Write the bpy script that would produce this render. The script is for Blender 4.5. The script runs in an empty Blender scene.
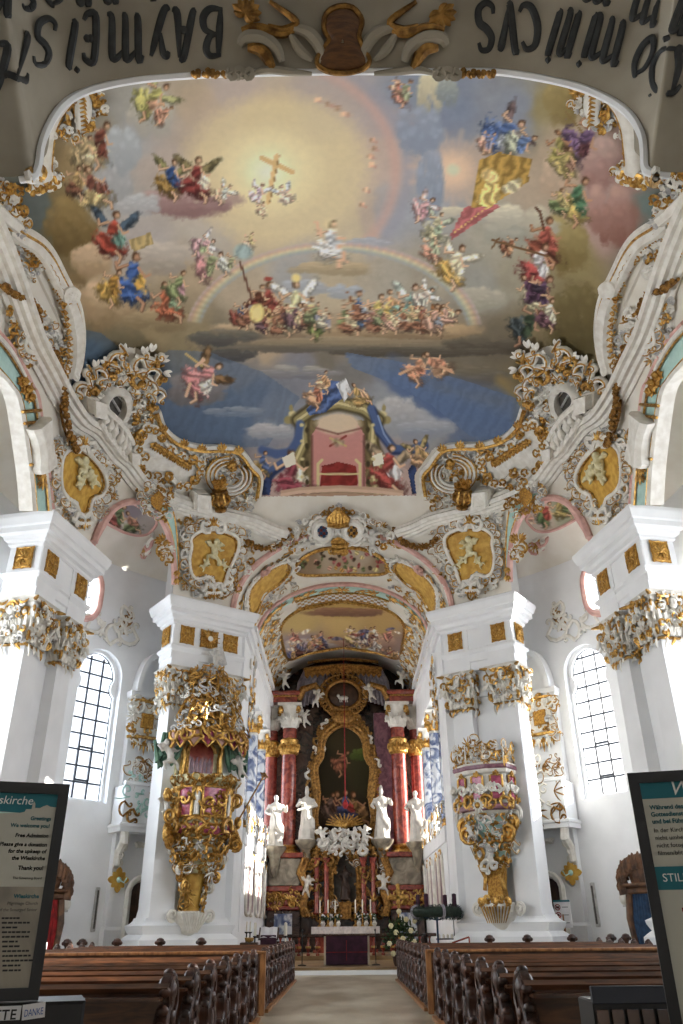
SKY, WIN_E, SUN_E, EXPO = 2.8, 150.0, 18.0, 0.32; CHOIR_E = 80.0
FRESCO_GAIN = 1.25
import bpy, math, random
import numpy as np
from mathutils import Vector, Matrix
random.seed(11)
PI = math.pi
COL = bpy.context.scene.collection
# ------------------------------------------------------------------ camera model (683 x 1024 frame)
FPX, TILT, ROLL, EYE = 781.0, math.radians(28.04), 0.0095, 1.4
CT, ST = math.cos(TILT), math.sin(TILT)

def ray(px, py):
    dx = px - 341.5; dy = 512 - py
    u = (dx*math.cos(ROLL) + dy*math.sin(ROLL))/FPX; v = (-dx*math.sin(ROLL) + dy*math.cos(ROLL))/FPX
    return u, CT - v*ST, ST + v*CT
def atY(px, py, Y):
    d = ray(px, py); k = Y/d[1]; return Vector((d[0]*k, Y, EYE + d[2]*k))
def atX(px, py, X):
    d = ray(px, py); k = X/d[0]; return Vector((X, d[1]*k, EYE + d[2]*k))
def atZ(px, py, Z):
    d = ray(px, py); k = (Z-EYE)/d[2]; return Vector((d[0]*k, d[1]*k, Z))
def project(P):
    P = np.asarray(P, float); x = P[:, 0]; y = P[:, 1]; z = P[:, 2]-EYE
    f = y*CT + z*ST; v = (-y*ST + z*CT)/f; u = x/f
    return 341.5 + FPX*(u*math.cos(ROLL) - v*math.sin(ROLL)), 512 - FPX*(u*math.sin(ROLL) + v*math.cos(ROLL))

# ------------------------------------------------------------------ mesh builder
class MB:
    def __init__(s): s.v = []; s.f = []
    def add(s, vs, fs, M=None):
        n = len(s.v)
        if M is not None:
            vs = [M @ Vector(v) for v in vs]
            if M.determinant() < 0: fs = [tuple(reversed(f)) for f in fs]
        s.v += [tuple(v) for v in vs]; s.f += [tuple(i+n for i in f) for f in fs]
        return s
    def join(s, o, M=None): return s.add(o.v, o.f, M)
    def mx(s):
        o = MB(); o.v = [(-x, y, z) for x, y, z in s.v]; o.f = [tuple(reversed(f)) for f in s.f]; return o
    def box(s, x0, x1, y0, y1, z0, z1, M=None, bev=0.0):
        if bev > 0:
            b = bev
            return s.loft([rect(x0+b, x1-b, y0+b, y1-b, z0), rect(x0, x1, y0, y1, z0+b), rect(x0, x1, y0, y1, z1-b), rect(x0+b, x1-b, y0+b, y1-b, z1)], M=M)
        return s.loft([rect(x0, x1, y0, y1, z0), rect(x0, x1, y0, y1, z1)], M=M)
    def loft(s, rings, closed=True, cap=True, M=None):
        n = len(rings[0]); vs = [p for r in rings for p in r]; fs = []
        for i in range(len(rings)-1):
            for j in range(n if closed else n-1):
                k = (j+1) % n
                fs.append((i*n+j, i*n+k, (i+1)*n+k, (i+1)*n+j))
        if cap and closed:
            fs.append(tuple(range(n-1, -1, -1))); fs.append(tuple(range((len(rings)-1)*n, len(rings)*n)))
        return s.add(vs, fs, M)
    def grid(s, rows, M=None, flip=False):
        n = len(rows[0]); fs = []
        for i in range(len(rows)-1):
            for j in range(n-1):
                q = (i*n+j, i*n+j+1, (i+1)*n+j+1, (i+1)*n+j)
                fs.append(tuple(reversed(q)) if flip else q)
        return s.add([p for r in rows for p in r], fs, M)
    def tube(s, pts, r, n=6, M=None, flat=1.0, up=None, close=False):
        P = np.asarray([tuple(p) for p in pts], float)
        m = len(P)
        if m < 2: return s
        rr = np.full(m, r, float) if np.isscalar(r) else np.asarray(r, float)
        if close: T = np.roll(P, -1, 0) - np.roll(P, 1, 0)
        else: T = np.gradient(P, axis=0)
        T /= np.linalg.norm(T, axis=1)[:, None] + 1e-9
        if up is None:
            U = np.tile(np.array([0.0, 0, 1]), (m, 1))
            bad = np.abs(T[:, 2]) > .9
            if bad.any(): U[:] = np.array([0.31, 0.9, 0.3])
        else:
            U = np.asarray([tuple(q) for q in up], float) if np.ndim(up) == 2 or isinstance(up, list) else np.tile(np.asarray(tuple(up), float), (m, 1))
        B = np.cross(T, U); B /= np.linalg.norm(B, axis=1)[:, None] + 1e-9
        N = np.cross(B, T)
        a = np.arange(n)*2*PI/n
        ring = P[:, None, :] + rr[:, None, None]*(np.cos(a)[None, :, None]*B[:, None, :] + flat*np.sin(a)[None, :, None]*N[:, None, :])
        vs = ring.reshape(-1, 3).tolist(); fs = []
        for i in range(m if close else m-1):
            i2 = (i+1) % m
            for j in range(n):
                k = (j+1) % n
                fs.append((i*n+j, i*n+k, i2*n+k, i2*n+j))
        if not close:
            fs.append(tuple(range(n-1, -1, -1))); fs.append(tuple(range((m-1)*n, m*n)))
        return s.add(vs, fs, M)
    def lathe(s, prof, c=(0, 0, 0), n=20, M=None, sx=1, sy=1, a0=0, a1=2*PI, fn=None):
        full = abs(a1-a0-2*PI) < 1e-6; rings = []
        for r, z in prof:
            ring = []
            for j in range(n if full else n+1):
                a = a0+(a1-a0)*j/n; q = fn(a, z) if fn else 1
                ring.append((c[0]+r*q*sx*math.cos(a), c[1]+r*q*sy*math.sin(a), c[2]+z))
            rings.append(ring)
        return s.loft(rings, closed=full, cap=full, M=M)
    def ball(s, c, r, nu=8, nv=6, M=None):
        if np.isscalar(r): r = (r, r, r)
        rings = []
        for i in range(nv+1):
            t = -PI/2+PI*i/nv; q = max(math.cos(t), .02)
            rings.append([(c[0]+r[0]*q*math.cos(2*PI*j/nu), c[1]+r[1]*q*math.sin(2*PI*j/nu), c[2]+r[2]*math.sin(t)) for j in range(nu)])
        return s.loft(rings, M=M)
    def plate(s, poly, th, M=None, z=0.0, bev=0.0):
        """2-D outline (x, y) given depth along local +Z"""
        area = sum(poly[i][0]*poly[(i+1) % len(poly)][1]-poly[(i+1) % len(poly)][0]*poly[i][1] for i in range(len(poly)))
        if area < 0: poly = list(reversed(poly))
        rings = [[(x, y, z) for x, y in poly], [(x, y, z+th) for x, y in poly]]
        if bev:
            cx = sum(p[0] for p in poly)/len(poly); cy = sum(p[1] for p in poly)/len(poly)
            rings.insert(1, [(x, y, z+th*.7) for x, y in poly])
            rings[-1] = [(cx+(x-cx)*(1-bev), cy+(y-cy)*(1-bev), z+th) for x, y in poly]
        return s.loft(rings, M=M)

def rect(x0, x1, y0, y1, z): return [(x0, y0, z), (x1, y0, z), (x1, y1, z), (x0, y1, z)]
def frame(o, ex, ey, ez=None):
    ex = Vector(ex).normalized(); ey = Vector(ey).normalized()
    ez = Vector(ez).normalized() if ez is not None else ex.cross(ey)
    M = Matrix.Identity(4)
    for i in range(3): M[i][0], M[i][1], M[i][2], M[i][3] = ex[i], ey[i], ez[i], o[i]
    return M
MIRX = Matrix.Diagonal((-1, 1, 1, 1))
def side(M, s): return M if s < 0 else MIRX @ M          # frames are written for the left side
def TR(x=0, y=0, z=0, rz=0, sc=1): return Matrix.Translation((x, y, z)) @ Matrix.Rotation(rz, 4, 'Z') @ Matrix.Diagonal((sc, sc, sc, 1))

WMAT = {}
def tag(o, label=None, cat=None, group=None, kind=None):
    if label: o['label'] = label
    if cat: o['category'] = cat
    if group: o['group'] = group
    if kind: o['kind'] = kind
    return o
def thing(name, label, cat, loc=(0, 0, 0), rz=0.0, group=None, kind=None):
    o = bpy.data.objects.new(name, None); COL.objects.link(o); o.empty_display_size = .2
    o.location = loc; o.rotation_euler = (0, 0, rz)
    WMAT[o.name] = Matrix.Translation(loc) @ Matrix.Rotation(rz, 4, 'Z')
    return tag(o, label, cat, group, kind)
def obj(name, mb, mat, parent=None, label=None, cat=None, group=None, kind=None, smooth=40, colors=None):
    """mb is in world coordinates; it becomes one mesh object in its parent's space"""
    if not mb.v: return None
    me = bpy.data.meshes.new(name)
    V = np.asarray(mb.v, float)
    if parent is None:
        lo, hi = V.min(0), V.max(0); o0 = Vector(((lo[0]+hi[0])/2, (lo[1]+hi[1])/2, lo[2])); W = Matrix.Translation(o0)
    else: W = WMAT[parent.name]
    Wi = np.array(W.inverted()); V = V @ Wi[:3, :3].T + Wi[:3, 3]
    me.from_pydata(V.tolist(), [], mb.f)
    if colors is not None:
        at = me.color_attributes.new('paint', 'FLOAT_COLOR', 'POINT')
        c = np.ones((len(V), 4), np.float32); c[:, :3] = colors; at.data.foreach_set('color', c.ravel())
    if smooth:
        me.polygons.foreach_set('use_smooth', [True]*len(me.polygons))
        if smooth < 180: me.set_sharp_from_angle(angle=math.radians(smooth))
    me.materials.append(mat)
    o = bpy.data.objects.new(name, me); COL.objects.link(o)
    if parent is None: o.location = o0
    else: o.parent = parent
    WMAT[o.name] = W
    return tag(o, label, cat, group, kind)
def dup(o, loc=None, rz=None, label=None, parent=None):
    c = o.copy(); COL.objects.link(c)
    if parent is not None: c.parent = parent
    if loc is not None: c.location = loc
    if rz is not None: c.rotation_euler = (0, 0, rz)
    if label: c['label'] = label
    for ch in list(o.children): dup(ch, parent=c)
    return c
def remesh(o, size, smooth=True):
    m = o.modifiers.new('skin', 'REMESH'); m.mode = 'VOXEL'; m.voxel_size = size; m.use_smooth_shade = smooth
    s = o.modifiers.new('soft', 'SMOOTH'); s.factor = .5; s.iterations = 3
    return o

# ------------------------------------------------------------------ materials
def lin(c):
    if max(c) > 1.001: c = [x/255 for x in c]
    return tuple(((x/12.92) if x <= .04045 else ((x+.055)/1.055)**2.4) for x in c)
def mat(name, c1, rough=.6, c2=None, scale=3.0, metal=0.0, bump=0.0, detail=4.0, lo=.35, hi=.65, dist=0.0, spec=.5, stretch=None, bscale=None, coat=0.0):
    m = bpy.data.materials.new(name); m.use_nodes = True; nt = m.node_tree; N = nt.nodes; L = nt.links
    b = N['Principled BSDF']; b.inputs['Roughness'].default_value = rough; b.inputs['Metallic'].default_value = metal
    b.inputs['Specular IOR Level'].default_value = spec
    if coat: b.inputs['Coat Weight'].default_value = coat; b.inputs['Coat Roughness'].default_value = .15
    c1 = lin(c1); c2 = lin(c2) if c2 else tuple(x*.88 for x in c1)
    g = N.new('ShaderNodeNewGeometry'); src = g.outputs['Position']
    if stretch:
        mp = N.new('ShaderNodeMapping'); mp.inputs['Scale'].default_value = stretch; L.new(src, mp.inputs['Vector']); src = mp.outputs['Vector']
    t = N.new('ShaderNodeTexNoise'); t.inputs['Scale'].default_value = scale; t.inputs['Detail'].default_value = detail; t.inputs['Distortion'].default_value = dist
    L.new(src, t.inputs['Vector'])
    r = N.new('ShaderNodeValToRGB'); r.color_ramp.elements[0].position = lo; r.color_ramp.elements[1].position = hi
    r.color_ramp.elements[0].color = (*c2, 1); r.color_ramp.elements[1].color = (*c1, 1)
    L.new(t.outputs['Fac'], r.inputs['Fac']); L.new(r.outputs['Color'], b.inputs['Base Color'])
    if bump:
        bm = N.new('ShaderNodeBump'); bm.inputs['Strength'].default_value = bump; bm.inputs['Distance'].default_value = .05
        t2 = N.new('ShaderNodeTexNoise'); t2.inputs['Scale'].default_value = bscale or scale*3; t2.inputs['Detail'].default_value = 3
        L.new(src, t2.inputs['Vector']); L.new(t2.outputs['Fac'], bm.inputs['Height']); L.new(bm.outputs['Normal'], b.inputs['Normal'])
    return m
def ramp_add(m, pos, c):
    for n in m.node_tree.nodes:
        if n.type == 'VALTORGB': e = n.color_ramp.elements.new(pos); e.color = (*lin(c), 1)
    return m
def paint_mat(name, rough=.85):
    m = bpy.data.materials.new(name); m.use_nodes = True; nt = m.node_tree
    a = nt.nodes.new('ShaderNodeVertexColor'); a.layer_name = 'paint'
    b = nt.nodes['Principled BSDF']; b.inputs['Roughness'].default_value = rough; b.inputs['Specular IOR Level'].default_value = .15
    # plaster grain: fine mottling multiplied over the painted colour
    g = nt.nodes.new('ShaderNodeNewGeometry'); t = nt.nodes.new('ShaderNodeTexNoise'); t.inputs['Scale'].default_value = 5; t.inputs['Detail'].default_value = 6
    mr = nt.nodes.new('ShaderNodeMapRange'); mr.inputs['To Min'].default_value = .93; mr.inputs['To Max'].default_value = 1.07
    mx = nt.nodes.new('ShaderNodeVectorMath'); mx.operation = 'SCALE'
    nt.links.new(g.outputs['Position'], t.inputs['Vector']); nt.links.new(t.outputs['Fac'], mr.inputs['Value'])
    nt.links.new(a.outputs['Color'], mx.inputs[0]); nt.links.new(mr.outputs['Result'], mx.inputs['Scale'])
    nt.links.new(mx.outputs['Vector'], b.inputs['Base Color'])
    return m

M_ = dict(
    plaster=mat('white_plaster', (242, 243, 244), .7, (236, 237, 238), 1.2, bump=.04),
    stucco=mat('stucco_white', (240, 237, 229), .6, (222, 217, 206), 4, bump=.08),
    stucco2=mat('stucco_grey', (206, 204, 200), .6, (170, 168, 166), 6, bump=.15),
    vault=mat('vault_plaster', (236, 231, 220), .75, (228, 221, 207), 1.2, bump=.03),
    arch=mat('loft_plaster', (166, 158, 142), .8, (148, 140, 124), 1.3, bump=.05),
    letter=mat('letter_black', (52, 54, 54), .6, (34, 36, 36), 8),
    gold=mat('gilding', (222, 180, 102), .36, (150, 106, 48), 9, metal=.85, bump=.25),
    goldd=mat('old_gilding', (178, 134, 70), .42, (104, 72, 34), 9, metal=.7, bump=.3),
    ochre=mat('ochre_gold_ground', (222, 180, 84), .6, (192, 142, 52), 4, bump=.1),
    panel=mat('gilt_diaper', (206, 156, 66), .45, (146, 98, 32), 16, metal=.35, bump=.5),
    cream=mat('cream_relief', (232, 226, 190), .6, (202, 190, 140), 5),
    pink=mat('pink_stucco', (226, 184, 172), .65, (206, 158, 148), 3),
    mint=mat('mint_stucco', (194, 226, 218), .6, (176, 212, 204), 4),
    redm=mat('red_marble', (168, 84, 66), .18, (96, 40, 34), 2.4, dist=1.6, lo=.3, hi=.68, coat=.4),
    pinkm=mat('rose_marble', (204, 104, 128), .25, (150, 62, 92), 3.2, dist=1.5, coat=.3),
    bluem=mat('blue_marble', (206, 210, 216), .2, (70, 84, 124), 1.5, dist=1.4, lo=.38, hi=.56, coat=.4),
    darkm=mat('dark_marble', (84, 62, 52), .25, (34, 24, 24), 1.6, dist=1.8, coat=.3),
    greym=mat('grey_marble', (176, 166, 146), .28, (112, 104, 92), 1.4, dist=2),
    purplem=mat('purple_marble', (150, 104, 116), .3, (104, 64, 80), 2.5, dist=1.6),
    wood=mat('pew_wood', (104, 66, 42), .3, (56, 33, 22), 2.2, stretch=(1, 6, 6), dist=.8, bump=.06, coat=.35),
    woodd=mat('carved_wood', (80, 48, 34), .42, (40, 24, 18), 3.0, stretch=(3, 3, 1), bump=.2),
    woodl=mat('oak_wood', (170, 118, 70), .4, (120, 78, 44), 3, stretch=(4, 4, 1)),
    brown=mat('confessional_wood', (112, 76, 48), .5, (66, 42, 26), 4, bump=.3),
    stone=mat('floor_stone', (186, 176, 156), .38, (138, 124, 102), .9, stretch=(1, .45, 1), bump=.03),
    chancel=mat('chancel_stone', (164, 138, 100), .35, (124, 98, 64), 1.1),
    steel=mat('lead_bar', (30, 36, 50), .5, None, 5),
    iron=mat('black_iron', (34, 33, 34), .45, None, 5, metal=.4),
    candle=mat('candle_wax', (242, 236, 220), .5, None, 5),
    linen=mat('white_linen', (232, 228, 226), .8, (206, 202, 204), 8, bump=.2),
    purple=mat('purple_cloth', (64, 30, 50), .85, (44, 18, 34), 5, bump=.1),
    redcloth=mat('red_cloth', (150, 24, 26), .85, (104, 12, 16), 6),
    bluecloth=mat('blue_cloth', (46, 74, 104), .85, (30, 50, 76), 6),
    green=mat('leaf_green', (58, 84, 42), .6, (30, 48, 24), 12),
    wreath=mat('fir_green', (26, 48, 34), .7, (12, 26, 18), 20, bump=.4),
    drape=mat('green_stucco_drape', (104, 142, 116), .5, (66, 100, 84), 5),
    statue=mat('white_statue', (212, 208, 200), .4, (196, 192, 184), 4),
    signblack=mat('sign_frame_black', (11, 11, 14), .45, None, 5),
    signpaper=mat('sign_paper', (186, 184, 172), .7, (180, 178, 166), 2),
    teal=mat('sign_teal', (8, 104, 116), .6, (6, 96, 108), 2),
    tealtext=mat('teal_print', (8, 92, 102), .7, None, 4),
    blacktext=mat('black_print', (30, 30, 30), .7, None, 4),
    whitetext=mat('white_print', (228, 230, 226), .7, None, 4),
    paper=mat('white_paper', (226, 224, 226), .7, None, 4),
    bluetext=mat('blue_print', (40, 84, 160), .7, None, 4),
    brownart=mat('dark_wood_cartouche', (104, 66, 28), .5, (72, 42, 14), 6, bump=.2, stretch=(1, 1, 8)),
    dark=mat('shade_grey_stone', (96, 92, 86), .8, (76, 72, 66), 5),  # dark grey carries the shade of niches and gaps in its colour
    lilac=mat('lilac_drape', (164, 158, 166), .6, (124, 118, 128), 5),
    bronze=mat('bronze_door', (74, 52, 38), .5, (48, 32, 24), 4),
)
M_['paint'] = paint_mat('fresco_paint')
ramp_add(M_['bluem'], .47, (120, 132, 160)); ramp_add(M_['redm'], .5, (140, 62, 52))
def glass_mat():
    m = bpy.data.materials.new('window_glass'); m.use_nodes = True; nt = m.node_tree; N = nt.nodes
    for n in list(N): N.remove(n)
    o = N.new('ShaderNodeOutputMaterial'); mx = N.new('ShaderNodeMixShader'); t = N.new('ShaderNodeBsdfTransparent'); g = N.new('ShaderNodeBsdfGlossy')
    t.inputs['Color'].default_value = (.93, .95, .97, 1); g.inputs['Roughness'].default_value = .1
    v = N.new('ShaderNodeTexVoronoi'); v.inputs['Scale'].default_value = 3; mp = N.new('ShaderNodeMapRange'); mp.inputs['To Min'].default_value = .03; mp.inputs['To Max'].default_value = .08
    nt.links.new(v.outputs['Distance'], mp.inputs['Value']); nt.links.new(mp.outputs['Result'], mx.inputs['Fac'])
    nt.links.new(t.outputs[0], mx.inputs[1]); nt.links.new(g.outputs[0], mx.inputs[2]); nt.links.new(mx.outputs[0], o.inputs['Surface'])
    return m
M_['glass'] = glass_mat()
# ------------------------------------------------------------------ the nave vault: superelliptic barrel closed by a half dome
R, RISE, YK, Z0, EXP = 9.15, 6.6, 22.7, 13.0, 2.5
def Fv(P):
    r = np.where(P[:, 1] < YK, np.abs(P[:, 0]), np.hypot(P[:, 0], P[:, 1]-YK))
    return (r/R)**EXP + (np.maximum(P[:, 2]-Z0, 0)/RISE)**EXP
def vault_hit(px, py, h=0.0):
    """points on the vault seen along picture rays, lifted h metres into the room, and the inward normals"""
    px = np.atleast_1d(np.asarray(px, float)); py = np.atleast_1d(np.asarray(py, float))
    dx = px-341.5; dy = 512-py; c, s = math.cos(ROLL), math.sin(ROLL)
    u = (dx*c+dy*s)/FPX; v = (-dx*s+dy*c)/FPX
    D = np.stack([u, CT-v*ST, ST+v*CT], 1)
    a = np.full(len(px), 4.0); b = np.full(len(px), 90.0); E0 = np.array([0, 0, EYE])
    for _ in range(42):
        k = (a+b)/2; ins = Fv(E0+D*k[:, None]) < 1
        a = np.where(ins, k, a); b = np.where(ins, b, k)
    P = E0+D*a[:, None]
    r = np.maximum(np.where(P[:, 1] < YK, np.abs(P[:, 0]), np.hypot(P[:, 0], P[:, 1]-YK)), 1e-3)
    gr = EXP*(r/R)**(EXP-1)/R; gz = EXP*(np.maximum(P[:, 2]-Z0, 0)/RISE)**(EXP-1)/RISE
    N = np.stack([gr*P[:, 0]/r, np.where(P[:, 1] < YK, 0, gr*(P[:, 1]-YK)/r), gz], 1)
    N = -N/np.linalg.norm(N, axis=1)[:, None]
    hh = np.asarray(h, float)
    return P+N*(hh[:, None] if hh.ndim else hh), N
def prof(t, ext=0.0):
    return (R+ext)*max(math.cos(t), 0)**(2/EXP), Z0+(RISE+ext)*max(math.sin(t), 0)**(2/EXP)
def t_of_z(z): return math.asin(min(1, max(0, (z-Z0)/RISE))**(EXP/2))
def z_low_y(y):                                   # straight part: arch over the wide side bay
    d = abs(y-16.6)/3.4
    return 13.0+(1.55*math.sqrt(1-d*d) if d < 1 else 0)
def z_low_phi(phi):                               # half dome: arch to the ambulatory and the choir arch
    for c, hw, hh, e in ((28.5, 14.3, 3.0, 2.4), (151.5, 14.3, 3.0, 2.4), (90, 30, 3.85, 2.0)):
        d = abs(phi-c)/hw
        if d < 1: return 13.0+hh*(1-d**e)**(1/2.1)
    return 13.0
def dome_pt(phi, t, ext=0.0):
    r, z = prof(t, ext); a = math.radians(180-phi); return (r*math.cos(a), YK+r*math.sin(a), z)
def barrel_pt(y, t, s, ext=0.0):
    r, z = prof(t, ext); return (s*r, y, z)

def build_vault():
    mb = MB(); EXT = .04; nt_ = 40
    for s in (-1, 1):
        rows = []
        ys = sorted(set([5.2, 7.5, 9, 11, 13.2] + [16.6+3.4*math.sin(a) for a in np.linspace(-PI/2, PI/2, 33)] + [20.6, 21.3, 22, YK]))
        for y in ys:
            t0 = t_of_z(z_low_y(y)); rows.append([barrel_pt(y, t0+(PI/2-t0)*i/nt_, s, EXT) for i in range(nt_+1)])
        mb.grid(rows, flip=s > 0)
    phis = sorted(set(list(np.linspace(0, 180, 73)) + [c+hw*math.sin(a) for c, hw in ((28.5, 14.3), (151.5, 14.3), (90, 30)) for a in np.linspace(-PI/2, PI/2, 41)]))
    rows = []
    for ph in phis:
        t0 = t_of_z(z_low_phi(ph)); rows.append([dome_pt(ph, t0+(PI/2-t0)*i/nt_, EXT) for i in range(nt_+1)])
    mb.grid(rows)
    obj('ceiling', mb, M_['vault'], kind='structure', smooth=180)
build_vault()

# ------------------------------------------------------------------ floor, outer walls with windows, ambulatory ceilings
RW = 11.9
mb = MB(); mb.grid([[(x, y, 0) for x in np.linspace(-14, 14, 15)] for y in np.linspace(-7, 48, 28)])
obj('floor', mb, M_['stone'], kind='structure', smooth=0)

def wall_pt(s, r_off=0.0):
    """arc-length coordinate along the outer wall: s<0 straight part (y=YK+s), s>0 round the half circle (left side)"""
    if s < 0: return Vector((-(RW+r_off), YK+s, 0))
    a = s/RW; return Vector((-(RW+r_off)*math.cos(a), YK+(RW+r_off)*math.sin(a), 0))
def wall_n(s):
    if s < 0: return Vector((1, 0, 0))
    a = s/RW; return Vector((math.cos(a), -math.sin(a), 0))
def wall_frame(s, side_, off=0.0):                # ex along the wall (towards the choir), ey inward, ez up
    p = wall_pt(s, -off); n = wall_n(s); t = Vector((n.y*-1, n.x, 0))
    return side(frame(p, t, n, (0, 0, 1)), side_)
WIN_S = RW*math.radians(37.3)                     # the visible window of each side
WINDOWS = [(WIN_S, .98, 5.55, 11.25)]             # s, half width, sill, crown
LIGHTWIN = [(-12.2, 1.5, 5.0, 11.6), (-7.6, 1.5, 5.0, 11.6), (-3.0, 1.3, 5.0, 11.6), (2.2, 1.2, 5.0, 11.6)]
UPPER = [(RW*math.radians(30.2), .85, 12.2, 14.3)]
def outer_wall(sd):
    mb = MB(); TH = .75
    ops = WINDOWS+LIGHTWIN+UPPER
    ss = set(np.linspace(-29, 0, 12)); ss |= set(np.linspace(0, RW*math.radians(62), 44))
    for s, hw, z0, z1 in ops: ss |= set(s+hw*math.sin(a) for a in np.linspace(-PI/2, PI/2, 25)) | {s-hw-1e-3, s+hw+1e-3}
    ss = sorted(ss)
    def interval(s, o):
        c, hw, z0, z1 = o; d = abs(s-c)/hw
        if d > 1.0: return None
        q = math.sqrt(max(0, 1-d*d))
        if o in UPPER: m = (z0+z1)/2; return m-(m-z0)*q**.6, m+(z1-m)*q**.6
        return z0, z1-hw+hw*q
    ZT = 14.9
    def strip(a, b, za0, za1, zb0, zb1):
        if za1-za0 < 1e-4 and zb1-zb0 < 1e-4: return
        for off, fl in ((0, False), (TH, True)):
            pa, pb = wall_pt(a, off), wall_pt(b, off)
            q = [(pa.x, pa.y, za0), (pb.x, pb.y, zb0), (pb.x, pb.y, zb1), (pa.x, pa.y, za1)]
            mb.add(q, [(3, 2, 1, 0) if fl else (0, 1, 2, 3)])
    def lip(a, b, za, zb):
        p = [wall_pt(a, 0), wall_pt(b, 0), wall_pt(b, TH), wall_pt(a, TH)]
        mb.add([(p[0].x, p[0].y, za), (p[1].x, p[1].y, zb), (p[2].x, p[2].y, zb), (p[3].x, p[3].y, za)], [(0, 1, 2, 3)])
    for a, b in zip(ss, ss[1:]):
        iv = sorted([(interval(a, o), interval(b, o)) for o in ops if interval(a, o) and interval(b, o)]); la = lb = 0
        for ia, ib in iv: strip(a, b, la, ia[0], lb, ib[0]); lip(a, b, ia[0], ib[0]); lip(a, b, ia[1], ib[1]); la, lb = ia[1], ib[1]
        strip(a, b, la, ZT, lb, ZT)
    for c, hw, z0, z1 in WINDOWS+LIGHTWIN:
        for e in (-hw, hw):
            p0, p1 = wall_pt(c+e, 0), wall_pt(c+e, TH)
            mb.add([(p0.x, p0.y, z0), (p1.x, p1.y, z0), (p1.x, p1.y, z1-hw), (p0.x, p0.y, z1-hw)], [(0, 1, 2, 3)])
    if sd > 0: mb = mb.mx()
    obj('wall_left' if sd < 0 else 'wall_right', mb, M_['plaster'], kind='structure', smooth=25)
for sd in (-1, 1): outer_wall(sd)

def ambulatory_ceiling(sd):
    mb = MB(); rows = []
    def row(fp, zl):
        out = []
        for k in np.linspace(0, 1, 15):
            r = RW+.3-(RW+.3-8.05)*k; z = 14.6+(16.9-14.6)*math.sin(k*PI/2)**.9
            out.append(fp(r, z))
        return out
    for y in np.linspace(-7, YK, 14): rows.append(row(lambda r, z: (-r, y, z), 15.6))
    for ph in np.linspace(2, 72, 29):
        a = math.radians(ph); rows.append(row(lambda r, z: (-r*math.cos(a), YK+r*math.sin(a), z), 16.1))
    mb.grid(rows, flip=True)
    if sd > 0: mb = mb.mx()
    obj('ceiling_ambulatory', mb, M_['vault'], kind='structure', smooth=180)
for sd in (-1, 1): ambulatory_ceiling(sd)

# rear of the church under the organ loft (behind the camera)
mb = MB(); mb.box(-12.7, 12.7, -7.4, -7, 0, 16.2); obj('wall_rear', mb, M_['plaster'], kind='structure', smooth=0)
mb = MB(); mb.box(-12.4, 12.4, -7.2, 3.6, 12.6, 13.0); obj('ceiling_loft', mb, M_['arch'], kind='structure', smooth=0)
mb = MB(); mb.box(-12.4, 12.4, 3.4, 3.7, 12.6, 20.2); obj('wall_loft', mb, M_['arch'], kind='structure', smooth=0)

# ------------------------------------------------------------------ windows
def keyhole(hw, z0, z1, n=14):
    """rounded shoulders below a three-centred head"""
    zs = z1-hw*1.55
    pts = [(-hw, z0), (hw, z0), (hw, zs-.25)]
    pts += [(hw*.98-.16*math.sin(a), zs+.1-.3*math.cos(a)) for a in np.linspace(.4, PI-.4, 6)]
    top = zs+.42; k = hw*.93
    pts += [(k*math.cos(a), top+(z1-top)*math.sin(a)) for a in np.linspace(0.02, PI-.02, n)]
    pts += [(-x, z) for x, z in reversed(pts[2:9])]
    return pts
def window(sd, idx, s, hw, z0, z1):
    M = wall_frame(s, sd, -.42)
    def P(x, y, z): return (x, y, z)
    wn = thing('window_%d' % idx, None, None, loc=M @ Vector((0, 0, z0)), kind='structure')
    inner = keyhole(hw-.1, z0+.1, z1-.12); n = len(inner)
    cx, cz = 0, (z0+z1)/2
    outer = []
    for x, z in inner:                            # project the inner outline out to the wall opening
        xo = hw+.03 if x > 0 else -hw-.03
        za = z1-hw
        if z <= z0+.11: outer.append((xo, z0-.03))
        elif z < za: outer.append((xo, z))
        else:
            d = math.hypot(x, z-za); outer.append((x/d*(hw+.03), za+(z-za)/d*(hw+.03)))
    fr = MB()
    rings = [[P(x, .0, z) for x, z in outer], [P(x, .2, z) for x, z in outer], [P(x, .2, z) for x, z in inner], [P(x, .0, z) for x, z in inner]]
    rings.append(rings[0]); fr.loft(rings, cap=False, M=M)
    obj('window_frame', fr, M_['plaster'], wn, smooth=30)
    gl = MB(); gl.add([P(x, .06, z) for x, z in inner], [tuple(range(n))], M=M); obj('glass_pane', gl, M_['glass'], wn, smooth=0)
    bars = MB(); w = hw-.1
    for i in range(1, 3): 
        x = -w+2*w*i/3; bars.box(x-.032, x+.032, .05, .1, z0+.1, z1-.15-(.12 if abs(x) > .1 else 0), M=M)
    nz = 9
    for i in range(1, nz+1):
        z = z0+.1+(z1-z0-.5)*i/nz
        ww = w-.02 if z < z1-hw else math.sqrt(max(.02, hw*hw-(z-z1+hw)**2))-.12
        bars.box(-ww, ww, .05, .1, z-.03, z+.03, M=M)
    bars.tube([P(x, .08, z) for x, z in inner], .03, 5, M=M, close=True)
    bars.box(-w/3-.03, w/3+.03, .04, .11, z0+.72, z0+.79, M=M); bars.box(-w/3-.03, w/3+.03, .04, .11, z0+1.9, z0+1.97, M=M)
    for x in (-w/3, w/3): bars.box(x-.035, x+.035, .04, .11, z0+.75, z0+1.95, M=M)
    obj('leaded_bars', bars, M_['steel'], wn, smooth=0)
k = 1
for sd in (-1, 1):
    for w in WINDOWS: window(sd, k, *w); k += 1

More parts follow.
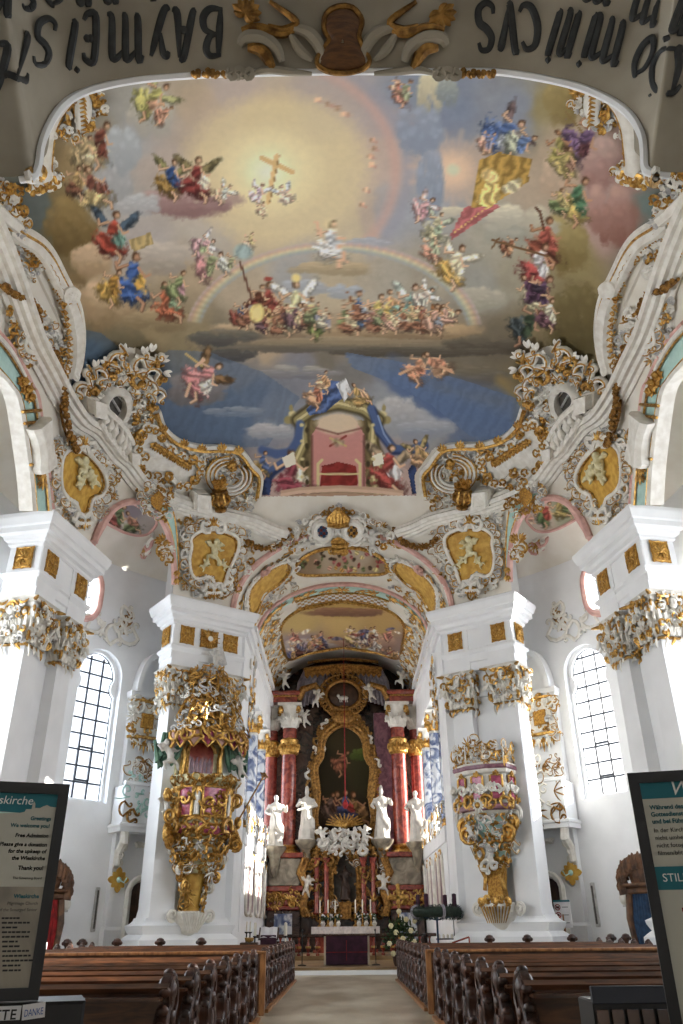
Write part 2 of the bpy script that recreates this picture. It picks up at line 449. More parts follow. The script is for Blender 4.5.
# ------------------------------------------------------------------ world, sun and daylight outside the windows
def world():
    w = bpy.data.worlds.new('sky'); bpy.context.scene.world = w; w.use_nodes = True; nt = w.node_tree
    bg = nt.nodes['Background']; bg.inputs['Strength'].default_value = SKY
    tc = nt.nodes.new('ShaderNodeTexCoord'); sx = nt.nodes.new('ShaderNodeSeparateXYZ'); rp = nt.nodes.new('ShaderNodeValToRGB')
    rp.color_ramp.elements[0].color = (.93, .95, 1, 1); rp.color_ramp.elements[1].color = (.62, .78, 1, 1)
    nt.links.new(tc.outputs['Generated'], sx.inputs[0]); nt.links.new(sx.outputs['Z'], rp.inputs['Fac']); nt.links.new(rp.outputs['Color'], bg.inputs['Color'])
pass
world()
def area(loc, d, sx, sy, e, col=(1, 1, 1), name='daylight'):
    l = bpy.data.lights.new(name, 'AREA'); l.shape = 'RECTANGLE'; l.size = sx; l.size_y = sy; l.energy = e; l.color = col
    o = bpy.data.objects.new(name, l); COL.objects.link(o); o.location = loc; o.rotation_euler = Vector(d).to_track_quat('-Z', 'Y').to_euler(); return o
for sd in (-1, 1):
    for s, hw, z0, z1 in LIGHTWIN+WINDOWS:
        M = wall_frame(s, sd, -.95); p = M @ Vector((0, 0, (z0+z1)/2)); n = M.to_3x3() @ Vector((0, 1, 0))
        area(p, n, 2*hw, z1-z0, WIN_E*hw, (.82, .91, 1.0) if sd < 0 else (.93, .96, 1.0))
sun = bpy.data.lights.new('sun', 'SUN'); sun.energy = SUN_E; sun.angle = math.radians(.6); sun.color = (1, .93, .82)
so = bpy.data.objects.new('sun', sun); COL.objects.link(so); so.location = (40, 20, 14); so.rotation_euler = Vector((-1, -.045, -.29)).to_track_quat('-Z', 'Y').to_euler()

# ------------------------------------------------------------------ camera
cam = bpy.data.cameras.new('camera'); co = bpy.data.objects.new('camera', cam); COL.objects.link(co)
cam.sensor_fit = 'VERTICAL'; cam.sensor_height = 36; cam.lens = 36*FPX/1024; cam.clip_start = .05; cam.clip_end = 300
X, Yv, Zv = Vector((1, 0, 0)), Vector((0, -ST, CT)), Vector((0, -CT, -ST))
r_ = Vector(X*math.cos(ROLL) - Yv*math.sin(ROLL)); u_ = Vector(X*math.sin(ROLL) + Yv*math.cos(ROLL))
co.matrix_world = frame((0, 0, EYE), r_, u_, Zv)
sc = bpy.context.scene; sc.camera = co
sc.view_settings.view_transform = 'Standard'; sc.view_settings.look = 'None'; sc.view_settings.gamma = 1; sc.view_settings.use_curve_mapping = False
sc.view_settings.exposure = EXPO
sc.cycles.use_denoising = True; sc.cycles.max_bounces = 7; sc.cycles.diffuse_bounces = 4; sc.cycles.glossy_bounces = 3; sc.cycles.transparent_max_bounces = 8
sc.cycles.sample_clamp_indirect = 8; sc.cycles.caustics_reflective = False; sc.cycles.caustics_refractive = False
# ------------------------------------------------------------------ ornament strokes
def spiral(c, r0, r1, a0, turns, n=16):
    return [(c[0]+(r0+(r1-r0)*i/n)*math.cos(a0+turns*2*PI*i/n), c[1]+(r0+(r1-r0)*i/n)*math.sin(a0+turns*2*PI*i/n)) for i in range(n+1)]
def c_scroll(n=12):
    """C-scroll in the unit box: two volutes joined by a back"""
    a = spiral((.3, .34), .04, .2, PI*.9, -.85, n); b = [(x, -y) for x, y in a]
    back = [(.5*math.cos(t)-.05-.0, .54*math.sin(t)) for t in np.linspace(PI*.42, PI*1.58, n)]
    return a+back[1:-1]+list(reversed(b))
def s_scroll(n=12):
    a = spiral((.0, .32), .03, .18, 0.0, .95, n); b = [(-x, -y) for x, y in a]
    return a+[(.04, .02), (-.04, -.02)][:0]+list(reversed(b))
def leaf_pts(l=1.0, bend=.35, n=7):
    return [(l*t, bend*math.sin(t*PI*.9)*l*.5) for t in np.linspace(0, 1, n)]
def taper(n, r, r0=.25, r1=.25, mid=.5):
    t = np.linspace(0, 1, n); return r*np.where(t < mid, r0+(1-r0)*np.sin(t/mid*PI/2), r1+(1-r1)*np.cos((t-mid)/(1-mid)*PI/2))

def rect_ring(hx, hy, off, z): return rect(-hx-off, hx+off, -hy-off, hy+off, z)
def moulding(mb, hx, hy, prof_, M): mb.loft([rect_ring(hx, hy, o, z) for o, z in prof_], M=M)

def volute(mb, c, r, ax, M, n=5, turns=1.6, th=.05, sgn=1):
    """gold spiral in the plane spanned by ax (horizontal unit vector) and z"""
    pts = spiral((0, 0), .15*r, r, PI/2, -turns*sgn, 18)
    mb.tube([(c[0]+x*ax[0], c[1]+x*ax[1], c[2]+y) for x, y in pts], taper(len(pts), th, .9, .7), n, M=M, up=(ax[1], -ax[0], 0))

def acanthus(mb, base, out, h, w, M, curl=.3, n=6):
    """upright leaf: a bent tapering strip with a curled tip, three lobes"""
    ox, oy = out; tx, ty = -oy, ox
    for lob, hs, ws in ((0, 1, 1), (-1, .72, .6), (1, .72, .6)):
        rows = []
        for i in range(n+1):
            t = i/n; o = curl*h*(t**2.2)*.55+.03; z = h*hs*(t if t < .85 else .85+.15*math.cos((t-.85)/.15*PI)-.15+.0)
            ww = w*ws*(.5+.5*math.sin(PI*min(1, t*1.15+.1)))*(1 if t < .95 else .4); sh = lob*w*.62*(.3+.7*t)
            cx, cy = base[0]+ox*o+tx*sh, base[1]+oy*o+ty*sh
            rows.append([(cx-tx*ww/2-ox*.01, cy-ty*ww/2-oy*.01, base[2]+z), (cx+ox*.05, cy+oy*.05, base[2]+z+.01), (cx+tx*ww/2-ox*.01, cy+ty*ww/2-oy*.01, base[2]+z)])
        mb.grid(rows, M=M); mb.grid([[(x-ox*.04, y-oy*.04, z) for x, y, z in r] for r in rows], M=M, flip=True)

def capital(parent, M, cx, z0, hx, hy, H, rnd, front_only=False):
    """rococo composite capital: leaf bell, corner volutes, cherub mask, abacus and hanging garlands"""
    w, g, d = MB(), MB(), MB()
    T = M @ Matrix.Translation((cx, 0, z0))
    moulding(w, hx, hy, [(.0, 0), (.02, .1), (.06, H*.45), (.16, H*.8), (.2, H*.86)], T)
    moulding(w, hx, hy, [(.16, H*.86), (.24, H*.9), (.2, H*.96), (.28, H)], T)
    moulding(g, hx, hy, [(.04, .02), (.1, .06), (.04, .1)], T)
    faces = [((0, 1), hx, hy), ((-1, 0), hy, hx), ((1, 0), hy, hx)]
    for (ox, oy), fw, fd in faces:
        tx, ty = -oy, ox
        for k in (-.75, -.25, .25, .75):
            b = (tx*fw*k+ox*(fd+.04), ty*fw*k+oy*(fd+.04), .1)
            acanthus(w, b, (ox, oy), H*.42*rnd.uniform(.9, 1.1), fw*.5, T, .5)
        for k in (-.5, 0, .5):
            b = (tx*fw*k+ox*(fd+.09), ty*fw*k+oy*(fd+.09), H*.36)
            acanthus(w, b, (ox, oy), H*.36, fw*.42, T, .6)
        # cartouche head in the middle, scrolls beside it
        c = (ox*(fd+.26), oy*(fd+.26), H*.72)
        w.ball(c, (.13, .13, .19), 8, 7, T); w.ball((c[0]+ox*.1, c[1]+oy*.1, c[2]-.02), (.05, .05, .06), 6, 5, T)
        g.tube([(c[0]+tx*.2*math.cos(a)+ox*.02, c[1]+ty*.2*math.cos(a)+oy*.02, c[2]+.26*math.sin(a)) for a in np.linspace(-.3, PI+.3, 13)], .045, 5, M=T, up=(ox, oy, 0))
        for sg in (-1, 1):
            ax = (tx*sg, ty*sg)
            vc = (tx*sg*fw*.86+ox*(fd+.2), ty*sg*fw*.86+oy*(fd+.2), H*.66)
            volute(g, vc, .2, ax, T, sgn=1, th=.055)
            w.ball(vc, (.09, .09, .09), 6, 5, T)
            vc2 = (tx*sg*fw*.45+ox*(fd+.18), ty*sg*fw*.45+oy*(fd+.18), H*.33)
            volute(g, vc2, .12, ax, T, sgn=-1, th=.035)
            g.tube([(tx*sg*fw*q+ox*(fd+.3), ty*sg*fw*q+oy*(fd+.3), H*.92-.12*math.sin(PI*(q-.35)/.75)) for q in np.linspace(.35, 1.1, 8)], taper(8, .05), 5, M=T, up=(ox, oy, 0))
        # leaves spilling below the ring
        for k in (-.8, -.3, .3, .8):
            x = fw*k+rnd.uniform(-.04, .04); L = rnd.uniform(.16, .42)
            pts = [(tx*(x+.05*math.sin(q*5))+ox*(fd+.09+.05*math.sin(q*PI)), ty*(x+.05*math.sin(q*5))+oy*(fd+.09+.05*math.sin(q*PI)), .1-L*q) for q in np.linspace(0, 1, 6)]
            (g if rnd.random() < .4 else w).tube(pts, taper(6, .055), 5, M=T, flat=.6, up=(ox, oy, 0))
        for _ in range(26):                        # small curls and flowers over the bell
            x = rnd.uniform(-1.05, 1.05)*fw; z = rnd.uniform(.12, H*.9); rr = rnd.uniform(.08, .15)
            pts = spiral((0, 0), .25*rr, rr, rnd.uniform(0, 6), rnd.choice((-1, 1))*.9, 9)
            oo = fd+.12+.16*z/H+rnd.uniform(0, .1)
            tgt = g if rnd.random() < .48 else (w if rnd.random() < .75 else d)
            tgt.tube([(tx*(x+a)+ox*oo, ty*(x+a)+oy*oo, z+b) for a, b in pts], taper(len(pts), .048, .5, .3), 5, M=T, up=(ox, oy, 0))
    # corner sprays
    for sx in (-1, 1):
        n = Vector((sx, 1, 0)).normalized()
        for k, (zz, oo) in enumerate(((.2, .1), (.45, .16), (.7, .24))):
            p = (sx*hx+n.x*oo, hy+n.y*oo, H*zz); volute(g if k != 1 else w, (p[0]+n.x*.05, p[1]+n.y*.05, p[2]), .15, (n.x, n.y), T, th=.05)
        acanthus(w, (sx*hx+n.x*.05, hy+n.y*.05, .1), (n.x, n.y), H*.8, .3, T, .55)
        g.tube([(sx*(hx+.1)+n.x*q*.42, hy+.1+n.y*q*.42, H*.93) for q in (0, .5, 1)], [.06, .07, .03], 6, M=T)
    cap = obj('capital', w, M_['stucco'], parent); obj('gilding', g, M_['gold'], cap); obj('grey_curls', d, M_['stucco2'], cap)  # curls picked at random for grey stucco

def diaper_panel(parent, M, x, z, w, h, y, sunburst=False):
    """gilded cushion panel with lobed corners and a relief rosette"""
    T = M @ frame((x, y, z), (1, 0, 0), (0, 0, 1), (0, 1, 0))
    pts = []
    for a in np.linspace(0, 2*PI, 40, endpoint=False):
        q = 1+.07*math.cos(4*a+PI)*0; c, s = math.cos(a), math.sin(a)
        k = max(abs(c), abs(s)); r = (1-.06*abs(math.sin(4*a)))
        pts.append((c/k*w/2*r, s/k*h/2*r))
    mb = MB(); mb.plate(pts, .05, M=T, bev=.08)
    p = obj('gilded_panel', mb, M_['panel'], parent, smooth=30)
    mb = MB()
    for k in range(8):
        a = k*PI/4; mb.tube([(w*.36*q*math.cos(a+q*.6), h*.36*q*math.sin(a+q*.6), .07) for q in np.linspace(.12, 1, 6)], taper(6, .035), 5, M=T)
    mb.ball((0, 0, .06), (.09, .09, .05), 8, 5, T)
    mb.tube([(x_*.9, y_*.9, .06) for x_, y_ in pts[::2]], .02, 4, M=T, close=True)
    obj('relief', mb, M_['gold'], p)

def pillar(name, label, sd, C, nin, rnd, panels, group):
    """twin-shafted pillar; nin = horizontal normal of its nave face on the left side"""
    n = Vector((*nin, 0)).normalized(); t = Vector((-n.y, n.x, 0))
    if t.y < 0: t = -t
    M = side(frame((C[0], C[1], 0), t, n, (0, 0, 1)), sd)
    th = thing(name, label, 'pillar', loc=M @ Vector((0, 0, 0)), group=None)
    HX, HY = 1.5, .52
    b = MB()
    moulding(b, HX, HY, [(.36, 0), (.36, .75), (.3, .82), (.3, 1.1), (.22, 1.18), (.12, 1.26), (.2, 1.42), (.22, 1.52), (.1, 1.58), (.03, 1.66), (.0, 1.75)], M)
    obj('pedestal', b, M_['plaster'], th)
    for cx in (-.95, .95):
        s = MB(); moulding(s, .44, HY-.03, [(.05, 1.7), (.02, 1.9), (.0, 2.0), (.0, 6), (-.03, 8.95)], M @ Matrix.Translation((cx, 0, 0)))
        obj('shaft', s, M_['plaster'], th, smooth=20)
    s = MB(); s.box(-.6, .6, -HY+.05, .1, 1.7, 9.4, M=M); s.box(-.6, .6, -HY, .3, 9.3, 10.4, M=M); obj('recessed_back', s, M_['plaster'], th, smooth=20)
    for cx in (-.95, .95): capital(th, M, cx, 8.8, .42, HY-.05, 1.5, rnd)
    e = MB()
    moulding(e, HX, HY, [(-.02, 10.28), (.0, 10.3), (.0, 10.62), (.05, 10.66), (.05, 10.95), (.12, 11.0), (.14, 11.1), (.02, 11.16), (.02, 12.0), (.08, 12.08)], M)
    obj('frieze', e, M_['plaster'], th, smooth=20)
    for cx in (-.95, .95):
        e = MB(); moulding(e, .5, HY, [(.0, 10.26), (.06, 10.3), (.06, 10.9), (.16, 11.04), (.16, 11.12), (.05, 11.18), (.05, 12.05)], M @ Matrix.Translation((cx, 0, 0)))
        obj('frieze_block', e, M_['plaster'], th, smooth=20)
    e = MB()
    moulding(e, HX, HY, [(.05, 12.0), (.1, 12.06), (.1, 12.14), (.2, 12.2), (.24, 12.32), (.36, 12.38), (.36, 12.56), (.42, 12.6), (.46, 12.74), (.5, 12.84), (.5, 12.96), (.44, 13.0)], M)
    obj('cornice', e, M_['plaster'], th, smooth=20)
    for (x, w) in panels: diaper_panel(th, M, x, 11.6, w, .74, HY+.06)
    # end faces of the frieze
    for sx in (-1, 1):
        T = M @ frame((0, 0, 0), (0, -sx, 0), (sx, 0, 0), (0, 0, 1)) if False else None
    E = M @ Matrix.Translation((-HX, 0, 0)) @ Matrix.Rotation(PI/2, 4, 'Z'); diaper_panel(th, E, 0, 11.6, .62, .74, .06)
    return th, M
rnd = random.Random(5)
CH_C, CH_N = (-5.67, 30.35), (.584, -.81)
NE_C, NE_N = (-9.55, 23.5), (.982, -.189)
PM = {}
for sd, sn in ((-1, 'left'), (1, 'right')):
    nm = 'pulpit' if sd < 0 else 'abbot balcony'
    other = 'behind the golden pulpit' if sd < 0 else 'behind the rose-panelled balcony box'
    _, PM['ch', sd] = pillar('nave_pillar', 'white twin-shaft pillar with gilded capitals standing %s' % other, sd, CH_C, CH_N, rnd,
                             [(-.95, .6), (0.0, .78), (.95, .68)] if sd < 0 else [(-.95, .6), (.95, .66)], 'nave pillars')
    _, PM['ne', sd] = pillar('nave_pillar', 'tall near white pillar with gilded capitals cut by the %s picture edge' % sn, sd, NE_C, NE_N, rnd,
                             [(-.95, .66), (.95, .66)], 'nave pillars')
# ------------------------------------------------------------------ choir: arch, walls, vault
def choir_front(k):
    """front edge of the choir arch on the nave vault, k from 0 (left) to 1 (right)"""
    ph = 90-30*math.cos(k*PI); z = z_low_phi(90-29.999*math.cos(k*PI)); return dome_pt(ph, t_of_z(z))
CW, CZS, CZT = 4.15, 12.9, 16.1                   # choir half width, springing, crown
def choir_arc(k, Y, dz=0.0, w=CW):
    a = PI*(1-k); return (w*math.cos(a), Y, CZS+dz+(CZT-CZS)*math.sin(a)**.85)
mb = MB(); rows = []
for j in range(9):
    q = j/8; row = []
    for i in range(49):
        k = i/48; a = Vector(choir_front(k)); b = Vector(choir_arc(k, 35.0)); p = a.lerp(b, q); p.z += .25*math.sin(q*PI)*math.sin(k*PI); row.append(tuple(p))
    rows.append(row)
mb.grid(rows, flip=True); obj('ceiling_choir_arch', mb, M_['vault'], kind='structure', smooth=180)
mb = MB(); mb.grid([[choir_arc(i/48, Y) for i in range(49)] for Y in np.linspace(35, 47, 13)], flip=True)
obj('ceiling_choir', mb, M_['vault'], kind='structure', smooth=180)
for sd, nm in ((-1, 'left'), (1, 'right')):
    mb = MB()
    S = (lambda *a: mb.box(*((a[0], a[1]) if sd < 0 else (-a[1], -a[0])), *a[2:]))
    S(-5.2, -4.08, 31.3, 33.6, 0, 13.2)           # jamb pier
    S(-4.25, -3.95, 31.2, 33.8, 12.2, 12.5); S(-4.3, -3.85, 31.15, 33.9, 12.5, 12.95)
    S(-4.25, -4.0, 31.2, 33.75, 10.1, 10.35); S(-4.25, -3.98, 31.2, 33.75, 0, 1.3)
    for y in (34.4, 38.4, 42.4): S(-5.4, -4.75, y-.55, y+.55, 5.0, 11.0)
    S(-5.4, -4.05, 33.6, 47, 0.0, 4.4); S(-5.4, -4.0, 33.6, 47, 4.4, 5.0)
    S(-5.4, -4.12, 33.6, 47, 10.9, 13.3); S(-5.4, -3.95, 33.7, 47, 12.55, 12.95)
    S(-12.5, -4.3, 33.5, 34.0, 0, 17.2) if False else S(-12.5, -5.1, 33.5, 34.0, 0, 17.2)
    obj('wall_choir_'+nm, mb, M_['plaster'], kind='structure', smooth=0)
mb = MB(); mb.box(-5.3, 5.3, 47, 47.5, 0, 17); obj('wall_choir_end', mb, M_['darkm'], kind='structure', smooth=0)
for sd, nm in ((-1, 'left'), (1, 'right')):
    mb = MB(); x0, x1 = (-6.6, -6.3) if sd < 0 else (6.3, 6.6)
    mb.box(x0, x1, 34, 47.5, 0, 5.4); mb.box(x0, x1, 34, 47.5, 11.0, 13.6)
    for y0, y1 in ((33.9, 35.2), (37.6, 39.2), (41.6, 43.2), (45.8, 47.5)): mb.box(x0, x1, y0, y1, 5.4, 11)
    obj('wall_gallery_'+nm, mb, M_['plaster'], kind='structure', smooth=0)
    mb = MB(); xa, xb = (-6.6, -3.9) if sd < 0 else (3.9, 6.6)
    mb.box(xa, xb, 33.9, 47.5, 13.3, 13.6); obj('ceiling_gallery', mb, M_['plaster'], kind='structure', smooth=0)
    for y in (36.4, 40.4, 44.5): area((sd*6.9, y, 8.2), (-sd, 0, -.05), 2.2, 5.0, CHOIR_E*(.5 if sd < 0 else 1.3), (.95, .97, 1) if sd < 0 else (1, .97, .9))
# steps up to the chancel
mb = MB(); mb.box(-5.2, 5.2, 30.6, 31.0, 0, .12); obj('trim_chancel_step', mb, M_['plaster'], kind='structure', smooth=0)
mb = MB(); mb.box(-5.2, 5.2, 31.0, 47, 0, .12); mb.box(-4.6, 4.6, 31.1, 47, .12, .2); mb.box(-3.9, 3.9, 38.0, 47, .2, .36)
obj('floor_chancel', mb, M_['chancel'], kind='structure', smooth=0)

mb = MB(); mb.box(-7.4, 7.4, 30.7, 48, 17.3, 17.6); obj('roof_sun_block', mb, M_['plaster'], kind='structure', smooth=0)  # unseen slab added to keep stray sun off the ambulatory ceiling
for s_, nm in ((-1, 'left'), (1, 'right')): mb = MB(); mb.box(*((-7.4, -7.1) if s_ < 0 else (7.1, 7.4)), 30.4, 48, 13.5, 17.4); obj('wall_sun_block_'+nm, mb, M_['plaster'], kind='structure', smooth=0)  # unseen side walls added under the slab to block sun coming over the choir
# ------------------------------------------------------------------ painting by strokes (fresco pigments on plaster, stored per vertex)
def vnoise(x, y, seed=0):
    xi = np.floor(x).astype(np.int64); yi = np.floor(y).astype(np.int64); fx = x-xi; fy = y-yi
    fx = fx*fx*(3-2*fx); fy = fy*fy*(3-2*fy)
    def h(a, b):
        n = (a*374761393+b*668265263+seed*982451653) & 0x7fffffff
        n = ((n ^ (n >> 13))*1274126177) & 0x7fffffff
        return ((n ^ (n >> 16)) & 0xffff)/65535.0
    return (h(xi, yi)*(1-fx)+h(xi+1, yi)*fx)*(1-fy)+(h(xi, yi+1)*(1-fx)+h(xi+1, yi+1)*fx)*fy
def fbm(x, y, seed=0, o=4):
    s = np.zeros_like(x); a = .5
    for i in range(o): s += a*vnoise(x*2**i, y*2**i, seed+i); a *= .5
    return s
class Canvas:
    """pigment layer over a set of surface points; (x, y) are the drawing coordinates of each point"""
    def __init__(s, x, y): s.x = x; s.y = y; s.c = np.zeros((len(x), 3), np.float32); s.n1 = fbm(x/9, y/9, 3)-.47; s.n2 = fbm(x/3.2, y/3.2, 17)-.47; s.order = np.argsort(x)
    def field(s, pts, power=4.2, warp=20):
        wx = s.x+warp*(fbm(s.x/38, s.y/38, 5)-.47)*2; wy = s.y+warp*(fbm(s.x/38, s.y/38, 9)-.47)*2
        acc = np.zeros((len(s.x), 3)); ws = np.zeros(len(s.x))
        for px, py, col in pts:
            w = 1/(((wx-px)**2+(wy-py)**2)**(power/2)+60); acc += w[:, None]*np.array(col)/255; ws += w
        s.c[:] = acc/ws[:, None]
    def sel(s, x0, x1, y0, y1):
        xs = s.x[s.order]; i0, i1 = np.searchsorted(xs, x0), np.searchsorted(xs, x1); idx = s.order[i0:i1]
        return idx[(s.y[idx] > y0) & (s.y[idx] < y1)]
    def blend(s, i, a, col, shade=None):
        col = np.array(col, float)/255
        c = np.tile(col, (len(i), 1)) if shade is None else np.clip(col[None]*(1+shade[:, None]), 0, 1)
        s.c[i] = s.c[i]*(1-a[:, None])+c*a[:, None]
    def dab(s, cx, cy, rx, ry, ang, col, soft=.3, rough=.25, folds=0.0, fdir=0.0, alpha=1.0, light=.0):
        m = max(rx, ry)*1.6+2; i = s.sel(cx-m, cx+m, cy-m, cy+m)
        if not len(i): return
        dx, dy = s.x[i]-cx, s.y[i]-cy; c, q = math.cos(ang), math.sin(ang)
        u = (dx*c+dy*q)/rx; v = (-dx*q+dy*c)/ry
        d = np.sqrt(u*u+v*v)+rough*s.n2[i]*2+rough*s.n1[i]
        a = np.clip((1-d)/soft, 0, 1)*alpha
        sh = None
        if folds or light:
            ph = (u*math.cos(fdir)+v*math.sin(fdir))*7+s.n1[i]*9
            sh = folds*np.sin(ph)+light*(-v)*.6
        s.blend(i, a, col, sh)
    def stroke(s, p, r, col, soft=.4, alpha=1.0):
        for (x0, y0), (x1, y1) in zip(p, p[1:]):
            i = s.sel(min(x0, x1)-r-1, max(x0, x1)+r+1, min(y0, y1)-r-1, max(y0, y1)+r+1)
            if not len(i): continue
            vx, vy = x1-x0, y1-y0; L = vx*vx+vy*vy+1e-6
            t = np.clip(((s.x[i]-x0)*vx+(s.y[i]-y0)*vy)/L, 0, 1)
            d = np.hypot(s.x[i]-x0-t*vx, s.y[i]-y0-t*vy)/r
            s.blend(i, np.clip((1-d)/soft, 0, 1)*alpha, col)
    def poly(s, pts, col, folds=0, fdir=0.0, alpha=1.0):
        pts = np.array(pts, float); i = s.sel(pts[:, 0].min(), pts[:, 0].max(), pts[:, 1].min(), pts[:, 1].max())
        if not len(i): return
        ins = inpoly(s.x[i]+s.n2[i]*1.5, s.y[i]+s.n1[i]*1.5, pts); i = i[ins]
        sh = folds*np.sin((s.x[i]*math.cos(fdir)+s.y[i]*math.sin(fdir))*.55+s.n1[i]*10) if folds else None
        s.blend(i, np.full(len(i), alpha), col, sh)
    def cloud(s, cx, cy, rx, ry, col, under, ang=0.0, rr=None):
        rr = rr or random.Random(int(cx*7+cy)); c, q = math.cos(ang), math.sin(ang)
        for k in range(34):
            a = rr.uniform(0, 2*PI); t = rr.random()**.5; u = rx*.85*t*math.cos(a); v = ry*.7*t*math.sin(a)
            m = min(1, max(0, v/ry*.75+.5)); cc = [col[j]*(1-m)+under[j]*m for j in range(3)]; x, y = cx+u*c-v*q, cy+u*q+v*c; k_ = rr.uniform(.2, .4)
            s.dab(x, y, rx*k_, ry*k_*1.5, ang, cc, .5, .3, 0, 0, .75)
            s.dab(x-rx*.05, y-ry*k_*.6, rx*k_*.7, ry*k_*.6, ang, [min(255, w*1.1+8) for w in cc], .8, .3, 0, 0, .6)
    def figure(s, cx, cy, size, ang, robe, robe2, skin=(214, 168, 128), wing=None, hair=(96, 62, 38), rr=None, sit=True, arm=1):
        """a robed figure: wings, drapery masses with folds, torso, limbs and head; ang turns the upright body"""
        rr = rr or random.Random(int(cx*13+cy*7)); c, q = math.cos(ang), math.sin(ang); S = size
        P = lambda u, v: (cx+S*(u*c-v*q), cy+S*(u*q+v*c))
        j = lambda k, d: [min(255, max(0, x*k+d)) for x in robe]
        dk, hi = j(.42, 4), j(1.15, 26); dk2, hi2 = [x*.5 for x in robe2], [min(255, x*1.12+22) for x in robe2]; sk2 = [x*.66 for x in skin]
        def D(u, v, rx, ry, a, col, **k): x, y = P(u, v); s.dab(x, y, rx*S, ry*S, ang+a, col, **k)
        if wing:
            wd = [x*.6 for x in wing]
            for sg in (-1, 1):
                a0 = sg*rr.uniform(-1.0, -.5)
                D(.34*sg, -.28, .36, .13, a0, wd, soft=.5, rough=.35); D(.33*sg, -.3, .33, .1, a0, wing, soft=.5, rough=.3, folds=.3); D(.24*sg, -.24, .2, .07, a0, [min(255, w*1.3) for w in wing], soft=.7)
        D(.05, .36, .5, .27, .2*arm, dk, soft=.5, rough=.5, alpha=.85)
        D(-.02*arm, .27, .43, .27, .25*arm, robe, soft=.4, rough=.55, folds=.28, fdir=rr.uniform(0, 3), light=.3)
        for k in range(5): u, v = rr.uniform(-.3, .3), rr.uniform(.1, .45); D(u, v, rr.uniform(.08, .2), rr.uniform(.02, .045), rr.uniform(-.9, .9)+arm*.5, hi if k % 2 else dk, soft=.8, rough=.4, alpha=.75)
        D(.16*arm, .1, .28, .17, .9*arm, robe2, soft=.4, rough=.55, folds=.24, fdir=rr.uniform(0, 3), light=.35)
        for k in range(4): u, v = .16*arm+rr.uniform(-.18, .18), .1+rr.uniform(-.14, .14); D(u, v, rr.uniform(.07, .15), .025, rr.uniform(-.6, .6)+.9*arm, hi2 if k % 2 else dk2, soft=.8, rough=.4, alpha=.7)
        D(0, -.08, .16, .24, 0, robe if rr.random() < .5 else robe2, soft=.4, rough=.35, folds=.2, fdir=1, light=.35)
        D(.09*arm, -.02, .05, .2, .1, dk, soft=.9, rough=.3, alpha=.5)
        leg = [P(.18*arm, .42), P(.32*arm, .52), P(.3*arm, .66)]; s.stroke(leg, .05*S, sk2, .5); s.stroke([(x-.012*S, y-.012*S) for x, y in leg], .036*S, skin, .6)
        s.stroke([P(-.12, -.2), P(-.27*arm-.05, -.1), P(-.36*arm, -.22)], .045*S, sk2, .5); s.stroke([P(-.12, -.21), P(-.27*arm-.05, -.11), P(-.36*arm, -.23)], .032*S, skin, .6)
        s.stroke([P(.1, -.18), P(.26, -.02), P(.35, -.08)], .036*S, skin, .6)
        D(.02*arm, -.4, .11, .125, 0, hair, soft=.45, rough=.3); D(.045*arm, -.385, .075, .09, 0, skin, soft=.6, rough=.15); D(.06*arm, -.35, .05, .03, 0, sk2, soft=.9, alpha=.6)
def inpoly(x, y, poly):
    poly = np.asarray(poly, float); ins = np.zeros(len(x), bool); j = len(poly)-1
    for i in range(len(poly)):
        xi, yi = poly[i]; xj, yj = poly[j]
        c = ((yi > y) != (yj > y)) & (x < (xj-xi)*(y-yi)/(yj-yi+1e-12)+xi); ins ^= c; j = i
    return ins
def catmull(pts, n=6, close=False):
    P = [np.array(p, float) for p in pts]; out = []; m = len(P)
    for i in range(m if close else m-1):
        p1, p2 = P[i], P[(i+1) % m]; p0 = P[(i-1) % m] if close or i > 0 else 2*p1-p2; p3 = P[(i+2) % m] if close or i+2 < m else 2*p2-p1
        for k in range(n):
            t = k/n; out.append(.5*(2*p1+(p2-p0)*t+(2*p0-5*p1+4*p2-p3)*t*t+(3*p1-p0-3*p2+p3)*t**3))
    if not close: out.append(P[-1])
    return [tuple(o) for o in out]
def pig(c, gain):                                 # drawn sRGB value -> linear reflectance
    c = np.clip(c, 0, 1); l = np.where(c <= .04045, c/12.92, ((c+.055)/1.055)**2.4); return np.clip(l*gain, 0, .92)

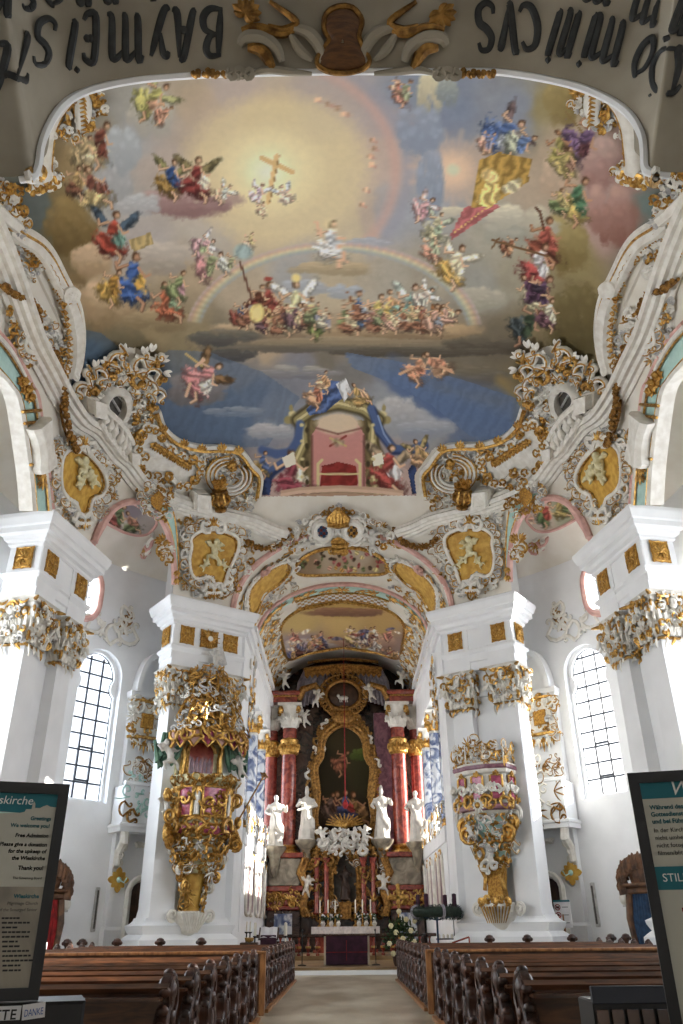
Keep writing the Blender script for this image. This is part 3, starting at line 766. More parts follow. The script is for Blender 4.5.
# outline of the great ceiling fresco as framed by the stucco
FL = [(14, 225), (23, 232), (40, 242), (51, 255), (61, 274), (75, 302), (80, 323), (81, 342), (79, 362), (74, 376), (72, 392), (92, 384), (108, 368), (122, 348), (146, 352), (152, 378), (157, 394), (154, 410), (161, 428), (177, 442), (200, 448), (221, 448), (238, 451), (250, 466), (258, 476), (256, 496)]
FR = [(654, 222), (635, 234), (621, 250), (613, 267), (607, 281), (600, 297), (595, 318), (597, 337), (600, 356), (606, 372), (607, 388), (588, 380), (574, 366), (562, 346), (538, 350), (530, 376), (524, 392), (527, 407), (518, 425), (503, 435), (488, 440), (474, 442), (459, 445), (436, 447), (428, 455), (420, 466), (414, 476), (416, 495)]
SKY_PTS = [(270, 170, (236, 220, 150)), (270, 120, (214, 188, 116)), (230, 175, (222, 196, 124)), (320, 180, (214, 192, 128)), (270, 225, (206, 184, 128)), (345, 215, (196, 180, 134)), (200, 110, (176, 152, 122)), (330, 95, (158, 148, 150)), (390, 120, (150, 142, 156)), (380, 170, (186, 160, 150)), (370, 215, (180, 158, 140)), (240, 90, (172, 156, 150)),
 (120, 95, (150, 150, 146)), (135, 130, (152, 156, 164)), (60, 200, (124, 102, 52)), (60, 235, (120, 96, 46)), (35, 205, (84, 98, 98)), (35, 240, (92, 88, 60)), (110, 205, (160, 162, 164)), (150, 240, (168, 160, 160)), (160, 160, (174, 158, 150)), (70, 160, (160, 130, 76)), (95, 110, (146, 138, 120)),
 (410, 95, (122, 138, 168)), (440, 110, (112, 130, 168)), (520, 110, (120, 132, 160)), (420, 200, (150, 156, 172)), (400, 215, (146, 154, 172)), (550, 110, (140, 124, 72)), (560, 150, (176, 150, 122)), (540, 190, (180, 156, 130)), (560, 215, (176, 150, 128)), (610, 180, (164, 128, 122)), (600, 220, (168, 132, 124)), (630, 165, (150, 112, 106)), (645, 200, (88, 112, 112)), (655, 240, (80, 100, 100)), (625, 210, (146, 92, 80)),
 (490, 235, (162, 158, 140)), (510, 270, (156, 148, 124)), (480, 280, (150, 150, 144)), (575, 260, (140, 122, 66)), (575, 300, (122, 104, 54)), (580, 340, (96, 84, 44)), (555, 330, (122, 104, 62)), (520, 345, (116, 100, 66)), (545, 380, (98, 88, 56)),
 (90, 285, (196, 164, 126)), (110, 310, (178, 146, 100)), (75, 280, (128, 98, 50)), (100, 330, (112, 96, 60)), (90, 355, (62, 92, 126)), (85, 375, (60, 88, 122)), (130, 345, (104, 92, 60)), (150, 330, (146, 122, 78)), (180, 345, (128, 110, 72)), (195, 270, (172, 146, 110)), (205, 235, (176, 168, 156)),
 (250, 275, (176, 156, 128)), (330, 285, (180, 162, 128)), (300, 275, (158, 158, 160)), (390, 285, (164, 156, 140)), (430, 290, (160, 148, 128)), (455, 330, (128, 108, 78)), (330, 335, (172, 140, 104)), (260, 335, (176, 146, 112)), (400, 335, (168, 134, 98)), (230, 335, (120, 108, 84)), (330, 356, (104, 96, 82)), (440, 352, (104, 92, 74)), (500, 345, (92, 80, 62)), (240, 365, (108, 108, 116)), (300, 375, (112, 116, 136)), (350, 375, (106, 104, 104)), (200, 335, (136, 116, 78)),
 (170, 405, (66, 90, 128)), (200, 425, (56, 82, 124)), (235, 425, (62, 88, 130)), (260, 395, (78, 98, 134)), (225, 400, (70, 94, 132)), (270, 425, (120, 128, 148)), (262, 450, (140, 132, 140)), (280, 405, (124, 130, 150)), (195, 442, (64, 88, 126)), (175, 430, (58, 82, 120)),
 (400, 385, (70, 96, 148)), (440, 400, (76, 102, 156)), (480, 425, (84, 112, 166)), (515, 415, (96, 110, 142)), (460, 436, (84, 106, 150)), (400, 420, (138, 142, 154)), (385, 405, (132, 138, 152)), (430, 435, (140, 142, 152)), (500, 385, (112, 98, 72)), (450, 372, (104, 94, 76)), (520, 392, (128, 108, 66)), (522, 372, (112, 96, 58)), (400, 365, (108, 98, 82)), (275, 485, (162, 122, 114)), (405, 485, (164, 126, 118)), (265, 470, (150, 128, 130)), (400, 445, (150, 134, 138))]
def paint_ceiling(cv):
    cv.field(SKY_PTS)
    big = fbm(cv.x/46, cv.y/30, 41, 5)-.47
    cv.c = cv.c*.86+.14*np.array([.78, .76, .74]); cv.c *= (1+.16*big[:, None]+.07*cv.n1[:, None]+.04*cv.n2[:, None])
    D = cv.dab
    # golden light with soft rings round the cross
    D(285, 162, 134, 104, 0, (196, 172, 158), .35, .08, alpha=.55); D(278, 170, 104, 84, 0, (220, 200, 146), .22, .06, alpha=.7); D(270, 172, 64, 52, 0, (232, 216, 160), .4, .05, alpha=.65)
    for r, a in ((52, .35), (36, .5)): D(268, 172, r, r*.9, 0, (240, 226, 172), .5, .05, alpha=a)
    D(268, 172, 26, 24, 0, (252, 244, 206), .9, .05, alpha=.8)
    for r, col in ((128, (206, 158, 146)), (140, (150, 150, 172))):
        cv.stroke([(268+r*math.cos(t), 172+r*.86*math.sin(t)) for t in np.linspace(-1.4, .75, 24)], 9, col, 1.0, .45)
    for x, y in ((318, 100), (328, 104), (338, 108), (346, 114), (372, 140), (374, 148), (371, 156), (372, 165), (366, 190), (362, 205)): D(x, y, 4, 3.6, 0, (214, 164, 130), .5, .3, .2); D(x+3, y+2, 3, 2.4, .5, (196, 146, 130), .6, .3)
    # star of light to the right
    D(453, 170, 44, 40, 0, (212, 172, 146), .9, .15, alpha=.6)
    for k in range(30):
        a = k*2*PI/30+.1; L = 44 if k % 2 else 32
        cv.stroke([(453+12*math.cos(a), 170+11*math.sin(a)), (453+L*math.cos(a), 170+L*.9*math.sin(a))], 5, (216, 178, 150), 1.0, .42)
    D(453, 170, 26, 24, 0, (234, 196, 160), .8, .1); D(453, 170, 9, 8, 0, (206, 208, 176), .6, .1); 
    # clouds
    for a in [(185, 202, 52, 16, (182, 148, 146), (138, 98, 100)), (100, 305, 40, 26, (210, 178, 140), (140, 114, 76)), (70, 230, 30, 34, (150, 122, 66), (104, 82, 40)), (160, 258, 40, 18, (190, 180, 170), (152, 140, 128)), (115, 175, 22, 40, (176, 182, 188), (150, 152, 160)),
              (150, 112, 24, 30, (196, 192, 176), (160, 156, 150)), (430, 95, 13, 26, (206, 196, 160), (160, 154, 130)), (447, 92, 12, 16, (150, 158, 156), (120, 132, 140)), (565, 100, 22, 28, (170, 148, 88), (132, 112, 60)), (595, 165, 32, 30, (188, 156, 150), (158, 110, 106)), (610, 215, 26, 34, (190, 148, 140), (140, 86, 76)),
              (560, 245, 30, 30, (168, 148, 88), (120, 100, 50)), (520, 225, 40, 22, (194, 188, 166), (150, 150, 140)), (470, 215, 44, 10, (204, 196, 170), (160, 158, 150)), (330, 268, 42, 9, (196, 172, 128), (150, 132, 104)), (195, 390, 37, 17, (196, 154, 112), (136, 96, 62)),
              (285, 330, 70, 13, (216, 184, 140), (130, 108, 84)), (400, 332, 76, 12, (208, 172, 124), (128, 104, 76)), (340, 345, 150, 9, (160, 138, 104), (92, 86, 80)), (225, 338, 38, 9, (110, 104, 92), (76, 76, 76)), (490, 345, 44, 10, (106, 96, 80), (76, 70, 60)), (300, 372, 44, 8, (166, 158, 150), (110, 112, 126)), (420, 352, 90, 6, (96, 88, 74), (78, 72, 62)), (575, 320, 28, 40, (116, 100, 56), (88, 76, 40)), (460, 375, 50, 12, (118, 106, 84), (96, 92, 90)), (270, 435, 26, 16, (156, 158, 168), (126, 130, 150)), (420, 425, 34, 18, (158, 160, 168), (134, 142, 162)), (230, 355, 30, 7, (88, 86, 80), (70, 70, 74))]: cv.cloud(*a)
    for pts in ([(392, 360), (455, 384), (520, 396)], [(380, 372), (440, 412), (500, 440)]): cv.stroke(pts, 10, (78, 104, 158), 1.0, .6)
    cv.stroke([(400, 378), (440, 404), (512, 424)], 15, (74, 102, 160), .8, .75); cv.stroke([(500, 380), (520, 400), (516, 422)], 8, (152, 126, 66), .9, .7)
    cv.poly([(84, 388), (80, 350), (84, 330), (100, 332), (118, 346), (110, 372)], (70, 98, 130), .04, 1, .7)
    cv.poly([(156, 400), (150, 360), (170, 350), (210, 352), (262, 372), (300, 398), (285, 420), (268, 446), (200, 450), (164, 432)], (84, 110, 150), .05, .4, .55)
    cv.poly([(344, 352), (400, 362), (470, 382), (516, 398), (526, 420), (500, 438), (470, 436), (430, 404), (390, 382), (352, 368)], (86, 114, 164), .05, .5, .7)
    for a in [(272, 432, 26, 9, (176, 176, 184), (136, 142, 160)), (235, 412, 30, 6, (128, 142, 164), (100, 120, 152)), (395, 412, 22, 18, (178, 178, 182), (146, 150, 162)), (425, 428, 30, 8, (160, 164, 176), (130, 140, 164))]: cv.cloud(*a)
    for a in [(122, 150, 20, 26, (170, 180, 190), (150, 158, 170)), (140, 205, 24, 12, (176, 182, 190), (160, 160, 166)), (365, 245, 30, 8, (160, 166, 182), (150, 150, 160)), (300, 288, 30, 9, (164, 172, 186), (150, 152, 160)), (345, 292, 20, 8, (160, 172, 190), (150, 154, 164)), (430, 180, 14, 40, (140, 152, 178), (130, 144, 170)), (420, 130, 26, 30, (140, 152, 178), (128, 142, 170)), (505, 215, 26, 10, (206, 200, 178), (176, 172, 156)), (560, 180, 20, 30, (196, 170, 146), (176, 148, 124)), (90, 262, 22, 18, (204, 172, 136), (160, 130, 92)), (160, 320, 36, 12, (176, 150, 110), (130, 110, 76)), (480, 300, 26, 14, (176, 172, 156), (150, 146, 130))]: cv.cloud(*a)
    # rainbow
    th = np.linspace(PI*1.06, PI*1.95, 46)
    for k, col in enumerate(((196, 170, 176), (206, 160, 148), (222, 190, 140), (216, 206, 160), (176, 188, 160), (150, 164, 176))):
        rr_ = 1.035-.0125*k*1.35
        cv.stroke([(334+143*rr_*math.cos(t), 338+92*rr_*math.sin(t)) for t in th], 2.6, col, .9, .45)
    # cross carried by small angels
    cv.stroke([(268, 202), (277, 156)], 3, (226, 186, 116), .3); cv.stroke([(262, 158), (292, 172)], 3, (222, 180, 108), .3); cv.stroke([(270, 202), (279, 156)], .9, (164, 120, 62), .6)
    F = cv.figure
    for a in [(258, 192, 20, .5, (226, 196, 204), (200, 170, 190), (226, 184, 150), (222, 214, 220)), (284, 194, 19, -.4, (222, 190, 170), (206, 170, 140), (226, 184, 150), (186, 196, 210)), (262, 208, 14, .3, (226, 184, 150), (230, 190, 150))]: F(*a)
    # the angels and prophets of the left side
    for a in [(98, 140, 42, .5, (196, 172, 120), (120, 60, 46)), (84, 150, 34, .4, (180, 156, 110), (206, 190, 150)), (92, 186, 42, -.3, (206, 180, 118), (128, 72, 58)), (76, 180, 30, .2, (122, 76, 56), (176, 144, 90)), (153, 96, 40, .9, (176, 172, 90), (190, 140, 110), (214, 160, 120), (150, 152, 96)), (164, 112, 22, 1.0, (190, 130, 104), (206, 150, 120)),
              (170, 176, 36, .25, (150, 112, 46), (46, 78, 140), (220, 174, 136), (122, 118, 70)), (196, 176, 40, .1, (136, 50, 46), (206, 190, 170), (216, 170, 130), (112, 100, 62)), (224, 192, 20, .8, (214, 174, 140), (190, 196, 190), (222, 180, 146), (200, 196, 180)),
              (112, 232, 44, .2, (172, 62, 44), (92, 140, 128), (206, 156, 118), (62, 82, 104)), (132, 276, 50, .15, (54, 92, 172), (198, 150, 54), (196, 140, 104)), (112, 284, 34, .5, (196, 152, 60), (170, 120, 40)), (166, 300, 38, -.15, (186, 96, 62), (120, 150, 116), (206, 156, 120)), (178, 284, 30, .4, (128, 144, 92), (164, 120, 130)), (210, 262, 32, .9, (196, 130, 134), (140, 150, 104), (220, 176, 150), (190, 186, 180)), (204, 244, 24, 1.2, (198, 150, 160), (150, 168, 120), (226, 184, 156), (206, 196, 200)), (250, 240, 17, .3, (216, 178, 150), (200, 180, 120), (224, 180, 146)), (230, 262, 22, .8, (196, 200, 190), (150, 150, 110))]: F(*a)
    D(243, 252, 12, 10, 0, (146, 172, 176), .4, .1, .1)
    cv.poly([(128, 240), (150, 232), (154, 244), (134, 252)], (178, 152, 92), .15)
    # right side
    for a in [(505, 130, 44, 1.15, (76, 108, 178), (170, 178, 196), (216, 170, 136), (104, 84, 86)), (522, 142, 34, 1.2, (164, 172, 150), (90, 120, 180)), (488, 140, 22, .8, (206, 150, 130), (120, 130, 170)), (584, 138, 46, 1.0, (112, 84, 128), (96, 54, 62), (196, 144, 108)), (560, 146, 34, -.2, (150, 140, 70), (120, 86, 60), (190, 130, 90)), (566, 160, 30, .3, (176, 158, 90), (150, 110, 90)), (576, 196, 44, .5, (196, 168, 84), (70, 118, 84), (206, 150, 112)), (560, 200, 26, .2, (110, 130, 80), (176, 160, 100)),
              (545, 238, 44, .2, (146, 72, 52), (176, 80, 66), (190, 130, 90)), (538, 262, 42, .4, (172, 66, 64), (196, 196, 206), (206, 150, 120)), (540, 292, 40, .6, (206, 196, 150), (92, 66, 100), (196, 140, 110)), (530, 288, 30, -.6, (88, 56, 84), (60, 50, 66)), (528, 322, 38, .9, (66, 78, 84), (60, 78, 56), (190, 136, 104)), (548, 312, 30, .3, (116, 74, 90), (206, 200, 176)), (510, 244, 20, .9, (150, 90, 62), (190, 140, 100)),
              (454, 262, 40, .5, (206, 160, 72), (220, 206, 170), (222, 178, 140), (214, 204, 176)), (432, 246, 26, .2, (196, 136, 112), (160, 172, 140), (222, 178, 140), (170, 168, 150)), (424, 206, 26, .9, (206, 156, 160), (196, 140, 150), (224, 182, 150), (210, 180, 180)), (436, 224, 28, .5, (186, 180, 140), (150, 170, 140), (222, 180, 140), (150, 160, 140)), (404, 90, 26, .6, (206, 136, 112), (150, 160, 120), (214, 160, 130)), (396, 84, 16, .2, (214, 160, 130), (190, 110, 90))]: F(*a)
    # brocade canopy chair on the right (plain stand-in)
    cv.poly([(450, 236), (464, 208), (486, 200), (500, 206), (478, 222), (452, 240)], (190, 96, 100), .14, 1); cv.poly([(470, 208), (480, 160), (500, 152), (532, 160), (528, 182), (506, 196), (492, 206)], (176, 134, 52), .18, .4); cv.poly([(476, 202), (486, 182), (500, 184), (500, 200), (488, 208)], (226, 188, 100), .25)
    for k in range(12): D(455+3.4*k, 232-2.6*k, 1.6, 1.4, 0, (230, 190, 96), .5)
    D(490, 176, 12, 8, .6, (232, 196, 120), .4, .2, .2); D(512, 186, 12, 7, -.5, (200, 188, 150), .4, .3, .2)
    cv.stroke([(544, 230), (540, 212), (536, 208)], 1.8, (110, 70, 48)); cv.stroke([(492, 240), (526, 250), (548, 256)], 1.5, (120, 84, 50)); cv.stroke([(499, 238), (492, 248)], 1.2, (120, 84, 50)); cv.stroke([(566, 112), (582, 132)], 1.2, (140, 110, 60))
    # seated figure in white on the bow
    F(330, 240, 40, .1, (222, 218, 214), (196, 200, 210), (226, 178, 140)); cv.stroke([(322, 236), (316, 222)], 2, (226, 178, 140)); cv.dab(329, 224, 8, 8, 0, (236, 216, 150), .9, .1, alpha=.5); cv.stroke([(340, 246), (346, 262)], 2.4, (222, 172, 134))
    # the two gatherings under the rainbow
    for a in [(240, 312, 24, .5, (150, 70, 56), (66, 86, 130)), (268, 302, 44, .05, (196, 160, 96), (150, 62, 52), (206, 160, 120)), (258, 298, 30, .3, (132, 46, 40), (110, 60, 40)), (296, 302, 44, -.05, (212, 206, 150), (206, 200, 190), (214, 170, 130), (196, 196, 190)), (310, 312, 32, .1, (130, 66, 72), (196, 190, 120)), (320, 322, 28, .9, (130, 144, 74), (90, 106, 50)), (284, 318, 28, .2, (160, 170, 140), (200, 196, 170)),
              (358, 308, 36, 0, (76, 112, 170), (206, 206, 200), (206, 160, 124)), (378, 310, 34, .2, (206, 140, 140), (206, 184, 90), (222, 178, 140)), (392, 304, 30, -.2, (190, 160, 80), (206, 150, 100)), (412, 304, 42, .15, (120, 166, 160), (190, 60, 48), (214, 170, 136), (180, 196, 190)), (404, 316, 28, -.2, (206, 206, 190), (130, 160, 120)), (424, 296, 26, .9, (206, 190, 180), (176, 180, 170), (220, 176, 140), (206, 206, 200)), (446, 316, 32, 1.2, (150, 92, 48), (190, 140, 90)), (346, 316, 24, -.3, (110, 130, 80), (150, 100, 70))]: F(*a)
    r9 = random.Random(9)
    for k in range(9): F(246+10*k+r9.uniform(-3, 3), 318+r9.uniform(-8, 6), r9.uniform(20, 28), r9.uniform(-.5, .5), r9.choice([(150, 96, 70), (120, 130, 90), (176, 150, 100), (110, 80, 90), (196, 184, 160)]), r9.choice([(196, 176, 130), (140, 80, 70), (120, 120, 140)]), rr=r9)
    for k in range(10): F(350+10.5*k+r9.uniform(-3, 3), 318+r9.uniform(-9, 5), r9.uniform(20, 28), r9.uniform(-.5, .5), r9.choice([(150, 96, 70), (130, 140, 100), (186, 160, 110), (120, 96, 110), (196, 150, 130)]), r9.choice([(206, 190, 150), (150, 96, 80), (130, 140, 160)]), rr=r9)
    D(257, 313, 9, 11, .1, (222, 196, 108), .25, .05, .1); D(257, 313, 6, 8, .1, (236, 212, 130), .4, .05); cv.stroke([(240, 262), (252, 300)], 1.4, (110, 66, 50)); D(268, 279, 5, 3, 0, (176, 70, 56), .4); D(296, 278, 6, 6, 0, (236, 210, 120), .5, .05); cv.stroke([(348, 292), (354, 310)], 1.2, (150, 90, 50)); cv.stroke([(385, 306), (392, 300)], 1.2, (220, 200, 120))
    # flying trumpeter left, pair of small angels right
    F(205, 376, 42, .9, (206, 128, 132), (206, 206, 196), (224, 180, 144), (126, 92, 56)); cv.stroke([(186, 354), (202, 366)], 1.5, (200, 170, 100)); cv.stroke([(196, 366), (204, 360)], 2, (224, 180, 144)); cv.stroke([(190, 384), (186, 396)], 2, (224, 180, 144))
    F(418, 366, 30, .5, (206, 140, 104), (196, 120, 90), (222, 170, 130)); F(434, 364, 30, -.7, (214, 160, 120), (196, 130, 100), (222, 170, 130)); cv.stroke([(400, 374), (412, 368)], 1.8, (214, 160, 120)); cv.stroke([(440, 366), (452, 372)], 1.8, (214, 160, 120))
    # painted aedicule with an empty chair, blue hangings and attendants at the east end (plain stand-in)
    cv.poly([(266, 498), (272, 470), (292, 458), (300, 440), (376, 438), (386, 458), (408, 470), (414, 498)], (186, 156, 150)); cv.poly([(298, 496), (300, 420), (376, 420), (380, 496)], (120, 100, 62), .1, 0)
    cv.poly([(312, 490), (312, 434), (322, 420), (356, 420), (364, 434), (366, 490)], (206, 130, 126)); D(338, 424, 26, 13, 0, (214, 190, 160), .3, .05)
    ol, od, ow = (156, 140, 84), (84, 72, 40), (206, 192, 130)
    for sg, x0 in ((-1, 300), (1, 375)):
        for w, cc in ((8.5, od), (5.5, ol), (1.6, ow)):
            cv.stroke([(x0+sg*3, 496), (x0-sg*1, 480), (x0+sg*5, 462), (x0-sg*3, 444), (x0-sg*2, 426), (x0-sg*4, 416)], w, cc, .4)
        cv.stroke([(x0+sg*12, 420), (x0-sg*2, 418)], 5, ol, .4); D(x0+sg*8, 414, 5, 4, 0, ow, .4); D(x0+sg*9, 408, 2.5, 4, 0, ol, .4)
    for w, cc in ((9, od), (5.5, ol), (1.6, ow)): cv.stroke([(298, 420), (312, 410), (338, 403), (364, 409), (378, 420)], w, cc, .4)
    cv.poly([(320, 486), (322, 466), (338, 462), (356, 466), (358, 486)], (150, 40, 36), .1, 1); cv.stroke([(318, 488), (318, 464), (322, 460)], 1.8, ow); cv.stroke([(360, 488), (360, 464), (356, 460)], 1.8, ow); cv.stroke([(318, 474), (360, 474)], 1.2, ow); cv.stroke([(330, 446), (346, 436)], 1.4, (160, 60, 54)); cv.stroke([(330, 438), (346, 446)], 1.2, (200, 170, 100)); D(338, 442, 8, 6, 0, (150, 150, 110), .6, .3, .2, alpha=.6)
    bl, bd = (70, 96, 158), (42, 60, 110)
    cv.poly([(318, 396), (330, 380), (346, 382), (342, 398), (326, 412), (310, 416), (306, 410)], bl, .28, .8); cv.poly([(336, 384), (346, 378), (352, 392), (344, 402)], (206, 208, 216), .2)
    cv.stroke([(372, 410), (380, 432), (394, 450), (410, 452), (424, 446)], 6, bd, .5); cv.stroke([(371, 408), (379, 430), (393, 448), (410, 450), (424, 444)], 4.5, bl, .5); cv.stroke([(378, 416), (384, 434), (392, 446)], 1.4, (116, 146, 206), .6); cv.poly([(408, 470), (414, 462), (424, 492), (412, 494)], bd, .2)
    cv.stroke([(300, 424), (298, 440), (290, 452), (276, 454), (262, 450)], 5.5, bl, .5); cv.stroke([(284, 464), (270, 474), (264, 490)], 6, bd, .5); cv.stroke([(282, 462), (268, 472), (262, 488)], 3.6, bl, .5); cv.poly([(256, 494), (262, 476), (272, 478), (270, 495)], bd, .2)
    for a in [(292, 472, 46, -.1, (150, 60, 76), (222, 214, 190), (226, 180, 140)), (262, 462, 24, .3, (190, 150, 70), (76, 100, 160)), (388, 466, 46, .15, (176, 66, 60), (206, 200, 206), (226, 180, 140), (150, 128, 100)), (418, 452, 26, -.3, (206, 156, 110), (190, 150, 90), (222, 172, 130), (150, 130, 80)), (316, 392, 26, .4, (206, 150, 110), (190, 110, 80), (222, 170, 130)), (358, 394, 24, -.5, (190, 150, 80), (206, 160, 120), (222, 170, 130)), (324, 380, 20, .2, (214, 170, 130), (206, 150, 100), (226, 180, 140))]: F(*a)
    cv.poly([(282, 458), (294, 452), (296, 464), (286, 468)], (226, 220, 206)); cv.poly([(372, 456), (382, 452), (384, 464), (374, 466)], (226, 222, 206))
    for sg, x0 in ((-1, 305), (1, 370)):
        for y in (430, 446, 464, 482): D(x0-sg*2, y, 2.4, 4, 0, (70, 58, 34), .5); D(x0+sg*3, y-5, 3, 2.4, 0, ow, .6)
    cv.stroke([(312, 436), (312, 490)], 2, (120, 66, 62), .8, .7); cv.stroke([(364, 436), (364, 490)], 2, (120, 66, 62), .8, .7); cv.stroke([(316, 428), (338, 434), (362, 428)], 1.6, (130, 76, 66), .8, .8)
    for k, (cc, y) in enumerate((((196, 156, 128), 489), ((214, 178, 150), 492), ((180, 138, 110), 496))): cv.stroke([(282, y+3), (300, y), (340, y-2), (378, y), (402, y+3)], 2.2, cc, .4)

def age(cv, k=.3, tint=(1.0, .985, .95)):
    l = (cv.c*[.3, .55, .15]).sum(1)[:, None]; cv.c = (cv.c*(1-k)+l*k)*np.array(tint)
def fresco():
    edge = catmull(FL, 5)+catmull(FR, 5)[::-1]
    poly = [(-60, 60), (-60, 215), (0, 215)]+list(edge)+[(690, 215), (760, 215), (760, 60), (700, -400), (-20, -400)]
    mb = MB(); ny, nx = 320, 420
    def add_grid(rows_fn, A, Bn):
        P = np.array(rows_fn); P = P.reshape(A, Bn, 3); flat = P.reshape(-1, 3)
        x, y = project(flat); ins = inpoly(x, y, poly).reshape(A, Bn)
        keep = ins[:-1, :-1] | ins[1:, :-1] | ins[:-1, 1:] | ins[1:, 1:]
        used = np.zeros((A, Bn), bool)
        for di in (0, 1):
            for dj in (0, 1): used[di:A-1+di, dj:Bn-1+dj] |= keep
        idx = -np.ones(A*Bn, int); u = used.ravel(); n0 = len(mb.v); idx[u] = np.arange(u.sum())+n0; idx = idx.reshape(A, Bn)
        mb.v += flat[u].tolist(); I, J = np.nonzero(keep)
        mb.f += [tuple(q) for q in np.stack([idx[I, J], idx[I, J+1], idx[I+1, J+1], idx[I+1, J]], 1).tolist()]
    ts = np.linspace(.42, PI/2, 200)
    full = [( -1, t) for t in ts]+[(1, t) for t in ts[::-1][1:]]
    ys = np.linspace(8.5, YK, ny)
    pr_ = [prof(t) for t in ts]; xs = np.array([-r for r, z in pr_]+[r for r, z in pr_[::-1][1:]]); zs = np.array([z for r, z in pr_]+[z for r, z in pr_[::-1][1:]])
    G = np.zeros((ny, len(xs), 3)); G[:, :, 0] = xs; G[:, :, 1] = ys[:, None]; G[:, :, 2] = zs
    add_grid(G[::-1], ny, len(xs))
    ph = np.radians(np.linspace(0, 180, 560)); rr_ = np.array([r for r, z in pr_]); zz = np.array([z for r, z in pr_])
    G = np.zeros((len(ph), len(ts), 3)); G[:, :, 0] = -np.cos(ph)[:, None]*rr_[None]; G[:, :, 1] = YK+np.sin(ph)[:, None]*rr_[None]; G[:, :, 2] = zz[None]
    add_grid(G, len(ph), len(ts))
    x, y = project(np.array(mb.v)); cv = Canvas(x, y); paint_ceiling(cv); age(cv)
    fo = obj('ceiling_fresco', mb, M_['paint'], smooth=180, colors=pig(cv.c, FRESCO_GAIN), label='huge painted ceiling fresco of blue sky, golden clouds, rainbow and robed figures', cat='fresco')
fresco()
# ------------------------------------------------------------------ stucco work lying on the vault
SIDE = {-1: 'left', 1: 'right'}
def sweep(mb, P, N, prof_, close=False, scale=None):
    """carry a closed profile (across, lift) along a path with surface normals N"""
    P = np.asarray(P, float); N = np.asarray(N, float)
    T = np.roll(P, -1, 0)-np.roll(P, 1, 0) if close else np.gradient(P, axis=0)
    T /= np.linalg.norm(T, axis=1)[:, None]+1e-9
    B = np.cross(T, N); B /= np.linalg.norm(B, axis=1)[:, None]+1e-9
    rings = []
    for i in range(len(P)):
        k = 1 if scale is None else scale[i]
        rings.append([tuple(P[i]+B[i]*o*k+N[i]*h) for o, h in prof_])
    if close: rings.append(rings[0])
    mb.loft(rings, cap=not close)
class Surf:
    """drawing board on the vault: picture-plane strokes become solid stucco on the surface"""
    def P(s, pts, h=0.0):
        a = np.array(pts, float); return vault_hit(a[:, 0], a[:, 1], h)
VS = Surf()
class SoffitSurf:
    """the choir-arch soffit and choir barrel, addressed by (k across, depth Y)"""
    def P(s, pts, h=0.0):
        out = []; nn = []
        for k, Y in pts:
            def f(k, Y):
                if Y >= 35: return Vector(choir_arc(k, Y))
                a = Vector(choir_front(k)); b = Vector(choir_arc(k, 35.0)); q = min(1, max(0, (Y-a.y)/(35-a.y))); p = a.lerp(b, q); p.z += .25*math.sin(q*PI)*math.sin(k*PI); return p
            p = f(k, Y); d1 = f(min(.999, k+.004), Y)-f(max(.001, k-.004), Y); d2 = f(k, Y+.05)-f(k, Y-.05); n = d1.cross(d2).normalized()
            c = Vector((0, Y, 11.5))
            if n.dot(c-p) < 0: n = -n
            out.append(p+n*h); nn.append(n)
        return np.array([tuple(q) for q in out]), np.array([tuple(q) for q in nn])
class FlatSurf:
    """board on a plane given by a frame (x right, y up, z towards the viewer)"""
    def __init__(s, M): s.M = M
    def P(s, pts, h=0.0):
        n = s.M.to_3x3() @ Vector((0, 0, 1)); return np.array([tuple(s.M @ Vector((x, y, h))) for x, y in pts]), np.array([tuple(n)]*len(pts))
def tf(pts, cx, cy, sx, ang, sy=None):
    c, q = math.cos(ang), math.sin(ang); sy = sx if sy is None else sy
    return [(cx+x*sx*c-y*sy*q, cy+x*sx*q+y*sy*c) for x, y in pts]
CS, SS = c_scroll(8), s_scroll(8)
CURL = spiral((0, 0), .06, .42, 0, 1.15, 12)+[(.62, -.12), (.8, -.5)]
def sstroke(mb, S, pts, r, h=.05, n=4, flat=.8, r0=.35, r1=.35):
    P, N = S.P(pts, h); mb.tube(P, taper(len(pts), r, r0, r1), n, up=N, flat=flat)
def spray(mb, S, cx, cy, size, ang, r, h=.06, k=5, spread=1.0, rnd=random):
    for i in range(k):
        a = ang+(i/(k-1)-.5)*spread*2 if k > 1 else ang; L = size*(1-.25*abs(i/(k-1)-.5)*2 if k > 1 else 1)
        sstroke(mb, S, tf(leaf_pts(1, .5*(i-(k-1)/2)/k, 6), cx, cy, L, a), r, h, 4, .6, .6, .15)
def flower(mb, S, cx, cy, r, size, h=.1, rnd=random):
    for i in range(5):
        a = i*2*PI/5+rnd.uniform(0, 1); P, N = S.P([(cx+size*.55*math.cos(a), cy+size*.55*math.sin(a))], h); mb.ball(P[0], r*.62, 5, 4)
    P, N = S.P([(cx, cy)], h+r*.4); mb.ball(P[0], r*.5, 5, 4)
def in1(p, poly):
    x, y = p; ins = False; xj, yj = poly[-1]
    for xi, yi in poly:
        if (yi > y) != (yj > y) and x < (xj-xi)*(y-yi)/(yj-yi)+xi: ins = not ins
        xj, yj = xi, yi
    return ins
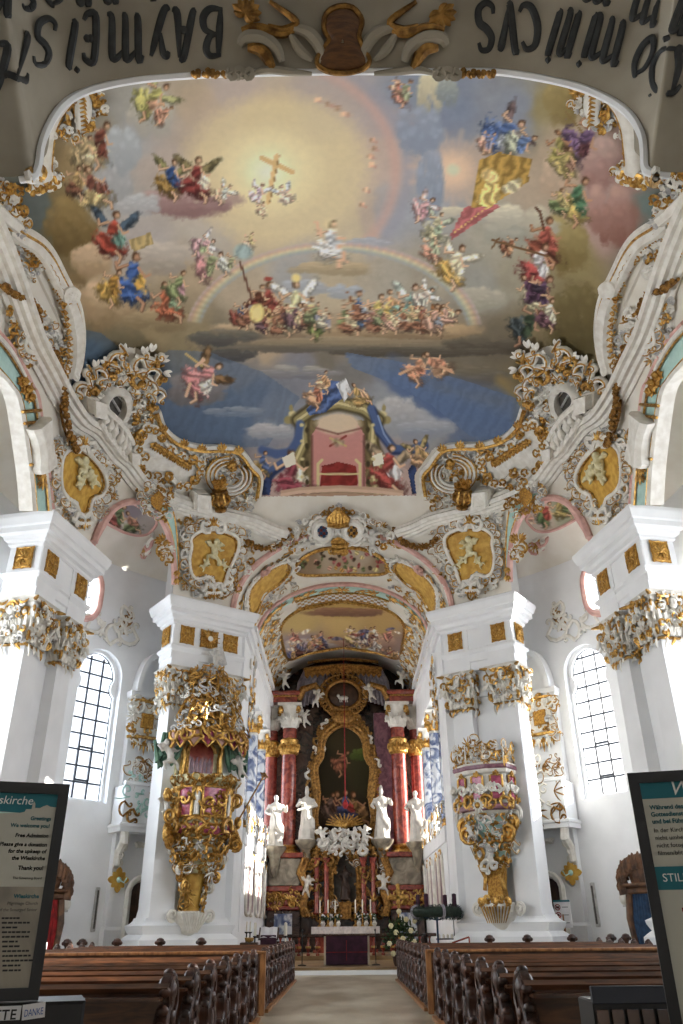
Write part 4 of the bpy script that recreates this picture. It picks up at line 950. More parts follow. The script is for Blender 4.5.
def scatter(S, poly, excl, dmin, smin, smax, rad, rnd, W, G, D, gold=.27, grey=.15, lift=(.03, .12), aspect=1.0, n_max=4000, rim=.45):
    xs = [p[0] for p in poly]; ys = [p[1] for p in poly]; pts = []; tries = 0
    while tries < n_max:
        tries += 1; p = (rnd.uniform(min(xs), max(xs)), rnd.uniform(min(ys), max(ys)))
       
        if not in1(p, poly) or any(in1(p, e) for e in excl): continue
        if any(((p[0]-q[0])/aspect)**2+(p[1]-q[1])**2 < dmin*dmin for q in pts): continue
        pts.append(p)
    for x, y in pts:
        sz = rnd.uniform(smin, smax); an = rnd.uniform(0, 2*PI); u = rnd.random(); h = rnd.uniform(*lift)
        t = CS if u < .42 else SS if u < .68 else CURL if u < .85 else None
        v = rnd.random(); mb = G if v < gold else D if v < gold+grey else W; r = rad*rnd.uniform(.75, 1.25)
        if t is None: spray(mb, S, x, y, sz, an, r*.7, h, 4, .9, rnd); continue
        q = tf(t, x, y, sz*aspect if aspect != 1 else sz, an if aspect == 1 else rnd.choice((0, PI))+rnd.uniform(-.4, .4), sz)
        sstroke(mb, S, q, r, h)
        if mb is W and rnd.random() < rim: sstroke(G, S, tf(t, x, y, sz*1.12*aspect, an if aspect == 1 else 0, sz*1.12) if aspect == 1 else q, r*.42, h+r*.75)
    return pts
def fill(S, poly, h0, h1, rings=5):
    """cushion filling an outline"""
    cx = sum(p[0] for p in poly)/len(poly); cy = sum(p[1] for p in poly)/len(poly); mb = MB(); R_ = []
    for i in range(rings+1):
        q = 1-i/rings*.97; P, N = S.P([(cx+(x-cx)*q, cy+(y-cy)*q) for x, y in poly], h0+(h1-h0)*math.sin(i/rings*PI/2)); R_.append([tuple(p) for p in P])
    mb.loft(R_, cap=False)
    n = len(R_[0]); k = len(mb.v)-n; mb.f.append(tuple(range(k, k+n)))
    v = [Vector(mb.v[i]) for i in mb.f[0][:3]]; P, N = S.P([poly[0]], 0)
    if (v[1]-v[0]).cross(v[2]-v[0]).dot(Vector(N[0])) < 0: mb.f = [tuple(reversed(f)) for f in mb.f]
    return mb
def putto(mb, S, cx, cy, size, ang, h=.15, rnd=random, sit=False, wings=True, sc=None, yup=-1):
    """small winged child figure in relief; size = figure height in board units, sc = metres per unit"""
    if sc is None:
        P, N = S.P([(cx, cy), (cx+1, cy)], 0); sc = float(np.linalg.norm(P[1]-P[0]))
    def B(u, v, r, dz=0.0):
        q = tf([(u, v*yup)], cx, cy, size, ang); P, N = S.P(q, h+dz*size*sc); mb.ball(P[0], [r*size*sc]*3, 8, 6)
    def L(pts, r, dz=0.0):
        q = tf([(u, v*yup) for u, v in pts], cx, cy, size, ang); P, N = S.P(q, h+dz*size*sc); mb.tube(P, [x*size*sc for x in r], 6, up=N)
    a = rnd.uniform(-.06, .06)
    B(0, .12, .12); B(.01, -.02, .115, .03); B(0, -.14, .11); B(a, .36, .1, .03); L([(0, .2), (a, .3)], [.06, .05])
    L([(-.08, .2), (-.22, .18+a), (-.3, .34)], [.055, .045, .03]); L([(.08, .2), (.2, .06), (.32, .1)], [.055, .045, .03], .04)
    if sit: L([(-.05, -.16), (-.22, -.18), (-.2, -.4)], [.075, .06, .035], .06); L([(.05, -.16), (.16, -.26), (.2, -.48)], [.075, .06, .035], .04)
    else: L([(-.05, -.16), (-.1, -.34), (-.06, -.52)], [.075, .06, .035]); L([(.05, -.16), (.14, -.32), (.22, -.46)], [.075, .06, .035], .04)
    if wings:
        L([(-.06, .16), (-.2, .32), (-.34, .3)], [.05, .09, .02], -.05); L([(.06, .16), (.22, .3), (.36, .26)], [.05, .09, .02], -.05)
def finish(th, W, G, D, sd, names=('white_scrolls', 'gilt_scrolls', 'grey_scrolls'), mats=('stucco', 'gold', 'stucco2')):
    for mb, nm, mt in zip((W, G, D), names, mats):
        if mb is not None and mb.v: obj(nm, mb.mx() if sd > 0 else mb, M_[mt], th, smooth=60, kind='stuff')
def vthing(name, label, cat, px, py, sd, group=None):
    P, N = VS.P([(px, py)], 0); x = P[0]*np.array([-1 if sd > 0 else 1, 1, 1]); return thing(name, label, cat, loc=tuple(x), group=group)
def put(nm, mb, mt, th, sd, **k): return obj(nm, mb.mx() if sd > 0 else mb, M_[mt], th, **k)

CORN = [(-34, 185), (-14, 225), (0, 258), (10, 285), (28, 335), (45, 368), (60, 396), (77, 419), (95, 431), (113, 454), (124, 464), (139, 483), (157, 495), (189, 507), (220, 515), (250, 522), (268, 530), (286, 536)]
CORNP = [(-.40, .0), (-.40, .2), (-.3, .28), (-.26, .42), (-.08, .46), (-.05, .34), (.08, .32), (.12, .2), (.24, .18), (.27, .08), (.4, .06), (.4, 0)]
PAN1 = catmull([(62, 457), (73, 450), (85, 456), (97, 470), (101, 484), (96, 494), (88, 498), (84, 512), (77, 514), (73, 502), (66, 497), (60, 488), (59, 472)], 3, True)
PAN2 = catmull([(192, 540), (203, 533), (218, 533), (233, 539), (235, 549), (230, 562), (225, 572), (223, 580), (219, 586), (213, 582), (208, 576), (198, 578), (192, 573), (190, 560), (192, 549)], 3, True)
STAR = catmull([(29, 322), (33, 334), (44, 343), (35, 350), (22, 347), (23, 335)], 3, True)
SHIELD = catmull([(146, 491), (151, 487), (156, 493), (154, 503), (149, 508), (143, 502), (142, 495)], 3, True)
FRES_POLY = catmull(FL, 5)+[(340, 498), (340, 0), (-60, 0), (-60, 215)]
def scale_poly(p, k):
    cx = sum(q[0] for q in p)/len(p); cy = sum(q[1] for q in p)/len(p); return [(cx+(x-cx)*k, cy+(y-cy)*k) for x, y in p]
def frame_scrolls(W, G, D, poly, rnd, k=1.22, step=7, size=9, rad=.05):
    """rocaille border: gilded lip, then a chain of C-scrolls and leaf tips round an outline"""
    P, N = VS.P(scale_poly(poly, 1.03), .1); G.tube(P, .055, 5, up=N, close=True)
    P, N = VS.P(scale_poly(poly, 1.12), .1); W.tube(P, .11, 6, up=N, close=True)
    q = scale_poly(poly, k); cx = sum(p[0] for p in q)/len(q); cy = sum(p[1] for p in q)/len(q); acc = 0; last = q[-1]
    for p in q:
        acc += math.hypot(p[0]-last[0], p[1]-last[1]); last = p
        if acc > step:
            acc = 0; a = math.atan2(p[1]-cy, p[0]-cx); sz = size*rnd.uniform(.75, 1.3)
            sstroke(W if rnd.random() < .75 else D, VS, tf(CS, p[0], p[1], sz, a+PI+rnd.uniform(-.5, .5)), rad*1.3, .12, 5)
            if rnd.random() < .7: sstroke(G, VS, tf(CS, p[0], p[1], sz*1.15, a+PI+rnd.uniform(-.5, .5)), rad*.5, .16)
            if rnd.random() < .6: spray(G if rnd.random() < .5 else W, VS, p[0], p[1], sz*.9, a+rnd.uniform(-.4, .4), rad*.7, .1, 4, .6, rnd)

for sd in (-1, 1):
    rnd = random.Random(40+sd); SN = SIDE[sd]
    near = 'above the %s-hand near pillar' % SN
    # sweeping frame beside the fresco, then the gilded edge toward the painted chair
    th = vthing('fresco_frame', 'white curved moulding framing the %s flank of the fresco' % SN, 'moulding', 60, 290, sd)
    W, G = MB(), MB(); path = catmull(FL[:10], 5); P, N = VS.P([(x-5, y+1) for x, y in path], 0)
    sweep(W, P, N, [(-.26, 0), (-.26, .14), (-.16, .22), (-.06, .16), (.06, .16), (.16, .24), (.26, .14), (.26, 0)])
    P, N = VS.P([(x-.5, y) for x, y in path], .16); G.tube(P, .045, 5, up=N)
    P, N = VS.P(catmull([(-40, 168), (-18, 196), (0, 214), (14, 225)], 5), .1); W.tube(P, .2, 6, up=N)
    put('moulding', W, 'stucco', th, sd); put('gilt_line', G, 'gold', th, sd)
    th = vthing('fresco_frame', 'gilded wavy edge between blue sky and %s rocaille panels' % SN, 'moulding', 210, 455, sd)
    W, G = MB(), MB(); path = catmull(FL[17:], 5); P, N = VS.P(path, 0)
    sweep(W, P, N, [(-.2, 0), (-.2, .16), (-.08, .24), (.06, .18), (.1, 0)]); P, N = VS.P(path, .22); G.tube(P, .085, 5, up=N)
    for x, y in ((161, 428), (182, 443), (221, 447), (238, 450), (200, 448)):
        spray(G, VS, x, y, 9, -PI/2+rnd.uniform(-.3, .3), .06, .25, 5, .8, rnd)
    put('moulding', W, 'stucco', th, sd); put('gilt_line', G, 'gold', th, sd)
    # the long rolling cornice
    th = vthing('gallery_cornice', 'white rolling cornice sweeping round the %s vault below the balustrade' % SN, 'cornice', 139, 483, sd)
    W = MB(); P, N = VS.P(catmull(CORN, 6), 0); sweep(W, P, N, CORNP, scale=[.95]*len(P)); put('moulding', W, 'stucco', th, sd, smooth=30)
    # scroll chain inside the fresco frame
    th = vthing('rocaille_border', 'border of white and gold scrolls hugging the %s fresco flank' % SN, 'stucco scrollwork', 60, 320, sd)
    W, G, D = MB(), MB(), MB()
    base = catmull([(22, 240), (40, 254), (52, 270), (60, 288), (66, 306), (70, 325), (71, 345), (69, 362), (62, 380)], 6)
    for i, (x, y) in enumerate(base[::2]):
        j = min(2*i+1, len(base)-1); a = math.atan2(base[j][1]-y, base[j][0]-x); sz = rnd.uniform(6, 9)
        sstroke(W if i % 4 else D, VS, tf(CS, x-2, y, sz, a+PI/2+rnd.uniform(-.3, .3)), .075, .1, 5)
        sstroke(G, VS, tf(CS, x-3.5, y+1, sz*.9, a+PI/2+rnd.uniform(-.3, .3)), .035, .14)
        spray(G if i % 2 else W, VS, x-3, y, 7, a+PI/2+rnd.uniform(-.5, .8), .045, .08, 3, .6, rnd)
    for _ in range(3): 
        sstroke(W, VS, tf(CS, 68, 292, 13-_*2, .4+_*1.7), .1, .2, 5); sstroke(G, VS, tf(SS, 62+3*_, 300-_*4, 13, 1.2+_), .05, .2)
    for k in range(9): spray(W, VS, 68, 292, 10, k*.7, .05, .25, 2, .3, rnd)
    finish(th, W, G, D, sd)
    # ochre relief cartouches
    for nm, poly, lab, fig, zone, z_ in (('relief_cartouche', PAN1, 'ochre cartouche with cream putti relief beside the %s mint arch band' % SN, [(77, 466, 17, .2), (86, 478, 17, -.4), (74, 482, 12, .6)],
                                  [(50, 436), (80, 434), (100, 446), (118, 470), (116, 500), (98, 520), (56, 522), (50, 490), (52, 460)], 0),
                                 ('relief_cartouche', PAN2, 'ochre cartouche with cream relief figure on the %s choir-arch spandrel' % SN, [(212, 552, 24, .15), (222, 566, 13, -.7), (202, 566, 12, .7)],
                                  [(176, 520), (196, 516), (236, 520), (254, 536), (252, 566), (236, 594), (206, 600), (184, 590), (178, 560)], 0)):
        c = (sum(p[0] for p in poly)/len(poly), sum(p[1] for p in poly)/len(poly)); th = vthing(nm, lab, 'cartouche', c[0], c[1], sd)
        put('painted_ground', fill(VS, poly, .06, .12), 'ochre', th, sd)
        F = MB()
        for x, y, s_, a in fig: putto(F, VS, x, y, s_*1.25, a, .2, rnd, sit=True)
        o = put('relief_figures', F, 'cream', th, sd); remesh(o, .03)
        W, G, D = MB(), MB(), MB(); frame_scrolls(W, G, D, poly, rnd, 1.3, 6, 8.5)
        scatter(VS, zone, [scale_poly(poly, 1.15), FRES_POLY], 4.4, 4.5, 8, .042, rnd, W, G, D, .3, .2, n_max=1500)
        for x, y, a in ((c[0], min(p[1] for p in poly)-6, -PI/2), (c[0], max(p[1] for p in poly)+5, PI/2)): spray(G, VS, x, y, 11, a, .07, .22, 7, 1.1, rnd); sstroke(W, VS, tf(CS, x-6, y, 11, a+1), .1, .2, 5); sstroke(W, VS, tf(CS, x+6, y, 11, a-1), .1, .2, 5)
        finish(th, W, G, D, sd)
    # small gold-ground cartouches
    for poly, lab, zone in ((STAR, 'small gold star-shaped cartouche high on the %s vault edge' % SN, [(4, 306), (30, 300), (52, 322), (62, 350), (48, 366), (20, 366), (8, 340)]),
                            (SHIELD, 'small gold shield set in scrolls over the %s side arch' % SN, [(130, 488), (146, 478), (166, 486), (172, 506), (158, 520), (134, 512)])):
        c = (sum(p[0] for p in poly)/len(poly), sum(p[1] for p in poly)/len(poly)); th = vthing('small_cartouche', lab, 'cartouche', c[0], c[1], sd)
        put('gilded_ground', fill(VS, poly, .5 if poly is SHIELD else .1, .6 if poly is SHIELD else .2), 'panel', th, sd)
        W, G, D = MB(), MB(), MB(); frame_scrolls(W, G, D, poly, rnd, 1.35, 5, 8, .05)
        hh = (.35, .5) if poly is SHIELD else (.04, .14)
        scatter(VS, zone, [scale_poly(poly, 1.1), FRES_POLY], 5, 5, 9, .05, rnd, W, G, D, .33, .15, lift=hh, n_max=700)
        if poly is SHIELD: W2, G2 = MB(), MB(); W2.join(W); G2.join(G)
        finish(th, W, G, D, sd)
    # balcony niche, balustrade, pedestals and urn
    th = vthing('vault_niche', 'dark arched niche opening behind the %s vault balustrade' % SN, 'niche', 112, 403, sd)
    NI = catmull([(100, 402), (105, 392), (113, 388), (121, 391), (124, 401), (121, 412), (113, 420), (105, 413)], 3, True)
    put('niche_shade_panel', fill(VS, NI, .05, .02), 'dark', th, sd); W, G, D = MB(), MB(), MB()  # dark grey panel on the uncut vault stands for the recess shade
    P, N = VS.P(scale_poly(NI, 1.08), 0); sweep(W, P, N, [(-.12, 0), (-.12, .3), (0, .4), (.14, .34), (.14, 0)], True)
    for k in range(3): P, N = VS.P([(101+7*k, 396-2*k), (113+5*k, 418-8*k)], .1); D.tube(P, .04, 4, up=N)
    for p in scale_poly(NI, 1.25)[::2]: a = math.atan2(p[1]-403, p[0]-112); sstroke(W, VS, tf([(-.5, 0), (.5, 0)], p[0], p[1], 5, a), .09, .2, 5)
    finish(th, W, None, D, sd, ('frame', '', 'coffer_ribs'))
    th = vthing('balustrade', 'short stone balustrade of bulbous balusters in the %s vault' % SN, 'balustrade', 106, 435, sd)
    b0, b1 = [(90, 417), (98, 430), (106, 440), (113, 450), (119, 456)], [(95, 403), (104, 410), (112, 417), (119, 426), (125, 438)]
    c0, c1 = catmull(b0, 5), catmull(b1, 5)
    put('painted_gap_shade', fill(VS, [(91, 416), (97, 428), (105, 438), (112, 448), (117, 454), (124, 437), (118, 427), (111, 418), (103, 411), (95, 404)], .04, .06), 'dark', th, sd)  # dark grey sheet painted in for the shade between the balusters
    for c_, r in ((c0, .1), (c1, .12)):
        W = MB(); P, N = VS.P(c_, .42); W.tube(P, r, 6, up=N); put('rail', W, 'stucco', th, sd)
    for k in range(6):
        i = int((k+.6)*len(c0)/6.3); W = MB(); P, N = VS.P([c0[i], c1[i]], .42); a, b = Vector(P[0]), Vector(P[1])
        pts = [a.lerp(b, t) for t in np.linspace(0, 1, 11)]; W.tube(pts, [.13, .12, .06, .1, .15, .16, .13, .08, .06, .1, .12], 8, up=N[0]); put('baluster', W, 'stucco', th, sd)
    for (x, y, s_), nm in (((85, 400, 7), 'pedestal'), ((123, 450, 5), 'pedestal')):
        W = MB(); q = [(x-s_*.8, y-s_), (x+s_*.8, y-s_*.7), (x+s_*.7, y+s_*1.3), (x-s_*.8, y+s_*1.1)]
        R_ = [[tuple(p) for p in VS.P(scale_poly(q, k), h)[0]] for k, h in ((1.15, .0), (1.15, .35), (1, .4), (1, .6), (1.2, .65), (1.2, .72))]
        W.loft(R_); put(nm, W, 'stucco', th, sd, smooth=20)
    # gold flower vase on the cornice near the choir arch
    th = vthing('flower_vase', 'gilded ribbed vase of gold flowers on the %s end of the cornice' % SN, 'vase', 215, 500, sd)
    P, N = VS.P([(215, 507), (214, 484)], .62); a, b = Vector(P[0]), Vector(P[1]); W = MB(); G = MB()
    W.tube([a.lerp(b, t) for t in np.linspace(0, 1, 10)], [.24, .26, .12, .2, .36, .4, .36, .26, .3, .32], 10, up=N[0]); put('bowl', W, 'goldd', th, sd)
    for k in range(9):
        an = k*2*PI/9; c = a.lerp(b, .5); e1 = (b-a).normalized(); e2 = e1.cross(Vector(N[0])).normalized(); o = e2*math.cos(an)*.4+Vector(N[0])*math.sin(an)*.4
        G.tube([a.lerp(b, t)+o*q for t, q in ((.25, .5), (.45, 1), (.6, 1.02), (.75, .75), (.9, .85))], .05, 4, up=N[0])
    put('gadroon_ribs', G, 'gold', th, sd); G = MB()
    for k in range(9): spray(G, VS, 214, 484, rnd.uniform(8, 13), -PI/2+rnd.uniform(-1, 1), .07, .62, 3, .3, rnd)
    for k in range(7): flower(G, VS, 214+rnd.uniform(-8, 8), 478+rnd.uniform(-6, 5), .13, 3, .66, rnd)
    put('flowers', G, 'gold', th, sd)
    th = vthing('cornice_pedestal', 'plain grey-white block standing next to the %s gilded vase' % SN, 'pedestal', 197, 500, sd)
    q = [(190, 489), (203, 490), (204, 508), (189, 506)]; W = MB()
    W.loft([[tuple(p) for p in VS.P(scale_poly(q, k), h)[0]] for k, h in ((1.1, 0), (1.1, .5), (1, .5), (1, .66), (1.08, .68), (1.08, .76), (.7, .76), (.7, .72))]); put('block', W, 'stucco', th, sd, smooth=20)
    # crest of big scrolls rising over the niche into the fresco
    th = vthing('rocaille_crest', 'tall white and gold scroll crest rising into the fresco above the %s niche' % SN, 'stucco scrollwork', 120, 365, sd)
    W, G, D = MB(), MB(), MB()
    for (x, y, s_, a, t, m_) in [(114, 358, 17, 1.0, CS, W), (108, 366, 17, .6, CS, G), (118, 352, 12, -1.2, CURL, W), (128, 366, 18, 2.0, SS, W), (139, 362, 16, .5, CS, W), (146, 354, 15, 2.4, SS, W), (152, 358, 11, .8, CURL, G), (150, 372, 15, 1.4, CS, W), (158, 352, 10, 2.6, CURL, W), (158, 376, 15, 1.2, SS, G), (136, 376, 14, 0, CS, G), (120, 376, 16, 1.3, SS, W), (84, 378, 17, .3, SS, W), (76, 388, 13, 1.2, CS, W), (94, 372, 14, 2.2, CS, W), (88, 388, 12, 0, CURL, G), (100, 382, 12, 1, SS, W), (155, 392, 13, 1.7, CS, W), (150, 404, 12, 1.3, SS, G), (146, 384, 14, 2.6, CS, W), (82, 370, 9, -1, CURL, W)]:
        P, N = VS.P(tf(t, x, y, s_, a), .22); m_.tube(P, taper(len(t), .105, .5, .35), 6, up=N)
        if m_ is W: P, N = VS.P(tf(t, x, y, s_*1.1, a), .3); G.tube(P, .035, 4, up=N)
    for x, y, a in ((120, 347, -1.6), (134, 358, -1.2), (150, 347, -1.4), (160, 356, -.3), (162, 368, .3), (104, 360, -2.4), (73, 378, -1.8), (92, 364, -1.6), (142, 350, -1.5)): spray(W, VS, x, y, 11, a, .085, .2, 2, .3, rnd)
    scatter(VS, [(70, 396), (84, 382), (104, 368), (130, 366), (150, 372), (155, 396), (150, 424), (136, 440), (126, 432), (128, 402), (112, 382), (96, 398), (84, 392)], [], 4.6, 5, 9, .055, rnd, W, G, D, .25, .2, lift=(.05, .2), n_max=2200)
    finish(th, W, G, D, sd)
    # the blank kidney panel and the shell panels next to it
    th = vthing('kidney_cartouche', 'plain white kidney-shaped panel with gold-tipped rim right of the balustrade' if sd < 0 else 'plain white kidney-shaped panel with gold-tipped rim left of the balustrade', 'stucco panel', 165, 460, sd)
    KID = catmull([(139, 432), (147, 424), (157, 432), (168, 446), (182, 455), (197, 459), (198, 470), (190, 480), (180, 486), (166, 474), (150, 474), (138, 470), (141, 454), (134, 444)], 4, True)
    put('panel', fill(VS, KID, .1, .2), 'stucco', th, sd, smooth=80); W, G, D = MB(), MB(), MB()
    P, N = VS.P(scale_poly(KID, 1.04), .12); W.tube(P, .12, 6, up=N, close=True)
    for i, p in enumerate(scale_poly(KID, 1.0)[::3]):
        a = math.atan2(p[1]-460, p[0]-165); sstroke(W if i % 3 else G, VS, tf(CS, p[0], p[1], rnd.uniform(6, 9), a+PI+rnd.uniform(-.6, .6)), .075, .2, 5); sstroke(G, VS, tf(CS, p[0], p[1], rnd.uniform(5, 8), a+rnd.uniform(-.6, .6)), .045, .26)
    for i in range(13):
        x, y = 152+2.9*i, 441+1.75*i; spray(G, VS, x, y, 7.5, PI*.62+rnd.uniform(-.3, .3), .06, .22, 4, .7, rnd); flower(G, VS, x, y, .09, 2, .26, rnd)
    scatter(VS, [(126, 440), (136, 428), (150, 418), (162, 432), (178, 446), (200, 452), (206, 470), (196, 486), (172, 492), (150, 484), (132, 464)], [scale_poly(KID, .98), FRES_POLY], 4.6, 4.5, 8, .05, rnd, W, G, D, .3, .2, n_max=1500)
    finish(th, W, G, D, sd)
    th = vthing('shell_cartouche', 'curling shell panel beside the painted chair on the %s, behind the gilded vase' % SN, 'stucco panel', 230, 475, sd)
    W, G, D = MB(), MB(), MB()
    for a, r in ((0, 22), (.3, 18), (.5, 14)): P, N = VS.P([(228+r*math.cos(t), 474+r*.85*math.sin(t)) for t in np.linspace(-.4-a, PI*1.5, 22)], .16); W.tube(P, taper(22, .1, .4, .4), 6, up=N); P, N = VS.P([(228+r*1.08*math.cos(t), 474+r*.92*math.sin(t)) for t in np.linspace(-.4-a, PI*1.5, 22)], .2); G.tube(P, .04, 4, up=N)
    flower(G, VS, 231, 464, .22, 5, .2, rnd)
    scatter(VS, [(200, 454), (222, 452), (240, 456), (254, 474), (256, 494), (248, 512), (224, 510), (226, 490), (206, 484)], [FRES_POLY], 4.0, 4.5, 8, .05, rnd, W, G, D, .3, .18, n_max=2400); finish(th, W, G, D, sd)
    # garlands
    for lab, pth in (('gold flower garland hanging down the rib %s' % near, [(56, 384), (57, 398), (58, 414), (61, 428), (66, 442), (68, 450)]), ('gold flower swag draped across the white rib at the %s picture edge' % SN, [(-4, 284), (6, 292), (17, 294), (26, 300), (30, 312), (27, 322)]),
                     ('gold flower swag strung from the %s spandrel to the coats of arms' % SN, [(246, 541), (258, 548), (270, 548), (281, 541), (288, 530)]), ('gold flower strand dropping along the %s fresco scrolls' % SN, [(50, 350), (54, 362), (58, 374), (57, 386)])):
        th = vthing('flower_garland', lab, 'garland', pth[len(pth)//2][0], pth[len(pth)//2][1], sd); G, W = MB(), MB(); q = catmull(pth, 5)
        P, N = VS.P(q, .12); W.tube(P, .05, 5, up=N)
        hh = .2 if 'rib' not in lab else .3
        for i, (x, y) in enumerate(q[::2]):
            flower(G, VS, x+rnd.uniform(-1, 1), y+rnd.uniform(-1, 1), rnd.uniform(.1, .16), rnd.uniform(2.2, 3.6), hh, rnd)
            if i % 2: spray(G, VS, x, y, 6, rnd.uniform(0, 6), .05, hh-.05, 3, .8, rnd)
        put('flowers', G, 'goldd', th, sd); put('stem', W, 'goldd', th, sd)
    # mint band over the wide bay arch
    th = vthing('arch_band', 'mint and gold arch band springing %s' % near, 'arch band', 30, 440, sd)
    OUT, INN = [(46, 511), (43, 480), (39, 455), (32, 400), (25, 384), (15, 363), (4, 345), (-10, 330)], [(26, 511), (24, 484), (21, 458), (12, 402), (2, 384), (-10, 372), (-22, 362), (-34, 352)]
    o_, i_ = catmull(OUT, 5), catmull(INN, 5); W, G = MB(), MB()
    def lerp(a, b, t): return [(p[0]+(q[0]-p[0])*t, p[1]+(q[1]-p[1])*t) for p, q in zip(a, b)]
    rows = [[tuple(p) for p in VS.P(lerp(o_, i_, t), h)[0]] for t, h in ((0, 0), (0, .2), (.14, .24), (.2, .14), (.8, .14), (.86, .24), (1, .2), (1, -.2))]
    mi, bo = MB(), MB(); mi.grid(rows[3:5]); bo.grid(rows[:4]); bo.grid(rows[4:])
    def up_face(mb):
        v = [Vector(mb.v[i]) for i in mb.f[len(mb.f)//2][:3]]; c = Vector((0, 17, 8))
        if (v[1]-v[0]).cross(v[2]-v[0]).dot(c-v[0]) < 0: mb.f = [tuple(reversed(f)) for f in mb.f]
    up_face(mi); up_face(bo)
    put('mint_panel', mi, 'mint', th, sd); put('white_edges', bo, 'stucco', th, sd)
    for t in (.2, .8): P, N = VS.P(lerp(o_, i_, t), .2); G.tube(P, .035, 4, up=N)
    for x, y, s_ in ((21, 388, 9), (24, 396, 7), (17, 380, 7)):
        for k in range(7): spray(G, VS, x, y, s_, k*.9, .06, .2, 3, .5, rnd)
        flower(G, VS, x, y, .14, 3, .24, rnd)
    for k, (x, y) in enumerate(((32, 436), (35, 474), (36, 482))): spray(G, VS, x, y, 9, PI/2 if k else -PI/2, .06, .2, 5, 1.0, rnd); spray(G, VS, x, y, 7, -PI/2 if k else PI/2, .05, .2, 3, .5, rnd)
    for t0 in (9, 13, 14): a, b = o_[t0], i_[t0]; P, N = VS.P([a, b], .24); G.tube(P, .05, 4, up=N)
    put('gilding', G, 'gold', th, sd)
    S_ = MB(); q = lerp(o_, i_, .5); P, N = VS.P(q[8:14], .25); sweep(S_, P, N, [(-.42, 0), (-.46, .25), (-.3, .4), (.3, .4), (.46, .25), (.42, 0)], scale=[1.1, 1.25, 1.0, .85, .9, 1.2]); put('scroll_block', S_, 'stucco', th, sd)
    Pk = MB(); P, N = VS.P([(x+5, y) for x, y in o_], .02); Pk.tube(P, .1, 5, up=N); put('pink_fillet', Pk, 'pink', th, sd)
    # arch over the ambulatory bay
    th = vthing('side_arch_trim', 'pink and mint arch trim over the %s ambulatory bay' % SN, 'arch trim', 160, 520, sd)
    ar = []
    for ph in np.linspace(14.4, 42.6, 61):
        z = z_low_phi(ph); ar.append((ph, z))
    def dn(ph, z, ext=-.05): return dome_pt(ph, t_of_z(max(z, 13.0)), ext)
    Pk = MB(); Pk.tube([dn(p, z-.02) for p, z in ar], .14, 6, up=(0, 0, 1)); put('pink_fillet', Pk, 'pink', th, sd)
    rows = []
    for off, ex in ((.12, 0), (.12, -.14), (.62, -.14), (.62, 0)):
        row = []
        for ph, z in ar[22:]:
            d = (ph-28.5)/14.3; row.append(dn(28.5+(ph-28.5)*(1+off*.075), z+off*(1-abs(d)**3*.9), ex))
        rows.append(row)
    mi = MB(); mi.grid(rows); up_face(mi); put('mint_band', mi, 'mint', th, sd)
    G, W, D = MB(), MB(), MB()
    for row in (rows[1], rows[2]): G.tube(row, .04, 4, up=(0, -.5, -1))
    for k in range(3): sstroke(W, VS, tf(SS, 160+2*k, 548+5*k, 14, 1.2+.5*k), .11, .25, 5); sstroke(G, VS, tf(CS, 158+2*k, 552+4*k, 12, .4+k), .06, .3)
    for k in range(9): spray(G if k % 2 else W, VS, 160+rnd.uniform(-4, 5), 548+rnd.uniform(-8, 12), 9, rnd.uniform(0, 6), .06, .3, 4, .6, rnd)
    for y in (572, 580): spray(G, VS, 174, y, 7, PI/2, .05, .2, 4, .7, rnd)
    finish(th, W, G, D, sd)
# ------------------------------------------------------------------ choir arch ornament
class ArchSurf(SoffitSurf):
    """same surface measured in metres: u along the arch (0..11), w = depth"""
    def P(s, pts, h=0.0): return SoffitSurf.P(s, [(min(.999, max(.001, u/11)), w) for u, w in pts], h)
AS = ArchSurf()
def tube_arch(mb, Y, r, h=.0, k0=0, k1=1, n=60, front=False):
    pts = [choir_front(k) if front else choir_arc(k, Y) for k in np.linspace(k0, k1, n)]; mb.tube(pts, r, 6, up=(0, -1, 0))
th = thing('choir_arch_trim', 'pink moulding edging the wide front of the choir arch', 'arch trim', choir_front(.0))
mb = MB(); tube_arch(mb, 0, .13, front=True); obj('pink_fillet', mb, M_['pink'], th)
th = thing('choir_arch_trim', 'inner pink and mint moulding of the choir arch over the gold lattice band', 'arch trim', choir_arc(0, 35.0))
mb = MB(); tube_arch(mb, 35.0, .14); obj('pink_fillet', mb, M_['pink'], th)
mb = MB(); mb.grid([[tuple(Vector(choir_arc(k, Y))-Vector((0, 0, h))) for k in np.linspace(.02, .98, 60)] for Y, h in ((35.15, .02), (35.15, .1), (35.8, .1), (35.8, .02))]); obj('mint_band', mb, M_['mint'], th)
rnd = random.Random(77)
G = MB()
for k in np.linspace(.05, .95, 15):
    for j in range(3): spray(G, AS, 11*k, 35.45, .5, rnd.uniform(0, 6), .05, .14, 4, .9, rnd)
obj('gilt_leaves', G, M_['gold'], th)
# gold lattice band
th = thing('lattice_band', 'gold and white chequered band above the choir ceiling painting', 'stucco band', choir_arc(.5, 36.3))
W, G = MB(), MB()
for i in range(26):
    for j in range(4):
        u0 = 3.5+4*i/26; u1 = u0+4/26; w0 = 35.95+.24*j; w1 = w0+.24; P, N = AS.P([(u0, w0), (u1, w0), (u1, w1), (u0, w1)], .06); P2, _ = AS.P([(u0, w0), (u1, w0), (u1, w1), (u0, w1)], .1)
        (G if (i+j) % 2 else W).loft([[tuple(p) for p in P], [tuple(p) for p in P2]])
for w in (35.93, 36.93): P, N = AS.P([(u, w) for u in np.linspace(3.4, 7.6, 24)], .1); G.tube(P, .05, 5, up=N)
obj('white_squares', W, M_['stucco'], th, smooth=0); obj('gold_squares', G, M_['gold'], th, smooth=0)
